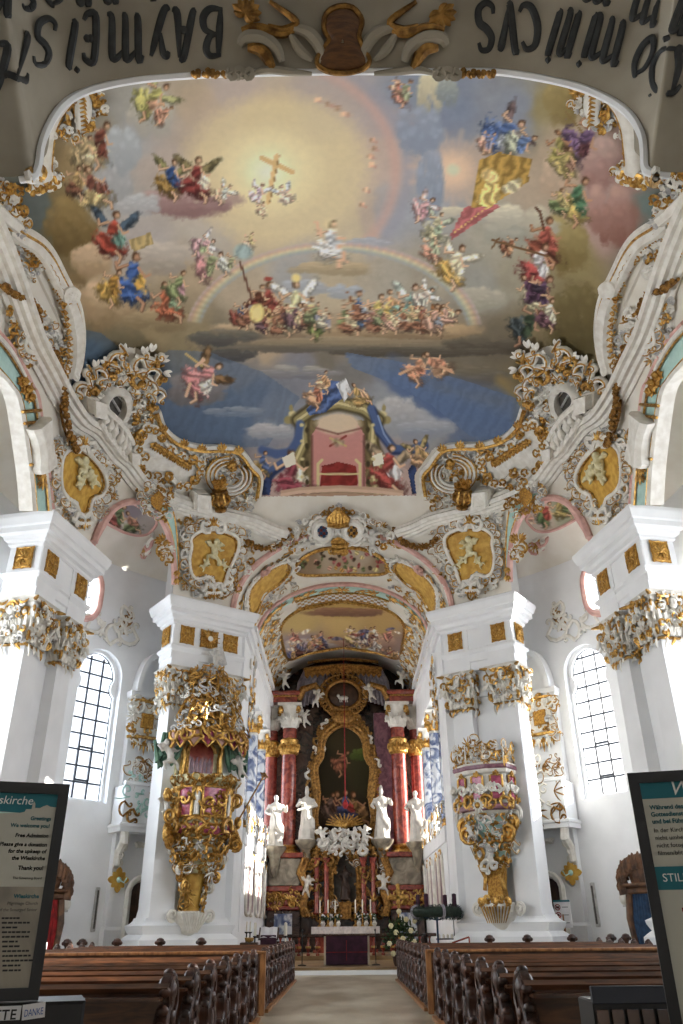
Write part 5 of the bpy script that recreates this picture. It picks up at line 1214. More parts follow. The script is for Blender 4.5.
# painted panels: soffit picture and choir ceiling picture
def arch_picture(name, label, u0, u1, w0, w1, painter, gain, h=.03, nu=150, nw=150, sup=4):
    mb = MB(); us = np.linspace(u0, u1, nu); ws = np.linspace(w0, w1, nw); rows = []
    cu, cw = (u0+u1)/2, (w0+w1)/2
    for w in ws:
        t = abs((w-cw)/((w1-w0)/2)); half = (u1-u0)/2*max(0, 1-t**sup)**(1/sup)+1e-3
        P, N = AS.P([(cu+half*q, w) for q in np.linspace(-1, 1, nu)], h); rows.append([tuple(p) for p in P])
    mb.grid(rows, flip=True)
    v = [Vector(mb.v[i]) for i in mb.f[len(mb.f)//2][:3]]
    if (v[1]-v[0]).cross(v[2]-v[0]).dot(Vector((0, v[0].y, 10))-v[0]) < 0: mb.f = [tuple(reversed(f)) for f in mb.f]
    x, y = project(np.array(mb.v)); cv = Canvas(x, y); painter(cv); age(cv)
    th = thing(name, label, 'ceiling painting', rows[len(rows)//2][nu//2])
    obj('picture', mb, M_['paint'], th, smooth=180, colors=pig(cv.c, gain))
    G = MB(); e = [r[0] for r in rows]+[r[-1] for r in rows[::-1]]; G.tube(e, .09, 6, up=(0, 0, -1), close=True); obj('gilt_frame', G, M_['gold'], th)
    return th
def p_soffit(cv):
    cv.field([(300, 560, (150, 120, 90)), (345, 560, (176, 150, 120)), (390, 560, (150, 124, 96)), (345, 552, (196, 190, 180))], warp=10)
    r = random.Random(3)
    for k in range(60): cv.dab(r.uniform(292, 392), r.uniform(551, 571), r.uniform(2, 4.5), r.uniform(1.5, 3), r.uniform(0, 3), r.choice([(160, 60, 56), (206, 150, 130), (96, 110, 60), (210, 190, 120), (176, 90, 90), (220, 206, 190), (80, 60, 40), (196, 140, 60)]), .4, .3, .2)
def p_choir(cv):
    cv.field([(340, 604, (190, 150, 70)), (300, 625, (196, 164, 90)), (380, 625, (190, 150, 80)), (340, 630, (206, 170, 96)), (340, 648, (180, 140, 110)), (300, 650, (150, 130, 140)), (390, 648, (150, 120, 110)), (340, 662, (130, 116, 120))], warp=14)
    r = random.Random(8)
    for c_ in [(345, 612, 40, 5, (150, 100, 70), (120, 80, 60)), (310, 645, 28, 7, (196, 180, 170), (150, 140, 150)), (370, 642, 30, 8, (206, 160, 130), (150, 110, 96)), (340, 655, 50, 6, (160, 140, 140), (120, 110, 120))]: cv.cloud(*c_)
    for k in range(26): cv.figure(r.uniform(292, 398), r.uniform(632, 660), r.uniform(12, 20), r.uniform(-.9, .9), r.choice([(206, 130, 110), (196, 190, 190), (90, 90, 140), (176, 80, 70), (206, 176, 110), (150, 130, 150), (120, 70, 60)]), r.choice([(210, 200, 190), (150, 90, 80), (196, 150, 90), (110, 110, 150)]), rr=r)
    for k in range(40): cv.dab(r.uniform(290, 400), r.uniform(628, 664), r.uniform(3, 8), r.uniform(1, 2.4), r.uniform(-.5, .5), r.choice([(216, 190, 170), (160, 80, 70), (110, 100, 130), (190, 140, 110), (226, 206, 190)]), .5, .4, .2)
arch_picture('arch_painting', 'small oval painting of flowers and fruit on the choir arch soffit', 3.6, 7.4, 32.2, 34.3, p_soffit, 1.2, .08, 120, 40, 2.2)
arch_picture('choir_ceiling_painting', 'pink and ochre cloud painting on the choir ceiling above the high altar', 2.3, 8.7, 37.2, 44.6, p_choir, 1.2, .05, 160, 150, 5)
def p_amb(cv):
    cv.field([(110, 500, (150, 140, 150)), (130, 510, (140, 130, 146)), (150, 530, (170, 160, 158)), (120, 530, (190, 182, 170)), (560, 505, (140, 150, 120)), (540, 515, (196, 170, 160)), (525, 530, (190, 180, 170))], warp=8)
    for a in [(118, 515, 26, .6, (150, 70, 66), (90, 110, 70)), (130, 522, 22, -.3, (96, 110, 70), (170, 110, 90)), (545, 512, 24, .4, (90, 120, 70), (176, 70, 60)), (560, 508, 22, -.4, (150, 130, 70), (90, 110, 70)), (530, 520, 18, .8, (206, 150, 130), (190, 170, 150))]: cv.figure(*a)
for sd in (-1, 1):
    mb = MB(); rows = []
    for k in np.linspace(.36, .64, 40):
        half = 10.5*max(.02, 1-abs((k-.5)/.145)**3)**.33; row = []
        for ph in np.linspace(28.5-half, 28.5+half, 70):
            r = RW+.3-(RW+.3-8.05)*k; z = 14.6+(16.9-14.6)*math.sin(k*PI/2)**.9-.12; a = math.radians(ph); row.append((sd*r*math.cos(a), YK+r*math.sin(a), z))
        rows.append(row)
    mb.grid(rows, flip=sd < 0); x, y = project(np.array(mb.v)); cv = Canvas(x, y); p_amb(cv); age(cv)
    th = thing('ambulatory_painting', 'small painted vault panel seen through the %s side arch' % SIDE[sd], 'ceiling painting', rows[20][35]); obj('picture', mb, M_['paint'], th, smooth=180, colors=pig(cv.c, 1.2))
    G = MB(); e = [r[0] for r in rows]+rows[-1][1:-1]+[r[-1] for r in rows[::-1]]+rows[0][-2:0:-1]; G.tube(e, .07, 5, up=(0, 0, -1), close=True); obj('stucco_frame', G, M_['pink'], th)
# gilded arabesques of the choir vault, ochre cartouches of the arch
for sd in (-1, 1):
    rn = random.Random(60+sd); SN = SIDE[sd]
    th = thing('choir_arabesque', 'dense gold leaf arabesque down the %s haunch of the choir vault' % SN, 'stucco scrollwork', (sd*3.6, 40, 13.2)); W, G, D = MB(), MB(), MB()
    scatter(AS, [(.15, 36), (2.5, 36), (2.3, 37.5), (2.2, 44.5), (2.4, 46.4), (.15, 46.4)], [], .34, .28, .5, .05, rn, W, G, D, .62, .1, n_max=2600, lift=(.03, .12)); finish(th, W, G, D, sd)
    th = thing('choir_arabesque', 'white and gold scrollwork on the %s shoulder of the choir arch soffit' % SN, 'stucco scrollwork', (sd*3.6, 33, 13.8)); W, G, D = MB(), MB(), MB()
    scatter(AS, [(.3, 31.3), (1.6, 31.4), (3.4, 31.7), (3.6, 34.6), (2.0, 34.7), (.3, 34.7)], [], .36, .3, .5, .045, rn, W, G, D, .42, .25, n_max=1500, lift=(.03, .1)); finish(th, W, G, D, sd)
    th = thing('arch_cartouche', 'long ochre cartouche with pink shell on the %s choir arch soffit' % SN, 'cartouche', (sd*3.2, 32.6, 15.0))
    poly = catmull([(1.1, 32.0), (1.5, 31.75), (2.3, 31.9), (3.2, 32.3), (3.3, 33.1), (2.7, 33.6), (1.9, 33.4), (1.2, 33.7), (.8, 33.0)], 3, True)
    P0 = fill(AS, poly, .1, .2); put('painted_ground', P0, 'ochre', th, sd); W, G = MB(), MB(); P, N = AS.P(poly, .14); G.tube(P, .07, 5, up=N, close=True); P, N = AS.P(scale_poly(poly, 1.14), .1); W.tube(P, .09, 5, up=N, close=True)
    for p in scale_poly(poly, 1.2)[::2]: sstroke(W if rn.random() < .6 else G, AS, tf(CS, p[0], p[1], .4, rn.uniform(0, 6)), .06, .14)
    Pk = MB(); flower(Pk, AS, 2.3, 31.6, .2, .3, .2, rn)
    for a in np.linspace(-1.2, 1.2, 7): sstroke(Pk, AS, [(2.3, 31.6), (2.3+.5*math.sin(a), 31.6+.45*math.cos(a))], .09, .16)
    put('pink_shell', Pk, 'pink', th, sd); finish(th, W, G, None, sd)
# twin coats of arms with crown and cherub holders over the choir arch
for x, lab, quart in ((322, 'left oval coat of arms, red and blue quarters, under the crown above the choir arch', ('redm', 'bluecloth')), (353, 'right oval coat of arms, gold and dark chequers, under the crown above the choir arch', ('bronze', 'gold'))):
    th = vthing('coat_of_arms', lab, 'coat of arms', x, 530, -1); ov = [(x+8.2*math.cos(a), 530+9.5*math.sin(a)) for a in np.linspace(0, 2*PI, 28, endpoint=False)]
    obj('shield', fill(VS, ov, .3, .4), M_[quart[0]], th, smooth=80)
    q = MB()
    for i in range(4):
        for j in range(4):
            if (i+j) % 2:
                P, N = VS.P([(x-6+3*i+a, 523.5+3.3*j+b) for a, b in ((0, 0), (3, 0), (3, 3.3), (0, 3.3))], .4); P2, _ = VS.P([(x-6+3*i+a, 523.5+3.3*j+b) for a, b in ((0, 0), (3, 0), (3, 3.3), (0, 3.3))], .46); q.loft([[tuple(p) for p in P[::-1]], [tuple(p) for p in P2[::-1]]])
    obj('quarters', q, M_[quart[1]], th, smooth=0)
    W, G = MB(), MB(); P, N = VS.P(ov, .36); W.tube(P, .16, 7, up=N, close=True); P, N = VS.P(scale_poly(ov, .86), .42); G.tube(P, .05, 5, up=N, close=True)
    for k in range(10): sstroke(W, VS, tf(CS, x+11*math.cos(k*.63), 530+12*math.sin(k*.63), 6, k*.63+PI), .09, .3, 5)
    obj('rim', W, M_['stucco'], th); obj('gilt_line', G, M_['gold'], th)
th = vthing('crown', 'gilded crown and cartouche between the twin coats of arms', 'crown', 338, 520, -1); G = MB()
for k in range(7): P, N = VS.P([(338+(k-3)*3, 521), (338+(k-3)*3.6, 515-2*(3-abs(k-3))), (338+(k-3)*.9, 506)], .55); G.tube(P, [.09, .1, .06], 5, up=N)
P, N = VS.P([(327, 521), (338, 523), (349, 521)], .55); G.tube(P, .14, 6, up=N); flower(G, VS, 338, 505, .16, 2, .6)
for k in range(12): sstroke(G, VS, tf(CS, 338+rnd.uniform(-8, 8), 546+rnd.uniform(-6, 6), 6, rnd.uniform(0, 6)), .07, .4, 5)
for y in (541, 546, 551): P, N = VS.P([(331, y), (338, y+1), (345, y)], .45); G.tube(P, .12, 5, up=N)
obj('gilding', G, M_['gold'], th)
for x, y, a, lab in ((373, 541, -.1, 'white cherub standing right of the twin coats of arms'), (300, 545, 1.1, 'white cherub lying left of the twin coats of arms')):
    th = MB(); putto(th, VS, x, y, 30 if x > 340 else 22, a, .45, rnd); o = obj('cherub', th, M_['statue'], label=lab, cat='cherub'); remesh(o, .035)
th = vthing('arms_scrollwork', 'white and gold scrolls surrounding the twin coats of arms', 'stucco scrollwork', 338, 545, -1); W, G, D = MB(), MB(), MB()
scatter(VS, [(272, 546), (300, 520), (340, 504), (380, 520), (402, 546), (376, 552), (340, 530), (300, 552)], [], 4.6, 4.5, 8, .05, rnd, W, G, D, .38, .2, n_max=1800, lift=(.05, .3)); finish(th, W, G, D, -1)

# ------------------------------------------------------------------ figures carved in the round
def statue(name, label, loc, H, rz, rn, mt='statue', cat='statue', mitre=False, arm=1, group=None, vox=.045):
    M = TR(*loc, rz=rz, sc=H); mb = MB(); ph = rn.uniform(0, 6)
    mb.lathe([(.13, 0), (.16, .03), (.15, .15), (.125, .32), (.12, .46), (.105, .56), (.125, .66), (.13, .74), (.1, .81), (.045, .835)], n=26, M=M, sx=1.0, sy=.8, fn=lambda a, z: 1+.16*math.sin(7*a+ph+z*6)*max(0, 1-z*1.25)+.05*math.sin(13*a-z*9))
    mb.tube([(0, 0, .8), (.0, -.01, .87)], .035, 7, M=M); mb.ball((0, -.015, .915), (.05, .058, .068), 10, 8, M)
    mb.ball((0, -.07, .905), (.013, .02, .016), 6, 4, M)
    mb.tube([(-.12, 0, .78), (-.2, -.03, .64), (-.14, -.15, .58 if arm > 0 else .7)], [.05, .045, .03], 7, M=M)
    mb.tube([(.12, 0, .78), (.21, -.04, .66), (.2*arm, -.18, .74 if arm > 0 else .55)], [.05, .045, .03], 7, M=M)
    for x, y, z in ((-.14, -.17, .58 if arm > 0 else .7), (.2*arm, -.2, .745 if arm > 0 else .55)): mb.ball((x, y, z), .026, 6, 5, M)
    for k in range(4): mb.tube([(-.13+.02*k, -.06-.02*k, .76-.02*k), (0, -.13, .55-.05*k), (.15, -.07, .36-.05*k), (.16, .04, .26-.05*k)], [.02, .03, .03, .015], 6, M=M)
    if mitre: mb.ball((0, 0, .985), (.045, .035, .08), 8, 6, M)
    else: mb.ball((0, .012, .93), (.056, .056, .06), 9, 6, M)
    mb.box(-.17, .17, -.14, .14, -.03, .012, M=M)
    o = obj(name, mb, M_[mt], label=label, cat=cat, group=group); remesh(o, vox); return o
def round_putto(mb, M, S=1.0, rn=random):
    """cherub in the round in frame M (x right, y up, z to the viewer)"""
    fs = FlatSurf(M); putto(mb, fs, 0, 0, S, rn.uniform(-.3, .3), .0, rn, sit=rn.random() < .5, sc=1.0, yup=1)

# ------------------------------------------------------------------ choir columns and panels
for sd in (-1, 1):
    SN = SIDE[sd]
    for i, y in enumerate((34.4, 38.4, 42.4)):
        where = ('nearest the nave', 'in the middle', 'next to the high altar')[i]
        th = thing('choir_column', 'blue-veined marble column of the %s choir arcade, %s' % (SN, where), 'column', (sd*4.4, y, 5.0))
        for j, dx in enumerate((0,)):
            mb = MB(); mb.lathe([(.36, 5.0), (.4, 5.05), (.4, 5.15), (.34, 5.2), (.38, 5.3), (.31, 5.38)], (sd*4.4, y, 0), 20); obj('base', mb, M_['gold'], th)
            mb = MB(); mb.lathe([(.3, 5.36), (.31, 7), (.27, 9.7)], (sd*4.4, y, 0), 20); obj('shaft', mb, M_['bluem'], th)
            mb = MB(); mb.lathe([(.3, 9.65), (.26, 9.72), (.28, 10.0), (.38, 10.5), (.42, 10.58)], (sd*4.4, y, 0), 16); 
            mb.box(sd*4.4-.45, sd*4.4+.45, y-.45, y+.45, 10.58, 10.72); obj('capital', mb, M_['stucco'], th)
            G = MB()
            for k in range(10):
                a = k*2*PI/10; c, s = math.cos(a), math.sin(a); acanthus(G, (sd*4.4+.26*c, y+.26*s, 9.75), (c, s), .55, .2, None, .5)
            for k in range(4): a = k*PI/2+PI/4; volute(G, (sd*4.4+.46*math.cos(a), y+.46*math.sin(a), 10.4), .15, (math.cos(a), math.sin(a)), None, th=.05)
            obj('gilded_leaves', G, M_['gold'], th)
    for i, y in enumerate((35.6, 37.2, 39.6, 41.2, 43.6)):
        th = thing('marble_panel', '%s rose marble panel in the white %s choir parapet' % (('first', 'second', 'third', 'fourth', 'fifth')[i], SN), 'panel', (sd*3.98, y, 2.9))
        M = side(frame((-4.04, y, 2.0), (0, 1, 0), (0, 0, 1), (1, 0, 0)), sd); mb = MB(); pl = catmull([(-.5, 0), (.5, 0), (.55, .9), (.42, 1.9), (0, 2.15), (-.42, 1.9), (-.55, .9)], 4, True)
        mb.plate(pl, .06, M=M, bev=.05); obj('slab', mb, M_['purplem'], th); W = MB(); W.tube([(x, z, .05) for x, z in pl], .07, 6, M=M, close=True); obj('frame', W, M_['stucco'], th)
        G = MB()
        for _ in range(3): sstroke(G, FlatSurf(M), tf(CS, rnd.uniform(-.3, .3), 2.1, .3, rnd.uniform(0, 6)), .03, .08)
        obj('gilding', G, M_['gold'], th)
    th = thing('gallery_railing', 'white and gold openwork railing between the %s choir columns' % SN, 'railing', (sd*3.9, 39, 5.0)); W, G, D = MB(), MB(), MB()
    M = side(frame((-4.05, 39, 5.0), (0, 1, 0), (0, 0, 1), (1, 0, 0)), sd); FS = FlatSurf(M)
    scatter(FS, [(-5, 0), (5, 0), (5, .9), (-5, .9)], [], .3, .26, .42, .04, rnd, W, G, D, .18, .3, n_max=900)
    W.tube([(-5, .95, 0), (5, .95, 0)], .07, 6, M=M)
    for mb, nm, mt in ((W, 'white_scrolls', 'stucco'), (G, 'gilt_scrolls', 'gold'), (D, 'grey_scrolls', 'stucco2')): obj(nm, mb, M_[mt], th, kind='stuff')
    th = thing('gilded_pier_ornament', 'gilded capital and scrolls crowning the %s choir pier at the springing' % SN, 'ornament', (sd*3.75, 33, 10.6)); W, G, D = MB(), MB(), MB()
    FS = FlatSurf(side(frame((-4.05, 32.9, 9.0), (0, 1, 0), (0, 0, 1), (1, 0, 0)), sd)); scatter(FS, [(.5, 0), (1.4, 0), (1.4, 3.0), (.5, 3.0)], [], .26, .26, .42, .045, rnd, W, G, D, .4, .25, n_max=500, lift=(0, .2))
    for mb, nm, mt in ((W, 'white_scrolls', 'stucco'), (G, 'gilt_scrolls', 'gold'), (D, 'grey_scrolls', 'stucco2')): obj(nm, mb, M_[mt], th, kind='stuff')
# ------------------------------------------------------------------ high altar
AY = 44.6
def ax(px, py): return atY(px, py, AY)
th = thing('high_altar', 'tall red marble and gilded high altar filling the choir end', 'altar', (0, AY, .36))
AL = th
def abox(nm, x0, x1, y0, y1, z0, z1, mt, par=th, bev=.0):
    mb = MB(); mb.box(x0, x1, y0, y1, z0, z1, bev=bev); return obj(nm, mb, M_[mt], par, smooth=20)
rn = random.Random(21)
abox('back_wall', -4.2, 4.2, 46.2, 46.8, .36, 13.6, 'darkm')
for s in (-1, 1):
    for cx, w, yy in ((3.1*s, .82, AY), (4.0*s, .45, AY+.6)):
        P = lambda nm, e, z0, z1, mt: abox(nm, cx-w-e, cx+w+e, yy-.75-e, yy+1.4, z0, z1, mt, bev=.04)
        P('plinth', .1, .36, .7, 'redm'); P('dado', 0, .7, 2.2, 'darkm'); P('moulding', .08, 2.2, 2.4, 'redm'); P('frieze', .0, 2.4, 3.05, 'redm'); P('moulding', .12, 3.05, 3.3, 'redm'); P('block', -.02, 3.3, 4.6, 'greym'); P('moulding', .14, 4.6, 4.85, 'redm')
        if w > .6:
            G, W, D = MB(), MB(), MB(); FS = FlatSurf(frame((cx, yy-.76, 2.4), (1, 0, 0), (0, 0, 1), (0, -1, 0)))
            scatter(FS, [(-w, 0), (w, 0), (w, .65), (-w, .65)], [], .2, .22, .36, .05, rn, G, G, G, .9, 0, n_max=300); 
            for k in (-.45, .45): flower(G, FS, k*w*1.2, .33, .13, .16, .1, rn)
            obj('gilded_frieze', G, M_['gold'], th)
            abox('dado_panel', cx-.45, cx+.45, yy-.8, yy-.74, .85, 2.05, 'bluem')
    for cx, yy, r in ((3.02*s, AY-.1, .42), (4.05*s, AY+.5, .34)):
        mb = MB(); mb.lathe([(r+.18, 4.85), (r+.2, 4.95), (r+.06, 5.05), (r+.14, 5.16), (r+.02, 5.26)], (cx, yy, 0), 24); b = obj('column_base', mb, M_['gold'], th)
        mb = MB(); mb.lathe([(r, 5.2), (r*1.02, 7), (r*.92, 11.4)], (cx, yy, 0), 26); obj('column', mb, M_['redm'], th)
        mb = MB(); mb.lathe([(r*.98, 9.85), (r+.1, 9.95), (r+.04, 10.3), (r+.1, 10.65), (r*.98, 10.75)], (cx, yy, 0), 24); 
        for k in range(14): a = k*2*PI/14; acanthus(mb, (cx+(r+.02)*math.cos(a), yy+(r+.02)*math.sin(a), 9.95), (math.cos(a), math.sin(a)), .6, .2, None, .25)
        obj('collar', mb, M_['gold'], th)
        mb = MB(); mb.lathe([(r*.95, 11.3), (r, 11.5), (r+.05, 12.1), (r+.22, 12.5)], (cx, yy, 0), 20); mb.box(cx-r-.25, cx+r+.25, yy-r-.25, yy+r+.25, 12.5, 12.65)
        for k in range(8): a = k*2*PI/8; acanthus(mb, (cx+r*math.cos(a), yy+r*math.sin(a), 11.4), (math.cos(a), math.sin(a)), .75, .34, None, .5)
        cp = obj('column_capital', mb, M_['stucco'], th); G = MB()
        for k in range(4): a = k*PI/2+PI/4; volute(G, (cx+(r+.24)*math.cos(a), yy+(r+.24)*math.sin(a), 12.3), .2, (math.cos(a), math.sin(a)), None, th=.06)
        obj('gilding', G, M_['gold'], cp)
    # entablature blocks and broken pediment
    abox('entablature', s*3.6-1.0, s*3.6+1.0, AY-.75, AY+1.6, 12.65, 12.95, 'redm'); abox('entablature', s*3.6-1.15, s*3.6+1.15, AY-.9, AY+1.6, 13.05, 13.3, 'redm', bev=.08); abox('entablature', s*3.6-.95, s*3.6+.95, AY-.7, AY+1.6, 12.95, 13.05, 'gold')
    mb = MB(); mb.tube([(s*2.6, AY-.3, 12.9), (s*2.3, AY-.3, 13.5), (s*1.6, AY-.2, 13.75), (s*1.2, AY-.1, 13.3), (s*1.4, AY-.1, 13.0)], [.24, .22, .2, .16, .08], 8, up=(0, -1, 0)); obj('pediment_volute', mb, M_['goldd'], th)
    # side bays behind the statues
    abox('side_bay', s*2.3-.55, s*2.3+.55, AY+.9, AY+1.5, .36, 12.4, 'purplem' if s > 0 else 'darkm')
# gilded picture frame and painting (plain dark devotional scene)
PIC = [(-1.3, 6.2), (1.3, 6.2), (1.36, 8.0), (1.5, 9.3), (1.2, 9.9), (1.1, 10.7), (.75, 11.25), (0, 11.6), (-.75, 11.25), (-1.1, 10.7), (-1.2, 9.9), (-1.5, 9.3), (-1.36, 8.0)]
pic = catmull(PIC[:], 5, True); FSA = FlatSurf(frame((0, AY+.8, 0), (1, 0, 0), (0, 0, 1), (0, -1, 0)))
nx_, nz_ = 110, 190; rows = []
for z in np.linspace(6.12, 11.6, nz_):
    xs = []
    for i in range(len(pic)):
        (xa, za), (xb, zb) = pic[i], pic[(i+1) % len(pic)]
        if (za > z) != (zb > z): xs.append(xa+(xb-xa)*(z-za)/(zb-za))
    x0, x1 = (min(xs), max(xs)) if len(xs) > 1 else (-.05, .05)
    rows.append([(x0+(x1-x0)*i/nx_, AY+.78, z) for i in range(nx_+1)])
mb = MB(); mb.grid(rows); V = np.array(mb.v); cv = Canvas(V[:, 0]*20+40, (12-V[:, 2])*20)
cv.field([(40, 20, (66, 58, 38)), (20, 60, (48, 42, 28)), (60, 60, (58, 54, 34)), (40, 100, (54, 42, 30)), (40, 115, (38, 28, 20))], warp=10)
for a in [(30, 95, 34, .1, (150, 120, 96), (90, 50, 44)), (52, 96, 34, -.2, (130, 100, 60), (160, 120, 80)), (41, 92, 30, 0, (70, 76, 110), (150, 60, 52)), (38, 45, 26, .6, (140, 90, 66), (90, 60, 40)), (24, 92, 26, .3, (120, 96, 84), (70, 50, 40))]: cv.figure(*a, skin=(176, 130, 96))
cv.cloud(58, 40, 12, 8, (96, 110, 50), (60, 70, 34)); cv.dab(40, 112, 18, 4, 0, (70, 52, 30), .4)
obj('altar_painting', mb, M_['paint'], th, smooth=0, colors=pig(cv.c, .8))
G = MB(); W = MB(); G.tube([(x, AY+.7, z) for x, z in scale_poly(pic, 1.03)], .14, 7, up=(0, -1, 0), close=True); G.tube([(x, AY+.72, z) for x, z in scale_poly(pic, 1.16)], .2, 7, up=(0, -1, 0), close=True)
for i, p in enumerate(scale_poly(pic, 1.22)[::2]): sstroke(G if i % 4 else W, FSA, tf(CS, p[0], p[1], rn.uniform(.4, .65), rn.uniform(0, 6)), .09, .12, 5); spray(G, FSA, p[0], p[1], .4, rn.uniform(0, 6), .06, .1, 4, .8, rn)
fr = obj('gilt_frame', G, M_['goldd'], th); obj('white_highlights', W, M_['stucco'], fr)
# canopy with medallion
mb = MB(); 
for s in (-1, 1):
    for k in range(9): mb.tube([(s*(.9+.16*k), AY+.9, 15.0), (s*(.95+.2*k), AY+.85, 14.2), (s*(1.0+.22*k), AY+.9, 13.2-.06*k)], [.14, .16, .1], 6)
obj('lilac_drapery', mb, M_['lilac'], th)
G = MB()
for k in range(15):
    x = -2.1+.3*k; zz = 15.0-.12*abs(x)**1.6*.5; G.plate([(-.15, 0), (.15, 0), (.15, -.35), (0, -.55), (-.15, -.35)], .08, M=frame((x, AY+.3, zz), (1, 0, 0), (0, 0, 1), (0, -1, 0)))
G.tube([(x, AY+.3, 15.05-.06*abs(x)**1.6) for x in np.linspace(-2.3, 2.3, 20)], .13, 6, up=(0, -1, 0)); G.tube([(x, AY+.5, 15.5-.06*abs(x)**1.6) for x in np.linspace(-2.1, 2.1, 20)], .1, 6, up=(0, -1, 0)); obj('gilded_valance', G, M_['goldd'], th)
mb = MB(); mb.ball((0, AY+.6, 13.35), (.95, .2, .8), 20, 10); obj('medallion', mb, M_['bronze'], th)
G = MB(); G.tube([(1.02*math.cos(a), AY+.45, 13.35+.86*math.sin(a)) for a in np.linspace(0, 2*PI, 30, endpoint=False)], .13, 7, up=(0, -1, 0), close=True)
for k in range(26): a = k*.2417; sstroke(G, FSA, tf(CS, 1.2*math.cos(a), 13.35+1.02*math.sin(a), .4, a+PI), .07, .35)
for _ in range(26): sstroke(G, FSA, tf(CS, rn.uniform(-.8, .8), rn.uniform(11.75, 12.5), .4, rn.uniform(0, 6)), .09, .3, 5)
G.ball((0, AY+.5, 12.1), (.7, .2, .45), 12, 7); obj('medallion_rim', G, M_['goldd'], th)
L = MB(); L.ball((0, AY+.35, 13.15), (.3, .1, .13), 10, 6); L.ball((-.3, AY+.33, 13.28), (.09, .08, .1), 8, 5); L.tube([(-.22, AY+.35, 13.18), (-.3, AY+.34, 13.26)], .07, 6)
for x in (-.2, -.1, .12, .22): L.tube([(x, AY+.33, 13.1), (x+.02, AY+.33, 12.9)], .03, 5)
obj('lamb_relief', L, M_['statue'], th)
# tabernacle zone
G, W, B = MB(), MB(), MB()
for s in (-1, 1):
    for x, h in ((.95, 5.2), (1.45, 4.9)):
        c = MB(); c.lathe([(.16, 2.0), (.19, 2.06), (.13, 2.15), (.13, 4.3), (.2, 4.5), (.22, 4.6)], (s*x, AY-.6, 0), 12); obj('small_column', c, M_['redm'], th)
        sstroke(G, FSA, tf(SS, s*x, 4.9, .7, .4*s), .1, 1.5, 5)
    for k in range(3):
        G.tube([(s*(1.9+.1*k), AY-.7-.1*k, 4.6), (s*(2.2+.08*k), AY-.7, 3.9), (s*(1.8+.1*k), AY-.75, 3.2), (s*(2.1+.05*k), AY-.8, 2.4), (s*(1.8+.15*k), AY-.8, 1.9)], [.1, .16, .13, .16, .1], 7, up=(0, -1, 0))
    B.box(s*1.75-.5, s*1.75+.5, AY-.2, AY+.9, .36, 4.9); B.box(s*.95-.35, s*.95+.35, AY-.3, AY+.9, .36, 4.8)
B.box(-2.2, 2.2, AY, AY+1, .36, 2.0); B.box(-2.25, 2.25, AY-.35, AY+.8, 4.75, 4.95)
obj('tabernacle_body', B, M_['darkm'], th, smooth=0)
FSB = FlatSurf(frame((0, AY-.3, 0), (1, 0, 0), (0, 0, 1), (0, -1, 0)))
NIC = catmull([(-.5, 2.6), (.5, 2.6), (.62, 3.4), (.5, 4.3), (0, 4.75), (-.5, 4.3), (-.62, 3.4)], 5, True)
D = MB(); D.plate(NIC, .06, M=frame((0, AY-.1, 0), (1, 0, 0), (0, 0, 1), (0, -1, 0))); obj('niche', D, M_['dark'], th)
for k_ in (1.08, 1.28): G.tube([(x, AY-.42, z) for x, z in scale_poly(NIC, k_)], .1, 6, up=(0, -1, 0), close=True)
scatter(FSB, [(-2.1, 1.9), (2.1, 1.9), (2.2, 4.9), (1.2, 5.3), (0, 5.5), (-1.2, 5.3), (-2.2, 4.9)], [scale_poly(NIC, 1.05)], .27, .28, .5, .07, rn, W, G, G, .8, .1, n_max=1600, lift=(.1, .5))
G.box(-.3, .3, AY-.75, AY-.2, 1.8, 2.55); G.plate(catmull([(-.25, 1.85), (.25, 1.85), (.25, 2.4), (0, 2.5), (-.25, 2.4)], 3, True), .06, M=frame((0, AY-.78, 0), (1, 0, 0), (0, 0, 1), (0, -1, 0)))
tz = obj('gilded_tabernacle', G, M_['goldd'], th); 
scatter(FSB, [(-1.5, 5.1), (-.5, 5.9), (.6, 5.9), (1.2, 5.3), (.9, 4.8), (-1.0, 4.9)], [], .2, .3, .5, .09, rn, W, W, G, .1, 0, n_max=500, lift=(.3, .7)); obj('white_clouds', W, M_['statue'], th, kind='stuff')
# things standing on the altar
labs = [(-3.6, 5.15, AY-1.0, 'white robed statue on the console at the far left of the altar', 0, 1), (-2.0, 5.5, AY-.45, 'white mitred statue between the left red column and the altar painting', 1, -1), (1.98, 5.5, AY-.45, 'white mitred statue between the altar painting and the right red column', 1, 1), (3.75, 5.3, AY-1.0, 'white statue with raised arm at the far right of the altar', 0, 1)]
for x, z, y, lb, mi_, ar in labs:
    statue('saint_statue', lb, (x, y, z), 2.55, -.15*x/3, rn, mitre=mi_, arm=ar)
    c = MB(); c.lathe([(.08, z-1.5), (.2, z-1.2), (.3, z-.5), (.55, z-.2), (.6, z-.08), (.6, z-.03)], (x, y, 0), 16); tag(obj('statue_console', c, M_['greym'], None), 'stone console bracket, %s of the altar statues' % ('under the leftmost' if x < -3 else 'under the inner left' if x < 0 else 'under the inner right' if x < 3 else 'under the rightmost'), 'console')
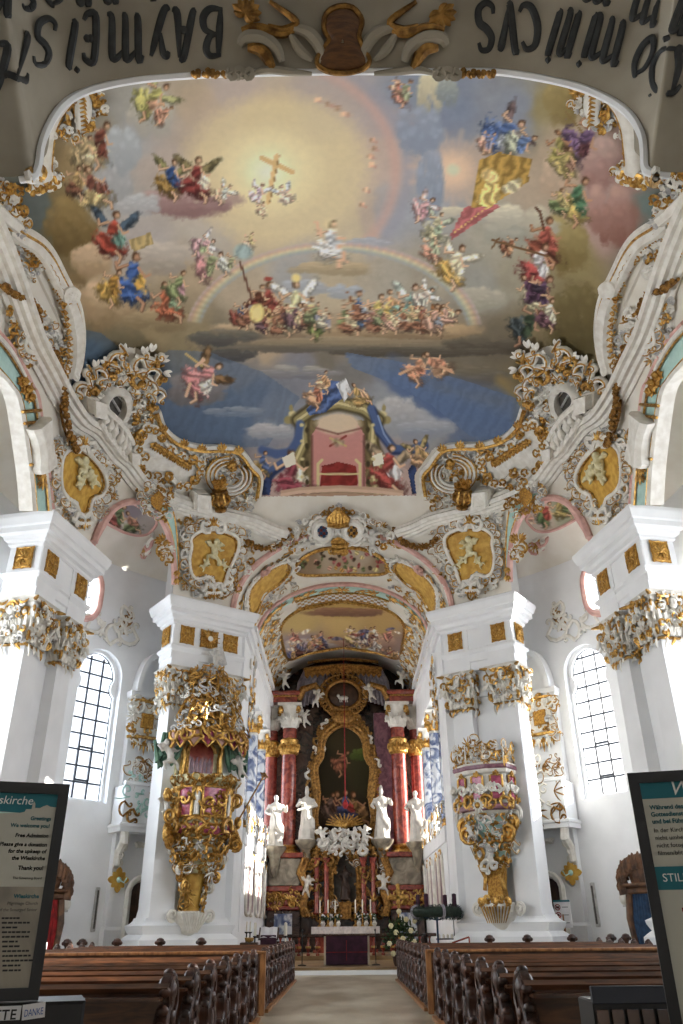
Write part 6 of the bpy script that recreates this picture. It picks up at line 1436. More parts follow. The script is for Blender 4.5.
for x, z, lb in ((-3.35, 13.9, 'white cherub seated on the left red entablature of the altar'), (3.3, 13.9, 'white cherub seated on the right red entablature of the altar'), (-1.5, 13.0, 'cherub leaning on the left pediment scroll of the altar'), (1.55, 13.3, 'cherub leaning on the right pediment scroll of the altar'), (-2.2, 11.9, 'cherub floating at the upper left corner of the gilt picture frame'), (-1.15, 5.6, 'white cherub above the left tabernacle columns'), (1.0, 5.65, 'white cherub above the right tabernacle columns'), (-1.95, 3.3, 'small white cherub at the left gilded tabernacle scroll'), (1.95, 3.35, 'small white cherub at the right gilded tabernacle scroll')):
    mb = MB(); round_putto(mb, frame((x, AY-.85 if z < 6 or z > 13.6 else AY-.3, z), (1, 0, 0), (0, 0, 1), (0, -1, 0)), 1.15, rn); o = obj('cherub', mb, M_['statue'], label=lb, cat='cherub'); remesh(o, .04)
statue('saint_statue', 'small coloured statue in the dark tabernacle niche', (0, AY-.3, 2.7), 1.6, 0, rn, 'bronze', vox=.04)
th = thing('gilded_dove', 'gilded spread-winged ornament hovering under the altar painting', 'ornament', (0, AY-.2, 6.1)); G = MB()
for k in range(13): a = PI*k/12; G.tube([(0, AY-.2, 6.15), (1.0*math.cos(a), AY-.2, 6.15+.55*math.sin(a)+.12)], [.08, .03], 5)
G.ball((0, AY-.25, 6.2), (.22, .15, .2), 8, 6); obj('wings', G, M_['gold'], th)
th = thing('sanctuary_lamp_cord', 'thin red cord hanging before the altar painting', 'cord', (0, 42.5, 7.0)); mb = MB(); mb.tube([(.05, 42.5, 15.9), (.05, 42.5, 10.9), (.05, 42.5, 7.2)], [.012, .025, .03], 6); obj('cord', mb, M_['redcloth'], th); mb = MB(); mb.lathe([(.03, 7.25), (.12, 7.1), (.16, 6.95), (.06, 6.8)], (.05, 42.5, 0), 12); obj('lamp_bowl', mb, M_['redcloth'], th)
# altar table with cloth, candlesticks, flower vases
TY = 42.9
th = thing('altar_table', 'high altar table under a white lace cloth', 'altar table', (0, TY, .36))
mb = MB(); mb.box(-1.45, 1.45, TY-.35, TY+.8, .36, 1.3); mb.box(-1.55, 1.55, TY-.42, TY+.8, .36, .5); mb.box(-1.6, 1.6, TY-.45, TY+.8, 1.3, 1.42); obj('table', mb, M_['redm'], th, smooth=0)
mb = MB(); mb.loft([rect(-1.62, 1.62, TY-.48, TY+.6, 1.42), rect(-1.62, 1.62, TY-.48, TY+.6, 1.46)])
fr = [(x, TY-.49-.02*math.sin(x*24), z) for z in (1.46, 1.05) for x in np.linspace(-1.64, 1.64, 60)]; mb.grid([fr[:60], fr[60:]], flip=True); mb.grid([[(x, y+.02, z) for x, y, z in fr[:60]], [(x, y+.02, z) for x, y, z in fr[60:]]]); obj('lace_cloth', mb, M_['linen'], th)
for k, x in enumerate((-1.25, -.85, -.5, .5, .85, 1.25)):
    th = thing('altar_candlestick', 'tall altar candlestick, %s of six on the white altar cloth' % ('leftmost', 'second', 'third', 'fourth', 'fifth', 'rightmost')[k], 'candlestick', (x, TY+.35, 1.46), group='altar candlesticks')
    mb = MB(); mb.lathe([(.11, 1.46), (.12, 1.5), (.04, 1.58), (.06, 1.66), (.03, 1.75), (.05, 1.95), (.03, 2.0), (.09, 2.05)], (x, TY+.35, 0), 10); obj('stick', mb, M_['gold'], th); mb = MB(); mb.lathe([(.035, 2.05), (.033, 2.6), (.005, 2.66)], (x, TY+.35, 0), 8); obj('candle', mb, M_['candle'], th)
    xv = x+.16
    th = thing('flower_vase', 'white flower vase with pale blooms, %s of six on the altar cloth' % ('leftmost', 'second', 'third', 'fourth', 'fifth', 'rightmost')[k], 'vase', (xv, TY-.05, 1.46), group='altar flower vases')
    mb = MB(); mb.lathe([(.06, 1.46), (.09, 1.5), (.12, 1.6), (.07, 1.68), (.09, 1.72)], (xv, TY-.05, 0), 10); obj('vase', mb, M_['statue'], th); W, L = MB(), MB()
    for _ in range(14): a, q = rn.uniform(0, 6.3), rn.uniform(.02, .2); p = (xv+q*math.cos(a), TY-.05+q*math.sin(a)*.6, 1.76+rn.uniform(0, .24)); (W if rn.random() < .5 else L).ball(p, rn.uniform(.03, .055), 6, 4); L.tube([(xv, TY-.05, 1.68), p], .012, 4)
    obj('blooms', W, M_['linen'], th); obj('leaves', L, M_['green'], th)
# ------------------------------------------------------------------ pulpit, balcony box, side balconies, wall pieces
class CylSurf:
    """board wrapped round an upright axis: u = arc length from the front, v = height; rad(v) gives the radius"""
    def __init__(s, M, cx, cy, rad, sx=1.0, sy=1.0): s.M, s.cx, s.cy, s.rad, s.sx, s.sy = M, cx, cy, rad, sx, sy
    def P(s, pts, h=0.0):
        out, nn = [], []
        for u, v in pts:
            r = s.rad(v); a = u/max(r, .3); n = Vector((math.sin(a), math.cos(a), 0))
            out.append(tuple(s.M @ Vector((s.cx+n.x*(r+h)*s.sx, s.cy+n.y*(r+h)*s.sy, v)))); nn.append(tuple(s.M.to_3x3() @ n))
        return np.array(out), np.array(nn)
def interp(tab): 
    zs = [t[0] for t in tab]; rs = [t[1] for t in tab]; return lambda v: float(np.interp(v, zs, rs))
def patch(S, u0, u1, v0, v1, h, nu=10, nv=6, th=.05):
    mb = MB(); f = [[tuple(S.P([(u, v)], h)[0][0]) for u in np.linspace(u0, u1, nu)] for v in np.linspace(v0, v1, nv)]
    b = [[tuple(S.P([(u, v)], h-th)[0][0]) for u in np.linspace(u0, u1, nu)] for v in np.linspace(v0, v1, nv)]
    ring = lambda g: g[0]+[r[-1] for r in g[1:-1]]+g[-1][::-1]+[r[0] for r in g[1:-1]][::-1]
    mb.grid(f, flip=S.M.determinant() > 0); mb.grid(b, flip=S.M.determinant() < 0); mb.loft([ring(b), ring(f)], cap=False); return mb
def frame_line(S, u0, u1, v0, v1, h, mb, r):
    q = [(u0, v0)]+[(u, v0) for u in np.linspace(u0, u1, 8)[1:]]+[(u1, v) for v in np.linspace(v0, v1, 5)[1:]]+[(u, v1) for u in np.linspace(u1, u0, 8)[1:]]+[(u0, v) for v in np.linspace(v1, v0, 5)[1:-1]]
    P, N = S.P(q, h); mb.tube(P, r, 5, up=N, close=True)
rn = random.Random(91)
M = PM['ch', -1]; CY = .52+.55
th = thing('pulpit', 'golden carved pulpit with rose panels and canopy hung on the left chancel pillar', 'pulpit', M @ Vector((0, CY, 1.3)), rz=0)
body = [(4.15, .55), (4.3, .85), (4.45, 1.0), (4.6, .96), (4.75, .9), (5.9, .98), (6.0, 1.1), (6.1, 1.16), (6.22, 1.1), (6.24, .95)]
mb = MB(); mb.lathe([(r, z) for z, r in [(3.1, .2), (3.3, .34), (3.7, .42), (4.0, .5)]+body], (0, CY, 0), 30, M, sx=1.08, sy=.92); obj('basket', mb, M_['cream'], th)
S = CylSurf(M, 0, CY, interp(body), 1.08, .92); G, W, D = MB(), MB(), MB()
for u0, u1, nm in ((-.4, .42, 'f'), (-1.25, -.72, 's'), (.75, 1.25, 's')):
    p = obj('rose_panel', patch(S, u0, u1, 4.85, 5.82, .04), M_['pinkm'], th); g = MB(); frame_line(S, u0, u1, 4.85, 5.82, .06, g, .05); obj('gilt_frame', g, M_['gold'], p)
for u0, u1 in ((-.45, .45), (-1.2, -.6), (.6, 1.2)): p = obj('rose_panel', patch(S, u0, u1, 4.28, 4.62, .05), M_['pinkm'], th)
scatter(S, [(-1.9, 4.3), (1.9, 4.3), (1.9, 4.75), (-1.9, 4.75)], [], .2, .22, .36, .045, rn, W, G, D, .8, .05, n_max=500, lift=(.04, .12))
scatter(S, [(-1.9, 5.85), (1.9, 5.85), (1.9, 6.2), (-1.9, 6.2)], [], .18, .2, .34, .045, rn, W, G, D, .75, .05, n_max=500, lift=(.02, .1))
scatter(S, [(-.3, 4.9), (.35, 4.9), (.35, 5.7), (-.1, 5.5)], [], .17, .24, .36, .04, rn, W, G, G, .95, .05, n_max=300, lift=(.06, .1))
for u in (-1.75, -1.4, -.56, .58, 1.4, 1.75):
    sstroke(G, S, tf(SS, u, 5.35, 1.25, PI/2+rn.uniform(-.15, .15)), .07, .12, 5); sstroke(G, S, tf(CS, u, 4.5, .55, rn.uniform(0, 6)), .08, .14, 5); spray(G, S, u, 5.8, .3, -PI/2, .05, .12, 5, 1, rn)
    if abs(u) < 1: sstroke(W, S, [(u, 4.9), (u, 5.8)], .1, .06, 5, r0=.9, r1=.9)
# bulging side volutes
for sx in (-1, 1):
    for k in range(4):
        volute(G, (sx*(1.15+.04*k), CY-.1+.12*k, 4.45-.14*k), .34-.04*k, (sx*.9, .45), M, th=.07, n=6)
    for k in range(7): volute(G, (sx*rn.uniform(1.0, 1.5), CY+rn.uniform(-.2, .4), rn.uniform(4.2, 5.7)), rn.uniform(.16, .28), (sx*rn.uniform(.4, 1), rn.uniform(-.4, .8)), M, th=.07)
    for k in range(16): volute(G if rn.random() < .7 else W, (sx*rn.uniform(.45, 1.25-.045*k), CY-.1+rn.uniform(-.2, .3), 4.2-.1*k), rn.uniform(.14, .24), (sx*rn.uniform(.4, 1), rn.uniform(-.4, .8)), M, th=.055)
# tail: gilt scrollwork, pale stem and the white shell below
cone = interp([(1.9, .3), (2.2, .34), (3.0, .42), (3.3, .7), (4.2, .95)]); SC = CylSurf(M, 0, .78, cone)
mb = MB(); mb.lathe([(.3, 1.9), (.26, 2.1), (.32, 2.6), (.42, 3.05), (.3, 3.2)], (-.02, .78, 0), 16, M, sy=.7); obj('stem', mb, M_['ochre'], th)
scatter(SC, [(-1.1, 3.1), (1.1, 3.1), (1.4, 4.25), (-1.4, 4.25)], [], .17, .22, .36, .045, rn, W, G, D, .75, .1, n_max=900, lift=(0, .25))
scatter(SC, [(-.7, 1.9), (-.3, 1.9), (-.4, 3.1), (-.7, 3.1)], [], .16, .25, .4, .05, rn, W, G, D, .95, .0, n_max=300, lift=(0, .15)); scatter(SC, [(.3, 1.9), (.6, 1.9), (.6, 3.1), (.35, 3.1)], [], .16, .25, .4, .05, rn, W, G, D, .95, .0, n_max=300, lift=(0, .15))
mb = MB(); mb.lathe([(.1, 1.2), (.25, 1.28), (.42, 1.5), (.56, 1.75), (.62, 1.92), (.5, 1.95)], (0, .6, 0), 24, M, sy=.8, fn=lambda a, z: 1+.07*math.sin(12*a))
for sx in (-1, 1): volute(mb, (sx*.68, .75, 1.82), .2, (sx, .1), M, th=.07)
for k in range(9): mb.tube([(.07*(k-4)*.6, .95, 1.3), (.13*(k-4), 1.1, 1.9)], [.02, .05], 5, M=M)
obj('shell_bracket', mb, M_['stucco'], th)
# back wall with arched red painting, green hangings
TB = M @ frame((0, .56, 6.2), (1, 0, 0), (0, 0, 1), (0, 1, 0))
mb = MB(); mb.box(-.95, .95, 0, 1.7, -.1, .06, M=TB); obj('back_panel', mb, M_['cream'], th, smooth=0)
ARC = [(-.5, .1), (.5, .1), (.5, 1.0)]+[(.5*math.cos(a), 1.0+.42*math.sin(a)) for a in np.linspace(.1, PI-.1, 10)]+[(-.5, 1.0)]
mb = MB(); mb.plate(ARC, .04, M=TB, z=.06); ap = obj('arched_painting', mb, M_['redm'], th, smooth=0); mb = MB()
for k in range(5): mb.plate([(-.42+.17*k, .15), (-.3+.17*k, .15), (-.3+.17*k, .6+.25*math.sin(k*2)), (-.36+.17*k, .8), (-.42+.17*k, .6)], .02, M=TB, z=.1)
obj('painted_figures', mb, M_['purplem'], ap, smooth=0)
for k in (1.06, 1.2): G.tube([(x*k, z, .1) for x, z in ARC[2:]+[(-.5, .1)]], .05, 5, M=TB); 
for sx in (-1, 1):
    G.tube([(sx*.78, .0, .15), (sx*.72, .8, .15), (sx*.85, 1.5, .2)], .1, 6, M=TB)
    mb = MB()
    for k in range(8): x = sx*(.95+.1*k); mb.tube([(x*.9, .75-.03*k, 7.75), (x+.05*sx*math.sin(k), .85, 7.3-.05*k), (x+sx*.1, .8, 6.95-.06*k+.15*math.sin(k*2)), (x+sx*.25, .7, 6.6+.12*k)], [.08, .11, .12, .05], 6, M=M)
    obj('green_hanging', mb, M_['drape'], th)
# sounding board: lambrequin ring, crown of scrolls
can = interp([(7.2, 1.3), (7.6, 1.32), (7.75, 1.2), (8.2, 1.0), (9.2, .75), (10.2, .4)]); SK = CylSurf(M, 0, CY-.1, can, 1.08, .92)
mb = MB(); mb.lathe([(.6, 7.55), (1.2, 7.5), (1.3, 7.6), (1.22, 7.8), (.9, 8.0), (.55, 8.6), (.4, 9.4), (.2, 10.0)], (0, CY-.1, 0), 30, M, sx=1.08, sy=.92); obj('canopy', mb, M_['goldd'], th)
for k in range(9):
    u = -1.8+.45*k; q = [(u-.2, 7.75), (u+.2, 7.75), (u+.22, 7.4), (u+.1, 7.25), (u, 7.12), (u-.1, 7.25), (u-.22, 7.4)]; L = MB()
    P, N = SK.P(q, .0); P2, N2 = SK.P(q, .08); L.loft([[tuple(p) for p in P], [tuple(p) for p in P2]]); lp = obj('lambrequin', L, M_['pinkm' if k % 2 else 'pink'], th); g = MB(); P, N = SK.P(q, .1); g.tube(P, .05, 5, up=N, close=True); obj('gilt_edge', g, M_['gold'], lp)
    sstroke(G, SK, tf(CS, u+.22, 7.6, .45, rn.uniform(0, 6)), .07, .16, 5)
scatter(SK, [(-1.7, 7.8), (1.7, 7.8), (1.3, 8.6), (.9, 9.6), (.5, 10.3), (-.5, 10.3), (-.9, 9.6), (-1.3, 8.6)], [], .17, .22, .38, .042, rn, W, G, D, .5, .25, n_max=2200, lift=(0, .4))
for k in range(7):
    a = -1.4+k*.466; G.tube([(1.15*math.sin(a)*q, CY-.1+1.0*math.cos(a)*q, z) for q, z in ((1.05, 7.8), (1.15, 8.3), (.9, 8.9), (.62, 9.2), (.66, 9.8), (.3, 10.3))], [.06, .08, .06, .07, .05, .03], 6, M=M)
for mb, nm, mt in ((G, 'gilded_scrollwork', 'gold'), (W, 'white_scrollwork', 'stucco'), (D, 'silver_scrollwork', 'stucco2')): obj(nm, mb, M_[mt], th, kind='stuff')
def putto_at(x, y, z, S_, lab, Mx=M, mt='statue', name='cherub'):
    F = Mx @ frame((x, y, z), (1, 0, 0), (0, 0, 1), (0, 1, 0)); mb = MB(); round_putto(mb, F, S_, rn); o = obj(name, mb, M_[mt], label=lab, cat='cherub'); remesh(o, .035); return o
for a in ((.05, .95, 3.55, .95, 'white cherub carved on the golden stem of the pulpit'), (.25, 1.5, 4.05, .85, 'white cherub sitting beneath the rose panels of the pulpit basket'), (-1.45, 1.1, 6.9, 1.25, 'white angel by the left green hanging of the pulpit'), (1.45, 1.0, 6.75, 1.0, 'white angel by the right green hanging of the pulpit'), (-.55, 1.5, 8.6, .9, 'white cherub on the rim of the pulpit canopy'), (.15, .95, 10.65, 1.0, 'white cherub at the very top of the pulpit canopy'), (-1.35, 1.0, 5.2, .9, 'cherub on the left outer scroll of the pulpit basket')): putto_at(*a)
t2 = thing('stone_tablet', 'grey tilted tablet held at the top of the pulpit canopy', 'tablet', M @ Vector((.5, .95, 10.5))); mb = MB(); mb.box(-.22, .22, -.05, .05, 0, .75, M=M @ Matrix.Translation((.45, .95, 10.5)) @ Matrix.Rotation(-.35, 4, 'Y'), bev=.02); obj('slab', mb, M_['stucco2'], t2)
t2 = thing('sunburst', 'gilded sunburst with silver centre on the frieze above the pulpit', 'ornament', M @ Vector((0, .66, 11.6))); mb = MB(); TS = M @ frame((0, .64, 11.6), (1, 0, 0), (0, 0, 1), (0, 1, 0))
for k in range(24): a = k*PI/12; mb.tube([(.1*math.cos(a), .1*math.sin(a), .03), ((.46 if k % 2 else .36)*math.cos(a), (.42 if k % 2 else .34)*math.sin(a), .02)], [.05, .012], 4, M=TS)
obj('rays', mb, M_['gold'], t2); mb = MB(); mb.ball((0, 0, .05), (.12, .12, .08), 12, 8, TS); obj('centre', mb, M_['stucco'], t2)
t2 = thing('gilded_rod', 'thin gilded pole with cross tip leaning out from the pulpit rim', 'pole', M @ Vector((1.2, 1.4, 4.8))); mb = MB(); a, b = Vector((1.25, 1.3, 4.7)), Vector((2.35, 1.25, 6.5)); mb.tube([M @ a, M @ b], .03, 6); mb.tube([M @ (b+Vector((-.15, 0, .1))), M @ (b+Vector((.2, 0, -.05)))], .03, 5); volute(mb, tuple(b), .14, (1, 0), M, th=.03); obj('pole', mb, M_['goldd'], t2)

# ------------------------------------------------------------------ balcony box (right chancel pillar)
M = PM['ch', 1]; CY = .52
th = thing('abbot_balcony', 'white and gold balcony box with rose panels on the right chancel pillar', 'balcony', M @ Vector((0, CY+.5, 1.4)))
PL = [(-.95, 0), (-.95, .75), (-.35, 1.05), (.35, 1.05), (.95, .75), (.95, 0)]
PLo = lambda e, z: [(x*(1+e), .52+y*(1+e), z) for x, y in PL]
mb = MB(); mb.loft([PLo(e, z) for e, z in ((-.35, 4.75), (-.05, 4.95), (.08, 5.08), (.02, 5.2), (-.02, 5.3), (-.02, 6.2), (.06, 6.25), (.1, 6.36), (.06, 6.44))], M=M); obj('box', mb, M_['stucco'], th, smooth=25)
mb = MB(); mb.loft([PLo(.1, 6.36), PLo(.13, 6.4), PLo(.13, 6.5), PLo(.08, 6.52)], M=M); mb.loft([PLo(.03, 4.98), PLo(.12, 5.02), PLo(.12, 5.16), PLo(.03, 5.2)], M=M); obj('marble_ledge', mb, M_['purplem'], th, smooth=20)
G, W, D = MB(), MB(), MB()
segs = []
for (xa, ya), (xb, yb) in zip(PL, PL[1:]):
    a, b = Vector((xa, .52+ya, 0)), Vector((xb, .52+yb, 0)); d = (b-a); n = Vector((-d.y, d.x, 0)).normalized(); 
    if n.y < 0 and abs(n.y) > .1 or (abs(n.y) < .1 and n.x*a.x < 0): n = -n
    segs.append((FlatSurf(M @ frame(tuple((a+b)/2), d, (0, 0, 1), tuple(n))), d.length))
for i, (FS, L) in enumerate(segs):
    w = L/2-.13; T = FS.M; mb = MB(); mb.box(-w, w, 5.35, 6.12, 0, .05, M=T); p = obj('rose_panel' if i != 3 else 'rose_panel', mb, M_['pinkm'], th, smooth=0)
    g = MB(); g.tube([(x*w, z, .06) for x, z in ((-1, 5.35), (0, 5.3), (1, 5.35), (1, 6.12), (0, 6.17), (-1, 6.12))], .045, 5, M=T, close=True); obj('gilt_frame', g, M_['gold'], p)
    # openwork crest on the ledge
    scatter(FS, [(-L/2, 6.5), (L/2, 6.5), (L/2, 7.15 if i != 2 else 7.3), (0, 7.4 if i == 2 else 7.2), (-L/2, 7.15 if i != 2 else 7.3)], [], .17, .25, .4, .04, rn, W, G, D, .5, .05, n_max=400, lift=(.0, .1), rim=.7)
    W.tube([(-L/2, 6.55, .05), (L/2, 6.55, .05)], .05, 5, M=T); W.tube([(-L/2, 6.5, .05), (-L/2, 7.25, .05)], .04, 5, M=T)
    for k in (-.45, .45): sstroke(W, FS, tf(SS, k*L, 5.7, 1.0, PI/2), .06, .1, 5); sstroke(G, FS, tf(CS, k*L, 5.25, .4, rn.uniform(0, 6)), .06, .1, 5)
    flower(G, FS, 0, 6.2, .09, .12, .08, rn)
T = segs[2][0].M
for k in range(12): a = k*PI/6; W.tube([(.1*math.cos(a), 5.15+.1*math.sin(a), .12), (.27*math.cos(a), 5.15+.25*math.sin(a), .1)], [.06, .02], 5, M=T)
G.ball((0, 5.15, .14), (.12, .12, .07), 10, 6, T)
cone = interp([(2.4, .36), (3.3, .45), (3.6, .5), (4.75, .95)]); SC = CylSurf(M, 0, .62, cone, 1, .8)
mb = MB(); mb.lathe([(.34, 3.4), (.45, 3.7), (.6, 4.2), (.85, 4.75), (.9, 4.9)], (0, .62, 0), 20, M, sy=.8); obj('console', mb, M_['mint'], th)
scatter(SC, [(-1.2, 4.0), (1.2, 4.0), (1.4, 4.9), (-1.4, 4.9)], [], .18, .22, .36, .045, rn, W, G, D, .38, .2, n_max=700, lift=(0, .2)); scatter(SC, [(-.6, 3.2), (.6, 3.2), (.9, 4.0), (-.9, 4.0)], [], .2, .3, .45, .06, rn, W, G, D, .4, .1, n_max=400, lift=(0, .3))
for sx in (-1, 1):
    for k in range(3): volute(G if k else W, (sx*(1.0-.12*k), .9+.1*k, 4.9-.3*k), .32, (sx, .3), M, th=.09, n=6)
    G.tube([(sx*.38, .95, 2.5), (sx*.3, 1.0, 2.9), (sx*.5, 1.0, 3.3)], .07, 6, M=M)
mb = MB(); mb.loft([[(x*w, y, z) for x, y in ((-1, .55), (1, .55), (1, .95), (-1, .95))] for w, z in ((.3, 2.2), (.26, 2.6), (.34, 3.3))], M=M); obj('gold_stem', mb, M_['panel'], th, smooth=20)
mb = MB(); mb.lathe([(.08, 1.3), (.2, 1.36), (.36, 1.5), (.5, 1.72), (.62, 2.0), (.64, 2.1), (.5, 2.12)], (0, .62, 0), 26, M, sx=1.1, sy=.8, fn=lambda a, z: 1+.06*math.sin(14*a))
for sx in (-1, 1): volute(mb, (sx*.76, .8, 1.95), .22, (sx, .1), M, th=.07)
obj('basin_bracket', mb, M_['stucco'], th); g = MB()
for k in range(10): x = (k-4.5)*.12; g.tube([(x*.6, 1.05+.0*k, 1.5), (x, 1.16-abs(x)*.25, 2.0)], [.015, .035], 5, M=M)
for k in range(5): volute(g, ((k-2)*.25, 1.1, 2.15+.08*(k % 2)), .14, (1 if k % 2 else -1, .1), M, th=.05)
obj('basin_gilding', g, M_['gold'], th)
for mb, nm, mt in ((G, 'gilded_scrollwork', 'gold'), (W, 'white_scrollwork', 'stucco'), (D, 'grey_scrollwork', 'stucco2')): obj(nm, mb, M_[mt], th, kind='stuff')
for a in ((-.05, 1.15, 3.5, 1.0, 'white cherub figure on the console under the balcony box'), (.55, 1.3, 4.35, .8, 'white cherub beside the balcony box console, nearer the window'), (.9, 1.35, 5.15, .7, 'small white cherub at the window-side corner of the balcony box')): putto_at(*a, Mx=M)

# ------------------------------------------------------------------ outer wall pieces seen between pillar and window
for sd in (-1, 1):
    SN = SIDE[sd]; PILS = RW*math.radians(47.2); Mw = wall_frame(PILS, sd)
    th = thing('wall_pilaster', 'white wall pilaster behind the %s side balcony, carrying a bracket capital' % SN, 'pilaster', Mw @ Vector((0, 0, 0)))
    mb = MB(); moulding(mb, .75, .3, [(.12, 0), (.12, .7), (.05, .85), (.08, 1.4), (0, 1.5), (0, 9.4), (.05, 9.5), (.12, 9.62), (.12, 9.8)], Mw @ Matrix.Translation((.1, 0, 0))); obj('shaft', mb, M_['plaster'], th, smooth=20)
    mb = MB()                                      # arch from the pilaster back to the chancel pillar
    Ma = wall_frame(RW*math.radians(50), sd)
    pts = [(.75*math.cos(a), 9.8+1.5*math.sin(a)) for a in np.linspace(0, PI, 16)]
    mb.loft([[(x*1.0, 0.02, z) for x, z in pts], [(x*1.0, .5, z) for x, z in pts], [(x*1.25, .5, 9.8+(z-9.8)*1.18) for x, z in pts], [(x*1.25, .02, 9.8+(z-9.8)*1.18) for x, z in pts]], closed=False, cap=False, M=Mw @ Matrix.Translation((.35, 0, 0))); obj('blind_arch', mb, M_['plaster'], th, smooth=40)
    th = thing('bracket_capital', 'gilded hanging bracket capital with square gold panel beside the %s window' % SN, 'capital', Mw @ Vector((0, .35, 7.6)))
    FS = FlatSurf(Mw @ frame((.0, .33, 8.6), (1, 0, 0), (0, 0, 1), (0, 1, 0))); G, W, D = MB(), MB(), MB(); mb = MB()
    mb.box(-.6, .6, -.55, .75, 0, .14, M=FS.M, bev=.03); obj('block', mb, M_['stucco'], th); mb = MB(); mb.box(-.27, .27, -.22, .36, .1, .24, M=FS.M, bev=.04); obj('gold_square', mb, M_['panel'], th)
    scatter(FS, [(-.7, -.7), (.7, -.7), (.75, .85), (-.75, .85)], [[(-.3, -.25), (.3, -.25), (.3, .4), (-.3, .4)]], .2, .26, .42, .05, rn, W, G, D, .4, .12, n_max=500, lift=(.1, .25))
    for z in (.78, -.62): G.tube([(-.8, z, .15), (-.4, z+.05, .22), (.4, z+.05, .22), (.8, z, .15)], [.05, .07, .07, .05], 6, M=FS.M)
    for k in range(5): spray(W if k % 2 else G, FS, (k-2)*.22, -.7, .55-.1*abs(k-2), -PI/2, .05, .12, 3, .4, rn)
    for sx in (-1, 1): sstroke(W, FS, tf(CS, sx*.5, .6, .5, PI/2*(1-sx)), .08, .2, 5)
    for mb, nm, mt in ((G, 'gilding', 'gold'), (W, 'white_leaves', 'stucco'), (D, 'grey_leaves', 'stucco2')): obj(nm, mb, M_[mt], th, kind='stuff')
    # balcony with brackets
    Mb = wall_frame(RW*math.radians(48.6), sd); th = thing('side_balcony', 'small white balcony with gold scroll relief in the %s corner behind the pillar' % SN, 'balcony', Mb @ Vector((0, .6, 4.5)))
    mb = MB(); mb.box(-1.15, 1.15, .05, 1.0, 4.55, 4.7, M=Mb); mb.box(-1.2, 1.2, .05, 1.05, 4.7, 4.85, M=Mb, bev=.04); mb.box(-1.1, 1.1, .88, .98, 4.85, 6.15, M=Mb); mb.box(-1.15, 1.15, .84, 1.04, 6.15, 6.3, M=Mb, bev=.03); mb.box(-1.1, -1.0, .1, .9, 4.85, 6.15, M=Mb); mb.box(1.0, 1.1, .1, .9, 4.85, 6.15, M=Mb); obj('parapet', mb, M_['plaster'], th, smooth=0)
    FS = FlatSurf(Mb @ frame((0, .99, 4.85), (1, 0, 0), (0, 0, 1), (0, 1, 0))); G, W, D = MB(), MB(), MB()
    scatter(FS, [(-1.05, .1), (1.05, .1), (1.05, 1.25), (-1.05, 1.25)], [], .36, .4, .65, .045, rn, D, G, W, .55, .25, n_max=400, lift=(.01, .04), rim=.2); scatter(FS, [(-1.1, 1.45), (1.1, 1.45), (1.1, 2.1), (.4, 2.25), (-1.1, 2.1)], [], .2, .3, .42, .045, rn, W, G, D, .3, .1, n_max=400, lift=(-.05, .05), rim=.6)
    for mb, nm, mt in ((G, 'gilt_scrolls', 'goldd'), (W, 'white_fretwork', 'stucco'), (D, 'mint_scrolls', 'mint')): obj(nm, mb, M_[mt], th, kind='stuff')
    for x in (-.85, .85):
        mb = MB(); mb.tube([(x, .8, 4.55), (x, .85, 4.2), (x, .5, 3.9), (x, .45, 3.5), (x, .2, 3.35)], [.16, .17, .15, .14, .06], 8, M=Mb); 
        for k in range(4): volute(mb, (x+rn.uniform(-.1, .1), .8-.12*k, 4.3-.25*k), .14, (1, .3), Mb, th=.05)
        obj('scroll_bracket', mb, M_['stucco'], th)
    # doorway under the balcony
    Md = wall_frame(RW*math.radians(50.5), sd); th = thing('doorway', 'dark wooden doorway with pale arched surround under the %s balcony' % SN, 'door', Md @ Vector((0, .35, 0)))
    mb = MB(); a = [(-.55, 0), (.55, 0), (.55, 2.6)]+[(.55*math.cos(t), 2.6+.5*math.sin(t)) for t in np.linspace(.1, PI-.1, 8)]+[(-.55, 2.6)]; mb.plate(a, .06, M=Md @ frame((0, .38, 0), (1, 0, 0), (0, 0, 1), (0, 1, 0))); obj('door_leaf', mb, M_['bronze'], th, smooth=0)
    mb = MB(); mb.tube([(x*1.15, .42, z) for x, z in a[2:]+[(-.55, 0)]], .12, 6, M=Md); mb.tube([(.63, .42, 0), (.63, .42, 2.6)], .12, 6, M=Md); mb.tube([(.4*math.cos(t)*(1+.1*t), .42, 3.4+.25*t+.3*math.sin(t)) for t in np.linspace(0, 4, 10)], .1, 6, M=Md); obj('surround', mb, M_['stucco'], th)
    # consecration cross flower
    c = atY(121 if sd < 0 else 568, 880 if sd < 0 else 873, 31.0); Mc = wall_frame(RW*math.radians(44.6), sd); zc = c.z
    th = thing('consecration_cross', 'gold eight-petalled wall ornament with candle arm on the %s wall' % SN, 'wall ornament', Mc @ Vector((0, .36, zc))); FS = FlatSurf(Mc @ frame((.1, .38, zc), (1, 0, 0), (0, 0, 1), (0, 1, 0))); G = MB()
    for k in range(8):
        a = k*PI/4; L = .42 if k % 2 == 0 else .34; pl = catmull(tf([(.06, 0), (.2, .1), (.34, .12), (.46, 0), (.34, -.12), (.2, -.1)], 0, 0, L/.46, a), 3, True); G.plate(pl, .05, M=FS.M)
    obj('petals', G, M_['ochre'], th); mb = MB(); mb.ball((0, 0, .06), (.1, .1, .07), 10, 6, FS.M); mb.tube([(0, 0, .08), (.1, -.1, .25), (.16, .06, .32)], .025, 5, M=FS.M); obj('candle_arm', mb, M_['mint'], th)
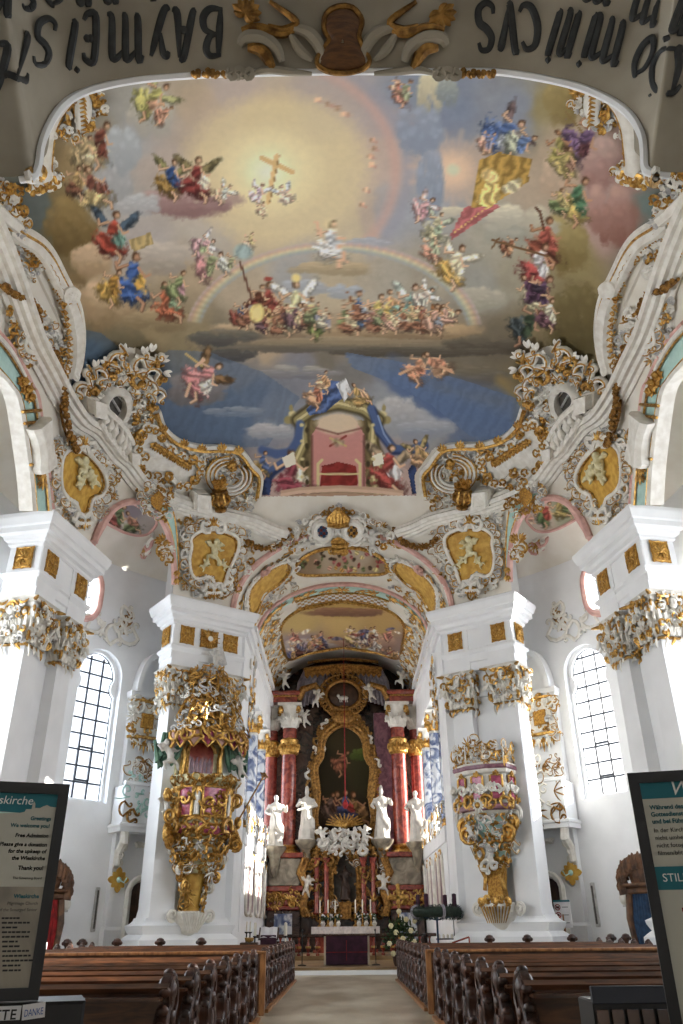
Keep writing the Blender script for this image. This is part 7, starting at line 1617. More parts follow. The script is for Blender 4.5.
    # small fittings on the wall below the window
    Mf = wall_frame(RW*math.radians(42.3), sd); th = thing('wall_gauge', 'thin grey vertical strip fixed to the %s wall below the window' % SN, 'wall strip', Mf @ Vector((0, .03, 1.4))); mb = MB(); mb.box(-.07, .07, .02, .1, 1.35, 2.75, M=Mf, bev=.02); obj('strip', mb, M_['stucco2'], th); mb = MB(); mb.box(-.03, .03, .1, .12, 1.45, 2.65, M=Mf); obj('slot', mb, M_['dark'], th)
    Mf = wall_frame(RW*math.radians(36.6), sd); th = thing('wall_box', 'small rounded white box high on the %s wall beneath the window' % SN, 'wall fitting', Mf @ Vector((0, .03, 2.2))); mb = MB(); mb.ball((0, .08, 2.2), (.15, .1, .2), 12, 8, Mf); obj('cover', mb, M_['stucco'], th); mb = MB(); mb.box(-.06, .06, .02, .1, 1.95, 2.05, M=Mf); obj('switch', mb, M_['stucco2'], th)
    # baroque confessional at the near end of the wall
    for sA in (RW*math.radians(28.5),):
        Mc = wall_frame(sA, sd); HC = 3.25
        th = thing('confessional', 'carved wooden confessional with %s curtain by the %s window wall' % ('red' if sd < 0 else 'blue', SN), 'confessional', Mc @ Vector((0, .6, 0)))
        mb = MB(); mb.box(-.9, .9, .05, 1.0, 0, .5, M=Mc, bev=.05); mb.box(-.85, .85, .05, .9, 2.3, 2.5, M=Mc, bev=.05); mb.box(-.95, .95, .05, 1.0, 2.5, 2.62, M=Mc, bev=.04)
        for sx in (-1, 1): mb.tube([(sx*.8, .8, .5), (sx*.78, .9, 1.0), (sx*.86, .85, 1.6), (sx*.76, .85, 2.3)], [.14, .1, .14, .12], 8, M=Mc)
        mb.box(-.8, .8, .05, .2, .5, 2.3, M=Mc); obj('cabinet', mb, M_['brown'], th)
        mb = MB()
        for k in range(16):
            t = k/15; x = .95*math.cos(PI*t); z = 2.6+.75*math.sin(PI*t)**.7; h = rn.uniform(.25, .5); mb.tube([(x, .85, z-.3), (x*1.02, .9, z), (x*1.05+rn.uniform(-.12, .12), .9, z+h*.5)], [.17, .13, .02], 6, M=Mc); volute(mb, (x, .9, z-.05), .2, (1 if x > 0 else -1, .2), Mc, th=.06)
        mb.ball((0, .7, 2.9), (.8, .25, .62), 12, 8, Mc); mb.box(-.8, .8, .05, .6, 2.55, 2.95, M=Mc); obj('carved_crest', mb, M_['brown'], th)
        mb = MB()
        for sx in (-1, 1):
            for k in range(6): mb.tube([(sx*(.1+.11*k), .75, 2.35), (sx*(.12+.115*k), .78+.04*(k % 2), 1.4), (sx*(.14+.12*k), .76, .4)], [.07, .08, .08], 6, M=Mc)
        obj('curtain', mb, M_['redcloth' if sd < 0 else 'bluecloth'], th)
# pictogram sign on a post at the right door
p = atY(566, 938, 30.2); th = thing('pictogram_sign', 'small white sign with three red prohibition symbols on a thin post, right wall', 'sign', (p.x, p.y, 0))
FSg = frame((p.x, p.y, 1.75), (.9, -.43, 0), (0, 0, 1), (-.43, -.9, 0)); mb = MB(); mb.box(-.28, .28, -.42, .42, -.02, .02, M=FSg, bev=.01); b = obj('board', mb, M_['paper'], th); mb = MB(); mb.box(-.28, .28, .38, .44, -.022, .03, M=FSg); obj('teal_top_edge', mb, M_['teal'], b)
for k in range(3):
    z = .22-.24*k; mb = MB(); mb.tube([(-.15+.085*math.cos(a), z+.085*math.sin(a), .03) for a in np.linspace(0, 2*PI, 18, endpoint=False)], .014, 5, M=FSg, close=True); mb.tube([(-.21, z+.06, .035), (-.09, z-.06, .035)], .012, 5, M=FSg); obj('red_prohibition_ring', mb, M_['redcloth'], b)
    mb = MB(); (mb.box(-.2, -.1, z-.035, z+.03, .02, .03, M=FSg) if k != 1 else mb.plate([(-.2, z-.03), (-.1, z-.03), (-.12, z+.02), (-.18, z+.05)], .02, M=FSg, z=.015)); mb.box(.0, .2, z-.01, z+.01, .02, .026, M=FSg); obj('pictogram', mb, M_['blacktext'], b)
mb = MB(); mb.tube([(p.x, p.y, 0), (p.x, p.y, 1.75)], .035, 8); mb.lathe([(.22, 0), (.22, .03), (.05, .06)], (p.x, p.y, 0), 16); obj('post', mb, M_['woodl'], th)
# ------------------------------------------------------------------ pews
rn = random.Random(14)
XA, XB = 1.55, 7.6
def pew_end(mb, x, y, s):
    """carved baroque bench end: scrolled outline cut from thick oak, with raised knobs and a rosette"""
    out = [(-.30, 0), (.26, 0), (.26, .16), (.2, .24), (.27, .36), (.25, .5), (.14, .58), (.15, .7), (.22, .78), (.2, .9), (.12, .97), (.02, 1.0), (-.09, .97), (-.14, .88), (-.1, .78), (-.18, .68), (-.27, .56), (-.25, .42), (-.31, .3), (-.26, .16)]
    out = catmull(out, 3, True)
    M = frame((x, y, .06), (0, 1, 0), (0, 0, 1), (1, 0, 0)); mb.plate(out, .075, M=M, z=-.0375)
    for sx in (-1, 1):
        mb.tube([(a, b, sx*.045) for a, b in scale_poly(out, .9)], .022, 5, M=M, close=True)
        for a, b, r in ((.03, .86, .085), (0, .45, .11), (.06, .66, .06), (-.06, .22, .08)): mb.ball((a, b, sx*.04), (r, r, .035), 10, 5, M)
        for k in range(5): mb.tube([(.0+.04*k-.08, .34, sx*.05), (.0+.07*k-.14, .55, sx*.05)], [.02, .012], 4, M=M)
    for a, b in ((.24, .08), (.26, .42), (.16, .64), (.22, .84), (.02, .99), (-.13, .86), (-.22, .6), (-.29, .32), (-.27, .08), (.25, .25), (-.16, .72), (.12, .96)): mb.ball((a, b, 0), (.05, .05, .055), 7, 5, M)
rows_back = [8.1, 9.3, 10.5, 11.8, 13.0, 14.2, 15.4]; rows_front = [17.9, 19.0, 20.1, 21.2, 22.3, 23.4, 24.5, 25.6, 26.6]
ordn = ['nearest', 'second', 'third', 'fourth', 'fifth', 'sixth', 'seventh', 'eighth', 'ninth']
proto = {}
for sd in (-1, 1):
    for blk, ys in (('rear', rows_back), ('front', rows_front)):
        for i, y in enumerate(ys):
            lab = '%s dark wooden pew of the %s block on the %s of the aisle' % (ordn[i], blk, SIDE[sd]); loc = (sd*XA, y, .06)
            if sd not in proto:
                th = thing('church_pew', lab, 'pew', loc, group='carved wooden pews'); proto[sd] = th
                X0, X1 = (XA, XB) if sd > 0 else (-XB, -XA)
                mb = MB(); pew_end(mb, sd*(XA+.03), y, sd); obj('carved_end', mb, M_['woodd'], th, smooth=50)
                mb = MB(); pew_end(mb, sd*(XB-.03), y, sd); obj('carved_end', mb, M_['woodd'], th, smooth=50)
                mb = MB(); mb.box(X0+.02, X1-.02, y-.02, y+.36, .42, .46); mb.box(X0+.02, X1-.02, y+.26, y+.34, .06, .42); obj('seat', mb, M_['wood'], th, smooth=0)
                Mr = Matrix.Translation((0, y-.05, .45)) @ Matrix.Rotation(.12, 4, 'X'); mb = MB(); mb.box(X0+.04, X1-.04, -.02, .02, .0, .48, M=Mr); obj('backrest', mb, M_['wood'], th, smooth=0)
                mb = MB(); mb.loft([[(x, y-.12+a, .95+b) for a, b in ((-.03, -.04), (.06, -.04), (.08, 0), (.05, .03), (-.01, .035), (-.05, .0))] for x in (X0, X1)]); mb.box(X0+.04, X1-.04, y-.3, y-.1, .86, .885); obj('top_rail', mb, M_['wood'], th, smooth=30)
                mb = MB(); mb.box(X0+.05, X1-.05, y-.42, y-.24, .16, .2); obj('kneeler', mb, M_['wood'], th, smooth=0)
            else: dup(proto[sd], loc=loc, label=lab)
    for blk, y0, y1 in (('rear', 7.6, 15.9), ('front', 17.4, 27.1)):
        x0, x1 = (XA-.08, XB) if sd > 0 else (-XB, -XA+.08); mb = MB(); mb.box(x0, x1, y0, y1, 0, .06); tag(obj('pew_platform', mb, M_['woodl'], smooth=0), 'low plank platform under the %s pew block on the %s' % (blk, SIDE[sd]), 'platform')
    # panelled partition closing the front block, and the desk in front of the first row
    th = thing('pew_partition', 'pale-edged panelled wooden partition closing the front pews on the %s' % SIDE[sd], 'partition', (sd*XA, 16.9, 0)); X0, X1 = (XA, XB) if sd > 0 else (-XB, -XA)
    mb = MB(); mb.box(X0, X1, 16.86, 16.92, .06, .98); obj('panel', mb, M_['wood'], th, smooth=0); mb = MB(); mb.box(X0-.02, X1+.02, 16.8, 16.98, .98, 1.03, bev=.01); obj('cap_rail', mb, M_['woodl'], th, smooth=0)
    mb = MB(); mb.box(sd*XA-.05, sd*XA+.05, 16.83, 16.95, 0, 1.03, bev=.012); obj('corner_post', mb, M_['woodl'], th, smooth=0); mb = MB(); pew_end(mb, sd*(XA+.02), 17.25, sd); obj('carved_end', mb, M_['woodd'], th, smooth=50)
    # carved finials that peep over the far rail
    for k, px in enumerate((67, 82, 117, 160, 201) if sd < 0 else (490, 528, 573, 612, 627)):
        p = atY(px, 944, 27.3); mb = MB(); mb.lathe([(.05, .0), (.06, .95), (.1, 1.0), (.14, 1.07), (.1, 1.15), (.03, 1.18)], (p.x, p.y, .0), 10); mb.ball((p.x-.1, p.y, 1.05), (.07, .07, .06), 7, 5); mb.ball((p.x+.1, p.y, 1.05), (.07, .07, .06), 7, 5)
        tag(obj('post_finial', mb, M_['woodd']), 'carved wooden knob behind the front pews on the %s, %s from the %s' % (SIDE[sd], ('first', 'second', 'third', 'fourth', 'fifth')[k], 'left'), 'finial')
# ------------------------------------------------------------------ chancel furnishings
# communion rail of turned balusters
th = thing('communion_rail', 'dark red communion rail with turned balusters across the chancel', 'rail', (0, 38.2, .2))
mb = MB(); mb.box(-3.9, 3.9, 38.1, 38.4, 1.05, 1.18, bev=.03); obj('top_rail', mb, M_['darkm'], th, smooth=0); mb = MB(); mb.box(-3.9, 3.9, 38.1, 38.4, .2, .36); obj('base_rail', mb, M_['redm'], th, smooth=0)
bal = None
for k, x in enumerate(np.linspace(-3.6, 3.6, 19)):
    if bal is None:
        mb = MB(); mb.lathe([(.07, .36), (.08, .42), (.04, .48), (.1, .62), (.11, .7), (.05, .85), (.04, .95), (.08, 1.05)], (x, 38.25, 0), 10); bal = obj('baluster', mb, M_['redm'], th); G = MB(); G.lathe([(.115, .64), (.12, .68), (.115, .72)], (x, 38.25, 0), 10); obj('gilt_ring', G, M_['gold'], bal); x0 = x
    else:
        c = dup(bal, parent=th); c.location = (x-x0, 0, 0)
# people's altar under purple cloth
th = thing('free_altar', 'square free-standing altar draped in dark purple cloth at the aisle end', 'altar', (.02, 33.2, .2)); mb = MB(); x0, x1 = -.72, .8
mb.loft([rect(x0, x1, 32.7, 33.7, .22), rect(x0, x1, 32.7, 33.7, 1.12), rect(x0+.01, x1-.01, 32.71, 33.69, 1.14)]); obj('purple_cloth', mb, M_['purple'], th, smooth=0)
mb = MB(); mb.box(x0-.06, x1+.06, 32.64, 33.76, 1.14, 1.19, bev=.01); obj('table_top', mb, M_['darkm'], th, smooth=0); mb = MB()
for x in (x0-.04, x1+.04): mb.box(x-.035, x+.035, 32.66, 32.74, .2, 1.14)
obj('pale_corner_post', mb, M_['stone'], th, smooth=0); mb = MB(); mb.tube([(x0, 32.69, .62), (x1, 32.69, .62)], .012, 5); mb.tube([(.03, 32.69, .35), (.03, 32.69, 1.0)], .012, 5); obj('red_braid', mb, M_['redcloth'], th)
# lectern with open book, candles
p = atY(269, 928, 32.0); th = thing('lectern', 'dark lectern draped in purple holding a white open book, left of the aisle', 'lectern', (p.x, 32.0, .12)); x, y = p.x, 32.0
mb = MB(); mb.box(x-.28, x+.28, y-.2, y+.2, .12, 1.2, bev=.02); obj('stand', mb, M_['purple'], th, smooth=0); mb = MB(); Ml = Matrix.Translation((x, y, 1.25)) @ Matrix.Rotation(.75, 4, 'X'); mb.box(-.36, .36, -.28, .28, -.03, .0, M=Ml); obj('desk', mb, M_['bronze'], th, smooth=0)
tb = thing('open_book', 'open white book lying on the draped lectern', 'book', (x, y, 1.3)); 
for s in (-1, 1): mb = MB(); mb.loft([[(s*.0, v, .0), (s*.15, v, .03), (s*.3, v, .01), (s*.3, v, .045), (s*.15, v, .07), (s*.0, v, .03)] for v in (-.24, .24)], M=Ml); mb.v = mb.v; o = obj('page_block', mb, M_['paper'], tb, smooth=0)
def candle(px, py, Y, h, r, lab, base=None, zb=.12):
    p = atY(px, py, Y); th = thing('floor_candle', lab, 'candle', (p.x, Y, zb)); mb = MB(); mb.lathe([(.16, zb), (.15, zb+.03), (.03, zb+.08), (.025, p.z-h-.06), (.07, p.z-h-.03), (.08, p.z-h)], (p.x, Y, 0), 12); obj('stand', mb, M_['iron'], th); mb = MB(); mb.lathe([(r, p.z-h), (r, p.z), (.01, p.z+.02)], (p.x, Y, 0), 10); obj('candle', mb, M_['candle'], th); return th
candle(285.8, 923, 33, .42, .06, 'white pillar candle on a stand right of the lectern'); candle(255.5, 923, 32.2, .42, .05, 'single white candle on a stand left of the lectern'); candle(247, 922, 32.6, .32, .025, 'slim white taper, left of a pair beside the choir wall'); candle(250.5, 922, 32.5, .32, .025, 'slim white taper, right of a pair beside the choir wall'); candle(285.5, 939, 31.6, .12, .03, 'small low candle peeping over the left pew end')
p = atY(265, 941, 31.2); th = thing('small_table', 'small dark side table with a candle bowl behind the left pews', 'table', (p.x-.5, 31.2, .12)); mb = MB(); mb.box(p.x-.85, p.x-.25, 30.95, 31.45, .9, .98, bev=.02); obj('table_top', mb, M_['bronze'], th, smooth=0)
for a in (-.8, -.32):
    for b in (31.0, 31.4): mb = MB(); mb.box(p.x+a-.03, p.x+a+.03, b-.03, b+.03, .12, .9); obj('leg', mb, M_['bronze'], th, smooth=0)
mb = MB(); mb.lathe([(.05, .98), (.14, 1.02), (.17, 1.12), (.15, 1.13)], (p.x-.55, 31.2, 0), 14); obj('bowl', mb, M_['gold'], th)
# microphone stands, processional cross
for k, (px, lab) in enumerate(((302, 'thin microphone stand left of the purple altar'), (376, 'thin microphone stand right of the purple altar'))):
    p = atY(px, 966, 32.6); th = thing('microphone_stand', lab, 'stand', (p.x, 32.6, .2)); mb = MB(); mb.lathe([(.16, .2), (.15, .23), (.02, .26)], (p.x, 32.6, 0), 14); obj('base', mb, M_['iron'], th); mb = MB(); mb.tube([(p.x, 32.6, .24), (p.x, 32.6, 1.3)], .018, 6); mb.ball((p.x, 32.6, 1.32), (.03, .03, .05), 8, 5); obj('pole', mb, M_['iron'], th)
p0, p1 = atY(398.5, 930, 37), atY(398.3, 899, 37); th = thing('processional_cross', 'golden processional cross on a pole before the right altar pedestal', 'cross', (p0.x, 37, .2)); mb = MB(); mb.tube([(p0.x, 37, .2), (p1.x, 37, p1.z)], .03, 8); obj('pole', mb, M_['gold'], th); mb = MB(); z = p1.z
mb.box(p1.x-.07, p1.x+.07, 36.96, 37.04, z-.35, z+.45, bev=.02); mb.box(p1.x-.32, p1.x+.32, 36.96, 37.04, z-.02, z+.14, bev=.02)
for a, b in ((-.36, .06), (.36, .06), (0, .5)): mb.ball((p1.x+a, 37, z+b), (.1, .05, .1), 8, 5)
for k in range(8): a = k*PI/4+PI/8; mb.tube([(p1.x+.1*math.cos(a), 37, z+.06+.1*math.sin(a)), (p1.x+.34*math.cos(a), 37, z+.06+.34*math.sin(a))], [.03, .01], 5)
obj('cross', mb, M_['gold'], th)
# flower arrangement right of the altar
p = atY(401, 948, 31.6); th = thing('flower_arrangement', 'green bush with cream roses standing left of the right front pews', 'flower arrangement', (p.x, 31.6, .12)); mb = MB(); mb.lathe([(.2, .12), (.28, .3), (.32, .5), (.26, .55)], (p.x, 31.6, 0), 16); obj('pot', mb, M_['bronze'], th); L, W = MB(), MB()
for _ in range(420):
    a, b, q = rn.uniform(0, 6.3), rn.uniform(-.4, 1.5), rn.uniform(.35, .85); c = Vector((p.x+q*math.cos(a)*math.cos(b)*.8, 31.6+q*math.sin(a)*math.cos(b)*.6, .95+q*math.sin(b)*.85)); d = Vector((rn.uniform(-1, 1), rn.uniform(-1, 1), rn.uniform(-.2, 1))).normalized(); e = d.cross(Vector((.3, .5, .8))).normalized(); l, w = rn.uniform(.1, .2), rn.uniform(.03, .06)
    L.add([c, c+d*l*.5+e*w, c+d*l, c+d*l*.5-e*w, c+d*l*.5+d.cross(e)*.02], [(0, 1, 4), (1, 2, 4), (2, 3, 4), (3, 0, 4)])
obj('foliage', L, M_['green'], th, smooth=0)
for a, b in ((-.42, .55), (-.18, .9), (.2, 1.3), (.35, .95), (-.35, 1.1), (.05, .7), (.5, 1.25), (-.05, 1.55), (.45, .6), (-.3, .25), (.2, .4)):
    W = MB(); c = (p.x+a, 31.6-.45+.2*abs(a), .35+b)
    for k in range(6): W.ball((c[0]+.045*math.cos(k), c[1]+.02*math.sin(2*k), c[2]+.045*math.sin(k)), .05, 6, 5)
    W.ball(c, .06, 7, 5); obj('rose', W, M_['cream'], th)
# advent wreath on a stand
p = atY(436.5, 912, 30.9); x, y, z = p.x, 30.9, p.z; th = thing('advent_wreath', 'large dark fir wreath with purple candles on a tall stand, right of the aisle', 'wreath', (x, y, .12)); mb = MB(); rr_ = .72
mb.tube([(x+rr_*math.cos(a), y+rr_*math.sin(a), z) for a in np.linspace(0, 2*PI, 36, endpoint=False)], .17, 10, up=(0, 0, 1), close=True)
for _ in range(700):
    a, b = rn.uniform(0, 6.3), rn.uniform(0, 6.3); c = Vector((x+(rr_+.16*math.cos(b))*math.cos(a), y+(rr_+.16*math.cos(b))*math.sin(a), z+.16*math.sin(b))); d = Vector((math.cos(b)*math.cos(a)+rn.uniform(-.6, .6), math.cos(b)*math.sin(a)+rn.uniform(-.6, .6), math.sin(b)+rn.uniform(-.6, .6))).normalized()*.1; mb.add([c-d*.2, c+d+Vector((.012, 0, 0)), c+d-Vector((.012, 0, .012))], [(0, 1, 2)])
obj('fir_ring', mb, M_['wreath'], th); 
for k in range(4):
    a = PI/4+k*PI/2+.2; c = (x+rr_*math.cos(a), y+rr_*math.sin(a)); mb = MB(); mb.lathe([(.075, z+.1), (.075, z+.55), (.01, z+.57)], (c[0], c[1], 0), 12); obj('purple_candle', mb, M_['purple'], th); a += PI/4; mb = MB(); mb.tube([(x+(rr_+.19*math.cos(b))*math.cos(a), y+(rr_+.19*math.cos(b))*math.sin(a), z+.19*math.sin(b)) for b in np.linspace(0, 2*PI, 14, endpoint=False)], .05, 6, close=True, up=(-math.sin(a), math.cos(a), 0)); obj('pale_ribbon', mb, M_['lilac'], th)
mb = MB(); mb.tube([(x, y, .12), (x, y, z-.1)], .035, 8); mb.lathe([(.3, .12), (.28, .16), (.05, .2)], (x, y, 0), 18)
for k in range(4): a = k*PI/2; mb.tube([(x, y, z-.25), (x+rr_*math.cos(a), y+rr_*math.sin(a), z-.1)], .025, 6)
obj('stand', mb, M_['bluecloth'], th)
th = thing('candle_rack', 'small metal rack of lit tealights beside the wreath stand', 'candle rack', (x+.35, 31.9, .12)); mb = MB(); mb.box(x+.05, x+.75, 31.7, 32.1, 1.0, 1.04); 
for a in (.1, .7): mb.box(x+a-.02, x+a+.02, 31.88, 31.92, .12, 1.0)
mb.tube([(x+.7, 31.9, 1.0), (x+.7, 31.9, 2.3)], .015, 5); obj('frame', mb, M_['iron'], th, smooth=0)
for k in range(4): mb = MB(); mb.lathe([(.04, 1.04), (.04, 1.14), (.01, 1.18)], (x+.15+.15*k, 31.85, 0), 8); obj('tealight', mb, M_['candle'], th)
th = thing('handrail', 'thin dark sloping rod between the wreath and the right pillar base', 'handrail', (3.6, 31, .12)); a, b = atY(452, 943, 30.2), atY(469, 937, 30.2); mb = MB(); mb.tube([(a.x, 30.2, a.z), (b.x, 30.2, b.z)], .03, 6); mb.tube([(b.x, 30.2, b.z), (b.x, 30.2, 0)], .025, 6); mb.tube([(a.x, 30.2, a.z), (a.x, 30.2, 0)], .025, 6); obj('rod', mb, M_['redm'], th)
# ------------------------------------------------------------------ information boards in the foreground
def text(body, size, M, mt, parent, align='LEFT', bold=0.0, shear=0.0, spacing=1.0, name='lettering', line=1.0, ext=.0008):
    c = bpy.data.curves.new(name, 'FONT'); c.body = body; c.size = size; c.align_x = align; c.align_y = 'TOP'; c.offset = bold; c.shear = shear; c.space_character = spacing; c.space_line = line; c.extrude = ext; c.resolution_u = 3
    o = bpy.data.objects.new(name, c); me = bpy.data.meshes.new_from_object(o); bpy.data.objects.remove(o); me.materials.append(M_[mt]); me.name = name
    o = bpy.data.objects.new(name, me); COL.objects.link(o); o.parent = parent; o.matrix_local = WMAT[parent.name].inverted() @ M; return o
def board(sd, Y, zt, zb, xin, xout, yaw, label):
    """upright framed board; its inner edge is at x = xin"""
    a = yaw*(-sd); ex = Vector((math.cos(a), math.sin(a), 0)); n = Vector((math.sin(a), -math.cos(a), 0))
    o = Vector((xin, Y, zt)); w = abs(xout-xin)
    org = o-ex*w if sd < 0 else o                 # left end of the board
    M = frame(tuple(org), ex, (0, 0, 1), tuple(n)); H = zt-zb
    th = thing('information_board', label, 'sign board', (org+ex*w/2).to_tuple()[:2]+(0.0,))
    f = .04; mb = MB()
    for b in ((0, w, -f, 0), (0, w, -H, -H+f), (0, f, -H+f, -f), (w-f, w, -H+f, -f)): mb.box(b[0], b[1], b[2], b[3], -.02, .022, M=M)
    obj('frame', mb, M_['signblack'], th, smooth=0); mb = MB(); mb.box(f*.8, w-f*.8, -H+f*.8, -f*.8, -.012, .008, M=M); p = obj('poster', mb, M_['signpaper'], th, smooth=0)
    mb = MB()
    for x in (w*.25, w*.75): mb.tube([(x, -H, -.06), (x, -H-.2, -.06)], .02, 8, M=M)
    c = M @ Vector((w/2, 0, -.06)); mb.tube([(c.x, c.y, 0.02), (c.x, c.y, zb)], .03, 8); mb.lathe([(.26, 0), (.25, .03), (.06, .06)], (c.x, c.y, 0), 20); obj('post', mb, M_['iron'], th)
    return th, p, M, w, H, f
Yb = 3.3
tl = atY(70, 785, Yb); bl = atY(40, 1000, Yb)
th, pst, M, w, H, f = board(-1, Yb, tl.z, bl.z, tl.x, tl.x-.72, .34, 'dark-framed information board with teal header and donation text, left foreground')
T = lambda x, y, z=.0095: M @ Matrix.Translation((x, y, z))
hdr = [(f, -f), (w-f, -f), (w-f, -.088), (w-.062, -.086), (w-.075, -.08), (w-.09, -.086), (w-.1, -.092), (w-.118, -.092), (w-.119, -.078), (w-.124, -.068), (w-.129, -.078), (w-.13, -.097), (w-.15, -.098), (w-.154, -.108), (w-.17, -.112), (f, -.095)]
mb = MB(); mb.plate(hdr, .002, M=T(0, 0, .008)); hd = obj('teal_header', mb, M_['teal'], pst, smooth=0)
hy = [(f, -.097), (w-.17, -.113), (w-.3, -.118), (f, -.13)]; mb = MB(); mb.plate(hy, .0015, M=T(0, 0, .008)); obj('pale_sweep', mb, M_['mint'], pst, smooth=0)
rx = w-f-.012
text('Wieskirche', .044, T(w-.128, -.046, .0105), 'whitetext', pst, 'RIGHT', shear=.12)
text('Greetings\nWe welcome you!', .0192, T(rx, -.122), 'tealtext', pst, 'RIGHT', .0005, line=1.38)
text('Free Admission', .0192, T(rx, -.184), 'blacktext', pst, 'RIGHT', .0006, .12)
text('Please give a donation\nfor the upkeep of\nthe Wieskirche', .0192, T(rx, -.216), 'blacktext', pst, 'RIGHT', .0006, .12, line=1.26)
text('Thank you!', .02, T(rx, -.298), 'blacktext', pst, 'RIGHT', .0006)
text('The Governing Board', .0118, T(rx, -.337), 'blacktext', pst, 'RIGHT')
text('Wieskirche', .0192, T(rx, -.395), 'tealtext', pst, 'RIGHT', .0006)
text('Pilgrimage Church\nof the Scourged Savior', .0145, T(rx, -.421), 'blacktext', pst, 'RIGHT', line=1.48)
mb = MB(); mb.box(f, w-f, -H+f, -.372, .008, .0088, M=M); o = obj('grey_lower_field', mb, M_['greym'], pst, smooth=0)
rl = random.Random(4); mb = MB()
for k in range(17):
    if k in (12,): continue
    y = -.48-.0152*k-(.03 if k > 12 else 0); x = w-.17+.003*k if k < 13 else w-.29; L = rl.uniform(.05, .11) if k < 13 else .22
    while L > .01: q = min(L, rl.uniform(.01, .024)); mb.box(x, x+q*.85, y, y+.006, .0088, .0094, M=M); x += q; L -= q
obj('small_print', mb, M_['blacktext'], pst, smooth=0)
mb = MB(); mb.box(f, w-.235, -.36, -.27, .008, .009, M=M); obj('printed_photo', mb, M_['brown'], pst, smooth=0)
# donation boxes under the left board
p = atY(30, 1004, Yb-.05); q = atY(44, 1012, Yb-.05)
th = thing('donation_box', 'dark donation box with a white BITTE label below the left board', 'donation box', (q.x-.35, Yb, 0)); Mb = frame((q.x-.02, Yb-.06, q.z), (math.cos(.34), math.sin(.34), 0), (0, 0, 1), (math.sin(.34), -math.cos(.34), 0))
mb = MB(); mb.box(-.7, .16, -.5, .03, -.3, .0, M=Mb, bev=.01); b = obj('box', mb, M_['iron'], th, smooth=0)
mb = MB(); mb.box(-.62, -.055, -.02, .022, .0, .004, M=Mb); l = obj('white_label', mb, M_['paper'], b, smooth=0); text('BITTE', .042, Mb @ Matrix.Translation((-.068, .016, .005)), 'blacktext', b, 'RIGHT', .0008, spacing=1.1)
Md = Mb @ Matrix.Translation((-.05, 0, .006)) @ Matrix.Rotation(.1, 4, 'Z'); mb = MB(); mb.box(.0, .075, -.022, .024, .0, .004, M=Md); l2 = obj('danke_label', mb, M_['paper'], b, smooth=0); text('DANKE', .03, Md @ Matrix.Translation((.006, .012, .005)) @ Matrix.Diagonal((.62, 1, 1, 1)), 'bluetext', b, shear=.1)
mb = MB(); mb.lathe([(.025, 0), (.03, .006), (.012, .02)], (0, 0, 0), 12, Mb @ Matrix.Translation((.06, -.1, .0))); obj('brass_lock', mb, M_['gold'], b); mb = MB(); mb.box(-.6, -.1, -.5, -.3, -.3, .1, M=Mb); 
mb = MB(); pp = Mb @ Vector((-.27, 0, -.15)); mb.box(pp.x-.3, pp.x+.3, pp.y-.12, pp.y+.12, 0, pp.z-.48); obj('plinth', mb, M_['iron'], th, smooth=0)
# right board
tr = atY(627, 774, Yb); br = atY(676, 1040, Yb)
th, pst, M, w, H, f = board(1, Yb, tr.z, br.z, tr.x, tr.x+.95, .3, 'dark-framed German notice board with teal STILLE band, right foreground')
T = lambda x, y, z=.0095: M @ Matrix.Translation((x, y, z))
mb = MB(); mb.plate([(f, -f), (w-f, -f), (w-f, -.085), (w*.5, -.1), (f, -.1)], .002, M=T(0, 0, .008)); obj('teal_header', mb, M_['teal'], pst, smooth=0)
text('Wieskirche', .075, T(f+.105, -.03, .0105), 'whitetext', pst, 'LEFT', shear=.3)
text('Während des\nGottesdienstes\nund bei Führungen', .0225, T(f+.022, -.122), 'tealtext', pst, 'LEFT', .0006, line=1.15)
text('In der Kirche\nnicht umhergehen,\nnicht fotografieren,\nfilmen/blitzen', .0225, T(f+.022, -.206), 'blacktext', pst, 'LEFT', line=1.2)
mb = MB(); mb.box(f, w-f, -.425, -.345, .008, .0095, M=M); obj('teal_band', mb, M_['teal'], pst, smooth=0); text('STILLE', .04, T(f+.022, -.365, .0105), 'whitetext', pst)
mb = MB(); mb.box(f+.07, w-f-.1, -H+.08, -.485, .008, .011, M=M); nt_ = obj('white_notice', mb, M_['paper'], pst, smooth=0); mb = MB(); mb.box(f+.07, w-f-.1, -.5, -.485, .0105, .012, M=M); obj('red_heading', mb, M_['redcloth'], pst, smooth=0)
# lower leaflet stand in front of the right pews
a, b = atY(590, 986, 6.0), atY(664, 984, 6.0); th = thing('leaflet_stand', 'low dark leaflet rack with a grey label strip in front of the right pews', 'leaflet rack', ((a.x+b.x)/2, 6.1, 0)); mb = MB(); mb.box(a.x, b.x, 6.0, 6.35, 0, a.z-.08, bev=.01); obj('cabinet', mb, M_['iron'], th, smooth=0); mb = MB(); mb.box(a.x, b.x, 5.98, 6.02, a.z-.1, a.z, bev=.005); obj('label_strip', mb, M_['steel'], th, smooth=0)
for k in range(5): x = a.x+(b.x-a.x)*(k+.15)/5; mb = MB(); mb.box(x, x+(b.x-a.x)*.15, 5.97, 6.0, a.z-.3, a.z-.13, bev=.004); obj('leaflet', mb, M_['darkm'], th, smooth=0)

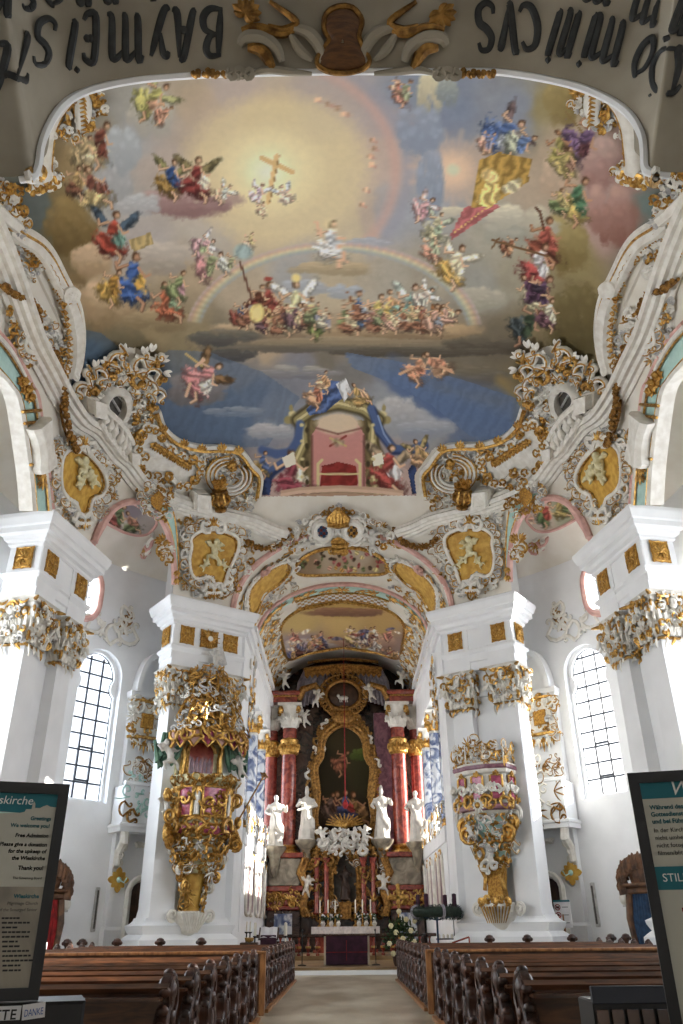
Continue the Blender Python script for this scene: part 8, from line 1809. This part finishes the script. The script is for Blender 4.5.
# ------------------------------------------------------------------ underside of the organ loft arch, with the painted builder's inscription
OA_Y = 6.0
EDGE = [(-60, 177), (0, 177), (20, 176), (30, 172), (34, 160), (36, 146), (42, 128), (54, 108), (72, 93), (100, 83), (140, 76), (190, 72), (240, 70), (345, 68), (440, 68), (495, 68), (540, 74), (580, 83), (612, 96), (634, 112), (646, 132), (649, 150), (650, 166), (656, 170), (668, 172), (690, 172), (745, 170)]
E3 = [atY(x, y, OA_Y) for x, y in catmull(EDGE, 5)]
def oa(px_i, t):                                   # t: 0 at the nave edge, 1 at the loft ceiling behind/above
    p = E3[px_i]; q = Vector((p.x*1.12, 3.7, max(p.z+1.0, 11.6)+.6)); r = p.lerp(q, t); return r
th = thing('organ_loft_arch', 'shadowed plaster arch under the organ loft with black inscription, top of view', 'arch', (0, OA_Y, 8.9))
mb = MB(); n = len(E3); rows = [[tuple(oa(i, t)) for i in range(n)] for t in np.linspace(0, 1, 8)]; mb.grid(rows, flip=True)
mb.grid([[(p.x*1.0, p.y+d, p.z+e) for p in E3] for d, e in ((0, 0), (.08, .2), (.22, .55))]); top = [[(p.x, p.y+.22, p.z+.55) for p in E3], [(p.x*1.05, p.y+.1, p.z+1.4) for p in E3], [tuple(oa(i, 1)) for i in range(n)]]; mb.grid(top)
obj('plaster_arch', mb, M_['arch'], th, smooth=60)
lipm = MB(); lipm.tube([(p.x*.99, p.y+.05, p.z+.02) for p in E3[8:-8]], .05, 6, up=(0, 1, 0)); obj('arch_lip', lipm, M_['plaster'], th)
def face_pt(px, py, h=.02):
    """point on the inclined arch face along a picture ray"""
    d = Vector(ray(px, py)); o = Vector((0, 0, EYE)); best = None
    i = min(range(n-1), key=lambda i: abs((oa(i, .35).x/oa(i, .35).y if 0 else project(np.array([tuple(oa(i, .3))]))[0][0])-px))
    a, b, c = oa(i, 0), oa(min(i+1, n-1), 0), oa(i, 1); nn = (b-a).cross(c-a).normalized()
    if nn.dot(o-a) < 0: nn = -nn
    t = (a-o).dot(nn)/d.dot(nn); return o+d*t+nn*h, nn
class ArchFace:
    def P(s, pts, h=0.0):
        r = [face_pt(x, y, h) for x, y in pts]; return np.array([tuple(a) for a, _ in r]), np.array([tuple(b) for _, b in r])
AF = ArchFace()
# letter strokes in an upright unit box (x right, y up); written upside down on the soffit
GL = {'B': [[(.1, 0), (.16, 1)], [(.05, .97), (.45, 1), (.62, .86), (.5, .6), (.16, .53)], [(.3, .54), (.68, .45), (.76, .2), (.5, .02), (.02, .03)]],
      'A': [[(.0, 0), (.12, .1), (.36, .98), (.5, 1.0)], [(.5, 1), (.62, .1), (.8, .0)], [(.2, .42), (.58, .42)]],
      'Y': [[(.0, .9), (.1, 1), (.25, .9), (.36, .5)], [(.75, 1), (.62, .75), (.3, .15), (.12, -.05), (0, .02)]],
      'M': [[(.0, 0), (.1, .08), (.14, .9), (.06, 1)], [(.14, .95), (.34, .05), (.42, .04), (.52, .9), (.6, 1)], [(.54, .95), (.74, .05), (.86, .02), (.92, .1)]],
      'm': [[(.0, .9), (.1, 1), (.16, .1), (.24, 0)], [(.16, .8), (.34, 1), (.42, .9), (.46, .08), (.54, 0)], [(.46, .8), (.64, 1), (.74, .9), (.78, .08), (.9, 0)]],
      'E': [[(.5, .85), (.4, 1), (.1, .98), (.16, .06), (.45, 0), (.58, .14)], [(.14, .52), (.4, .54)], [(.4, .62), (.4, .45)]],
      'I': [[(.0, .98), (.16, .95), (.2, .05), (.36, 0)]], 'J': [[(.1, 1.0), (.25, .95), (.22, .1), (.02, -.12)]],
      'S': [[(.6, .84), (.5, 1), (.22, .98), (.1, .75), (.28, .55), (.56, .4), (.58, .12), (.3, -.02), (.05, .06), (.02, .22)]],
      'T': [[(.0, .84), (.05, 1), (.6, .96), (.7, 1.05)], [(.34, .98), (.3, .1), (.45, 0)]],
      'R': [[(.1, 0), (.16, 1)], [(.05, .97), (.45, 1), (.6, .82), (.46, .56), (.16, .52)], [(.34, .52), (.62, .05), (.8, .0)]],
      'D': [[(.18, .95), (.12, .4), (.2, .02), (.0, .05)], [(.0, .8), (.2, 1), (.62, .92), (.78, .5), (.6, .1), (.2, .02)]],
      'o': [[(.35, 1), (.08, .75), (.06, .3), (.3, .0), (.55, .25), (.56, .7), (.35, 1), (.25, 1.05)]],
      'i': [[(.0, .9), (.1, 1), (.14, .1), (.26, 0)]], 'n': [[(.0, .9), (.1, 1), (.14, .1), (.2, .0)], [(.14, .8), (.34, 1), (.44, .9), (.46, .08), (.6, 0)]],
      'C': [[(.62, .82), (.5, 1), (.2, .92), (.06, .5), (.2, .08), (.46, 0), (.62, .14)]], 'V': [[(.0, .95), (.1, 1), (.3, .04), (.36, .0)], [(.34, .02), (.62, .85), (.74, 1)]], '.': [[(.05, .5), (.12, .42)]]}
def write(mb, word):
    """word = [(glyph, px centre x, px centre y, width px, height px, tilt)] in picture positions, glyphs turned half round"""
    for g, cx, cy, w_, h_, a in word:
        for st in GL[g]:
            q = []
            for x, y in catmull(st, 5):
                u, v = -(x-.38)*w_, (y-.5)*h_      # turned by 180 degrees
                q.append((cx+u*math.cos(a)-v*math.sin(a), cy+u*math.sin(a)+v*math.cos(a)))
            P, N = AF.P(q, .015); mb.tube(P, taper(len(q), .046, .45, .45), 6, up=N, flat=.5)
L = MB()
write(L, [('B', 213, 32, 26, 48, .02), ('A', 184, 34, 30, 48, .03), ('Y', 160, 33, 24, 46, .0), ('m', 128, 37, 42, 44, .04), ('E', 88, 37, 28, 46, .08), ('I', 68, 44, 20, 44, .18), ('S', 42, 42, 30, 46, .15), ('T', 20, 56, 30, 46, .25), ('E', -4, 66, 28, 44, .3)])
write(L, [('S', 484, 27, 26, 46, -.02), ('V', 508, 28, 26, 46, .0), ('C', 528, 27, 30, 44, -.1), ('i', 551, 31, 14, 44, .3), ('n', 567, 32, 26, 44, .3), ('i', 587, 34, 14, 42, .3), ('m', 610, 40, 38, 42, .3), ('o', 643, 56, 24, 40, .45), ('D', 668, 70, 38, 46, .15)])
write(L, [('V', 4, 2, 22, 24, .2), ('S', 28, -4, 22, 26, .15), ('o', 52, -8, 30, 26, .1), ('n', 82, -10, 26, 26, .1), ('n', 108, -12, 26, 26, .0), ('i', 150, -14, 12, 26, 0)])
write(L, [('m', 600, -14, 34, 30, .2), ('m', 650, 2, 34, 40, .3), ('n', 680, 12, 26, 40, .35)])
for x, y in ((548, 60), (579, 64), (667, 39), (652, 96), (77, 70)): P, N = AF.P([(x-3, y), (x, y), (x+3, y)], .015); L.tube(P, [.01, .045, .01], 4, up=N)
obj('inscription', L, M_['letter'], th)
# rococo middle piece: dark wooden cartouche, white scrolls, gilded shells
A = MB(); art = catmull([(323, 50), (318, 62), (327, 70), (345, 72), (362, 68), (368, 60), (362, 48), (358, 36), (361, 22), (352, 10), (338, 9), (327, 16), (325, 30), (330, 40)], 4, True)
c = (343, 42); R_ = []
for k, h in ((1, .03), (.97, .09), (.8, .12), (.4, .14), (.05, .14)): P, N = AF.P(scale_poly(art, k), h); R_.append([tuple(p) for p in P])
A.loft(R_, cap=False); A.f = [tuple(f) for f in A.f]; obj('wooden_cartouche', A, M_['brownart'], th)
G, W = MB(), MB(); P, N = AF.P(scale_poly(art, 1.04), .08); G.tube(P, .035, 6, up=N, close=True)
for s, x0 in ((-1, 0), (1, 0)):
    X = lambda x: x if s < 0 else 686-x
    for pts, r, mb in (([(X(268), 26), (X(284), 30), (X(296), 22), (X(270), 2)], .05, G), ([(X(242), 30), (X(258), 28), (X(282), 34), (X(298), 28)], .06, G), ([(X(248), 48), (X(262), 50), (X(274), 70)], .085, G), ([(X(240), 46), (X(246), 38), (X(262), 38), (X(276), 48), (X(282), 62)], .09, W), ([(X(292), 28), (X(310), 34), (X(322), 52), (X(318), 66)], .08, W), ([(X(290), 34), (X(300), 50), (X(312), 60)], .06, W), ([(X(252), 74), (X(268), 70), (X(290), 72), (X(312), 74)], .05, W)):
        q = catmull(pts, 6); P, N = AF.P(q, .05); mb.tube(P, taper(len(q), r, .5, .5), 7, up=N)
    for k in range(7): spray(G, AF, X(246)+s*0, 14, 16, -.6*s+k*.5+(PI if s < 0 else 0), .05, .06, 3, .4, rnd)
    for k in range(6): spray(G, AF, X(196+k*10), 72, 8, PI/2+rnd.uniform(-.8, .8), .045, .06, 4, .8, rnd)
    for k in range(3): sstroke(W, AF, tf(CS, X(232+8*k), 74, 8, rnd.uniform(0, 6)), .05, .08, 5)
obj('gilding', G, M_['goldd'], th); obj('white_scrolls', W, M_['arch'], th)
for s, xs in ((-1, (60, 82)), (1, (622, 600))):   # gilded end scrolls where the arch meets the nave stucco
    G2, W2 = MB(), MB()
    for k in range(6): sstroke(G2 if k % 2 else W2, AF, tf(CS, (24 if s < 0 else 662)+rnd.uniform(-6, 6)+s*-4, 178+rnd.uniform(-5, 3), 10, rnd.uniform(0, 6)), .05, .1, 5)
    G.join(G2)
    obj('end_scroll', G2, M_['gold'], th); obj('end_scroll', W2, M_['stucco'], th)
# ------------------------------------------------------------------ fretwork corner pieces of the vault beside the arch, ambulatory window and painting
for sd in (-1, 1):
    SN = SIDE[sd]; rn = random.Random(200+sd)
    th = vthing('corner_rocaille', 'pierced white and gold corner piece where the %s arch end meets the fresco' % SN, 'stucco scrollwork', 52, 120, sd); W, G, D = MB(), MB(), MB()
    rim = [(66, 88), (56, 100), (48, 112), (42, 130), (40, 148), (39, 166), (42, 174)]; P, N = VS.P(catmull(rim, 5), .15); W.tube(P, .22, 7, up=N)
    P, N = VS.P(catmull([(x+7, y+2) for x, y in rim[1:]], 5), .2); G.tube(P, .07, 5, up=N)
    for pts, r in (([(76, 84), (80, 96), (80, 112), (76, 124)], .2), ([(64, 92), (64, 110), (68, 124)], .05), ([(70, 84), (86, 86), (92, 96)], .09)): q = catmull(pts, 6); P, N = VS.P(q, .2); (W if r > .15 else G).tube(P, taper(len(q), r, .7, .4), 7, up=N)
    for k in range(8): sstroke(G, VS, tf([(-.5, .2), (0, -.1), (.5, .2)], 78+.3*k, 90+4.4*k, 8, .3), .045, .38, 4)
    scatter(VS, [(62, 88), (98, 88), (104, 106), (84, 124), (66, 136), (48, 138), (44, 122), (52, 104)], [], 5, 5, 9, .05, rn, W, G, D, .45, .1, n_max=700, lift=(.08, .25)); scatter(VS, [(40, 140), (52, 136), (50, 160), (62, 176), (38, 176)], [], 5, 5, 9, .05, rn, W, G, D, .3, .1, n_max=400, lift=(.05, .2))
    for k in range(4): sstroke(W, VS, tf(CS, 50-6*k, 177+2*k, 13, .6*k), .1, .2, 5); sstroke(G, VS, tf(CS, 48-7*k, 178+2*k, 12, .6*k+.5), .06, .25, 5)
    finish(th, W, G, D, sd)
    th = vthing('corner_rocaille', 'scroll cluster on the %s vault edge just below the arch end' % SN, 'stucco scrollwork', 10, 215, sd); W, G, D = MB(), MB(), MB()
    scatter(VS, [(-20, 176), (14, 182), (20, 206), (26, 226), (10, 236), (-10, 226)], [], 5, 6, 10, .06, rn, W, G, D, .3, .15, n_max=500, lift=(.05, .2)); scatter(VS, [(-14, 240), (10, 236), (26, 246), (40, 262), (30, 280), (10, 272), (-10, 256)], [], 5.5, 5, 9, .05, rn, W, G, D, .3, .25, n_max=500, lift=(.03, .15)); finish(th, W, G, D, sd)
    # curved upper window of the ambulatory: pink reveal, pane, bars, scrolls
    c, hw, z0, z1 = UPPER[0]; Mu = wall_frame(c, sd); th = thing('upper_window', 'curvy upper window with pink moulding behind the %s near pillar cornice' % SN, 'window', Mu @ Vector((0, -.3, z0)))
    m = (z0+z1)/2; ov = [(hw*math.sin(a), m+(z1-m)*(abs(math.cos(a))**.6)*(1 if math.cos(a) > 0 else -1)) for a in np.linspace(0, 2*PI, 40, endpoint=False)]
    mb = MB(); mb.tube([(x*1.08, .05, m+(z-m)*1.06) for x, z in ov], .13, 7, M=Mu, close=True, up=(0, 1, 0)); put_ = obj('pink_moulding', mb, M_['pink'], th)
    mb = MB(); mb.add([(x*.98, -.4, m+(z-m)*.98) for x, z in ov], [tuple(range(40))], Mu); obj('glass_pane', mb, M_['glass'], th, smooth=0)
    mb = MB(); 
    for x in (-.25, .28): mb.box(x-.02, x+.02, -.42, -.37, z0+.05, z1-.05, M=Mu)
    for z in (z0+.6, z0+1.1, z0+1.6): mb.box(-hw*.9, hw*.9, -.42, -.37, z-.02, z+.02, M=Mu)
    obj('leaded_bars', mb, M_['steel'], th, smooth=0)
    p = wall_frame(c, sd, -.95); area(p @ Vector((0, 0, m)), p.to_3x3() @ Vector((0, 1, 0)), 1.7, 2.0, WIN_E*.6, (.95, .97, 1))
    Ms = wall_frame(RW*math.radians(38.4), sd); FS = FlatSurf(Ms @ frame((0, .02, 11.9), (1, 0, 0), (0, 0, 1), (0, 1, 0))); th = thing('wall_scrollwork', 'white S-scroll stucco with gold infill over the %s arched window' % SN, 'stucco scrollwork', Ms @ Vector((0, .05, 11.4))); W, G, D = MB(), MB(), MB()
    for x, z, s_, a, t in ((.45, .5, 1.2, 1.3, SS), (.75, .35, 1.0, 1.5, CS), (-.5, .1, 1.0, .4, SS), (.1, .0, .8, 0, CS), (-.9, .3, .8, 2.0, CS), (.6, 1.1, .6, .4, CS)): sstroke(W, FS, tf(t, x, z, s_, a), .09, .05, 6); sstroke(D, FS, tf(t, x, z, s_*1.12, a), .04, .05, 5)
    G.plate(catmull([(.35, .2), (.7, .25), (.75, .9), (.5, 1.0), (.3, .6)], 3, True), .04, M=FS.M)
    for k in range(5): spray(G if k % 2 else W, FS, .5+.1*k, .3+.2*k, .4, k*.8, .05, .08, 3, .6, rn)
    for mb, nm, mt in ((W, 'white_scrolls', 'stucco'), (G, 'gold_infill', 'goldd'), (D, 'grey_scrolls', 'stucco2')): obj(nm, mb, M_[mt], th, kind='stuff')
    # pink ribs and a scroll boss on the ambulatory vault
    th = thing('vault_rib', 'pink curving rib with a scroll boss on the %s ambulatory vault' % SN, 'vault rib', (sd*9.3, 29, 15.0)); Pk, W, G = MB(), MB(), MB()
    def ac(ph, k, d=-.06): r = RW+.3-(RW+.3-8.05)*k; z = 14.6+(16.9-14.6)*math.sin(k*PI/2)**.9+d; a = math.radians(ph); return (sd*r*math.cos(a), YK+r*math.sin(a), z)
    Pk.tube([ac(ph, k) for ph, k in zip(np.linspace(45, 36, 20), .5+.45*np.sin(np.linspace(0, PI*.9, 20)))], .1, 6); Pk.tube([ac(ph, k) for ph, k in zip(np.linspace(30, 20, 16), .1+.6*np.sin(np.linspace(0, PI*.8, 16)))], .12, 6)
    b = Vector(ac(41, .3, -.1)); Fm = frame(tuple(b), (sd*-.7, -.7, 0) if sd < 0 else (.7, -.7, 0), (0, 0, 1)); FB = FlatSurf(Fm)
    for k in range(4): sstroke(W if k % 2 else Pk, FB, tf(CS, .1*k, .1*k, .7, k*1.4), .09, .05*k, 6); spray(G, FB, 0, 0, .5, k*1.6, .05, .1, 3, .5, rn)
    obj('pink_rib', Pk, M_['pink'], th); obj('scroll_boss', W, M_['stucco'], th); obj('gilding', G, M_['gold'], th)
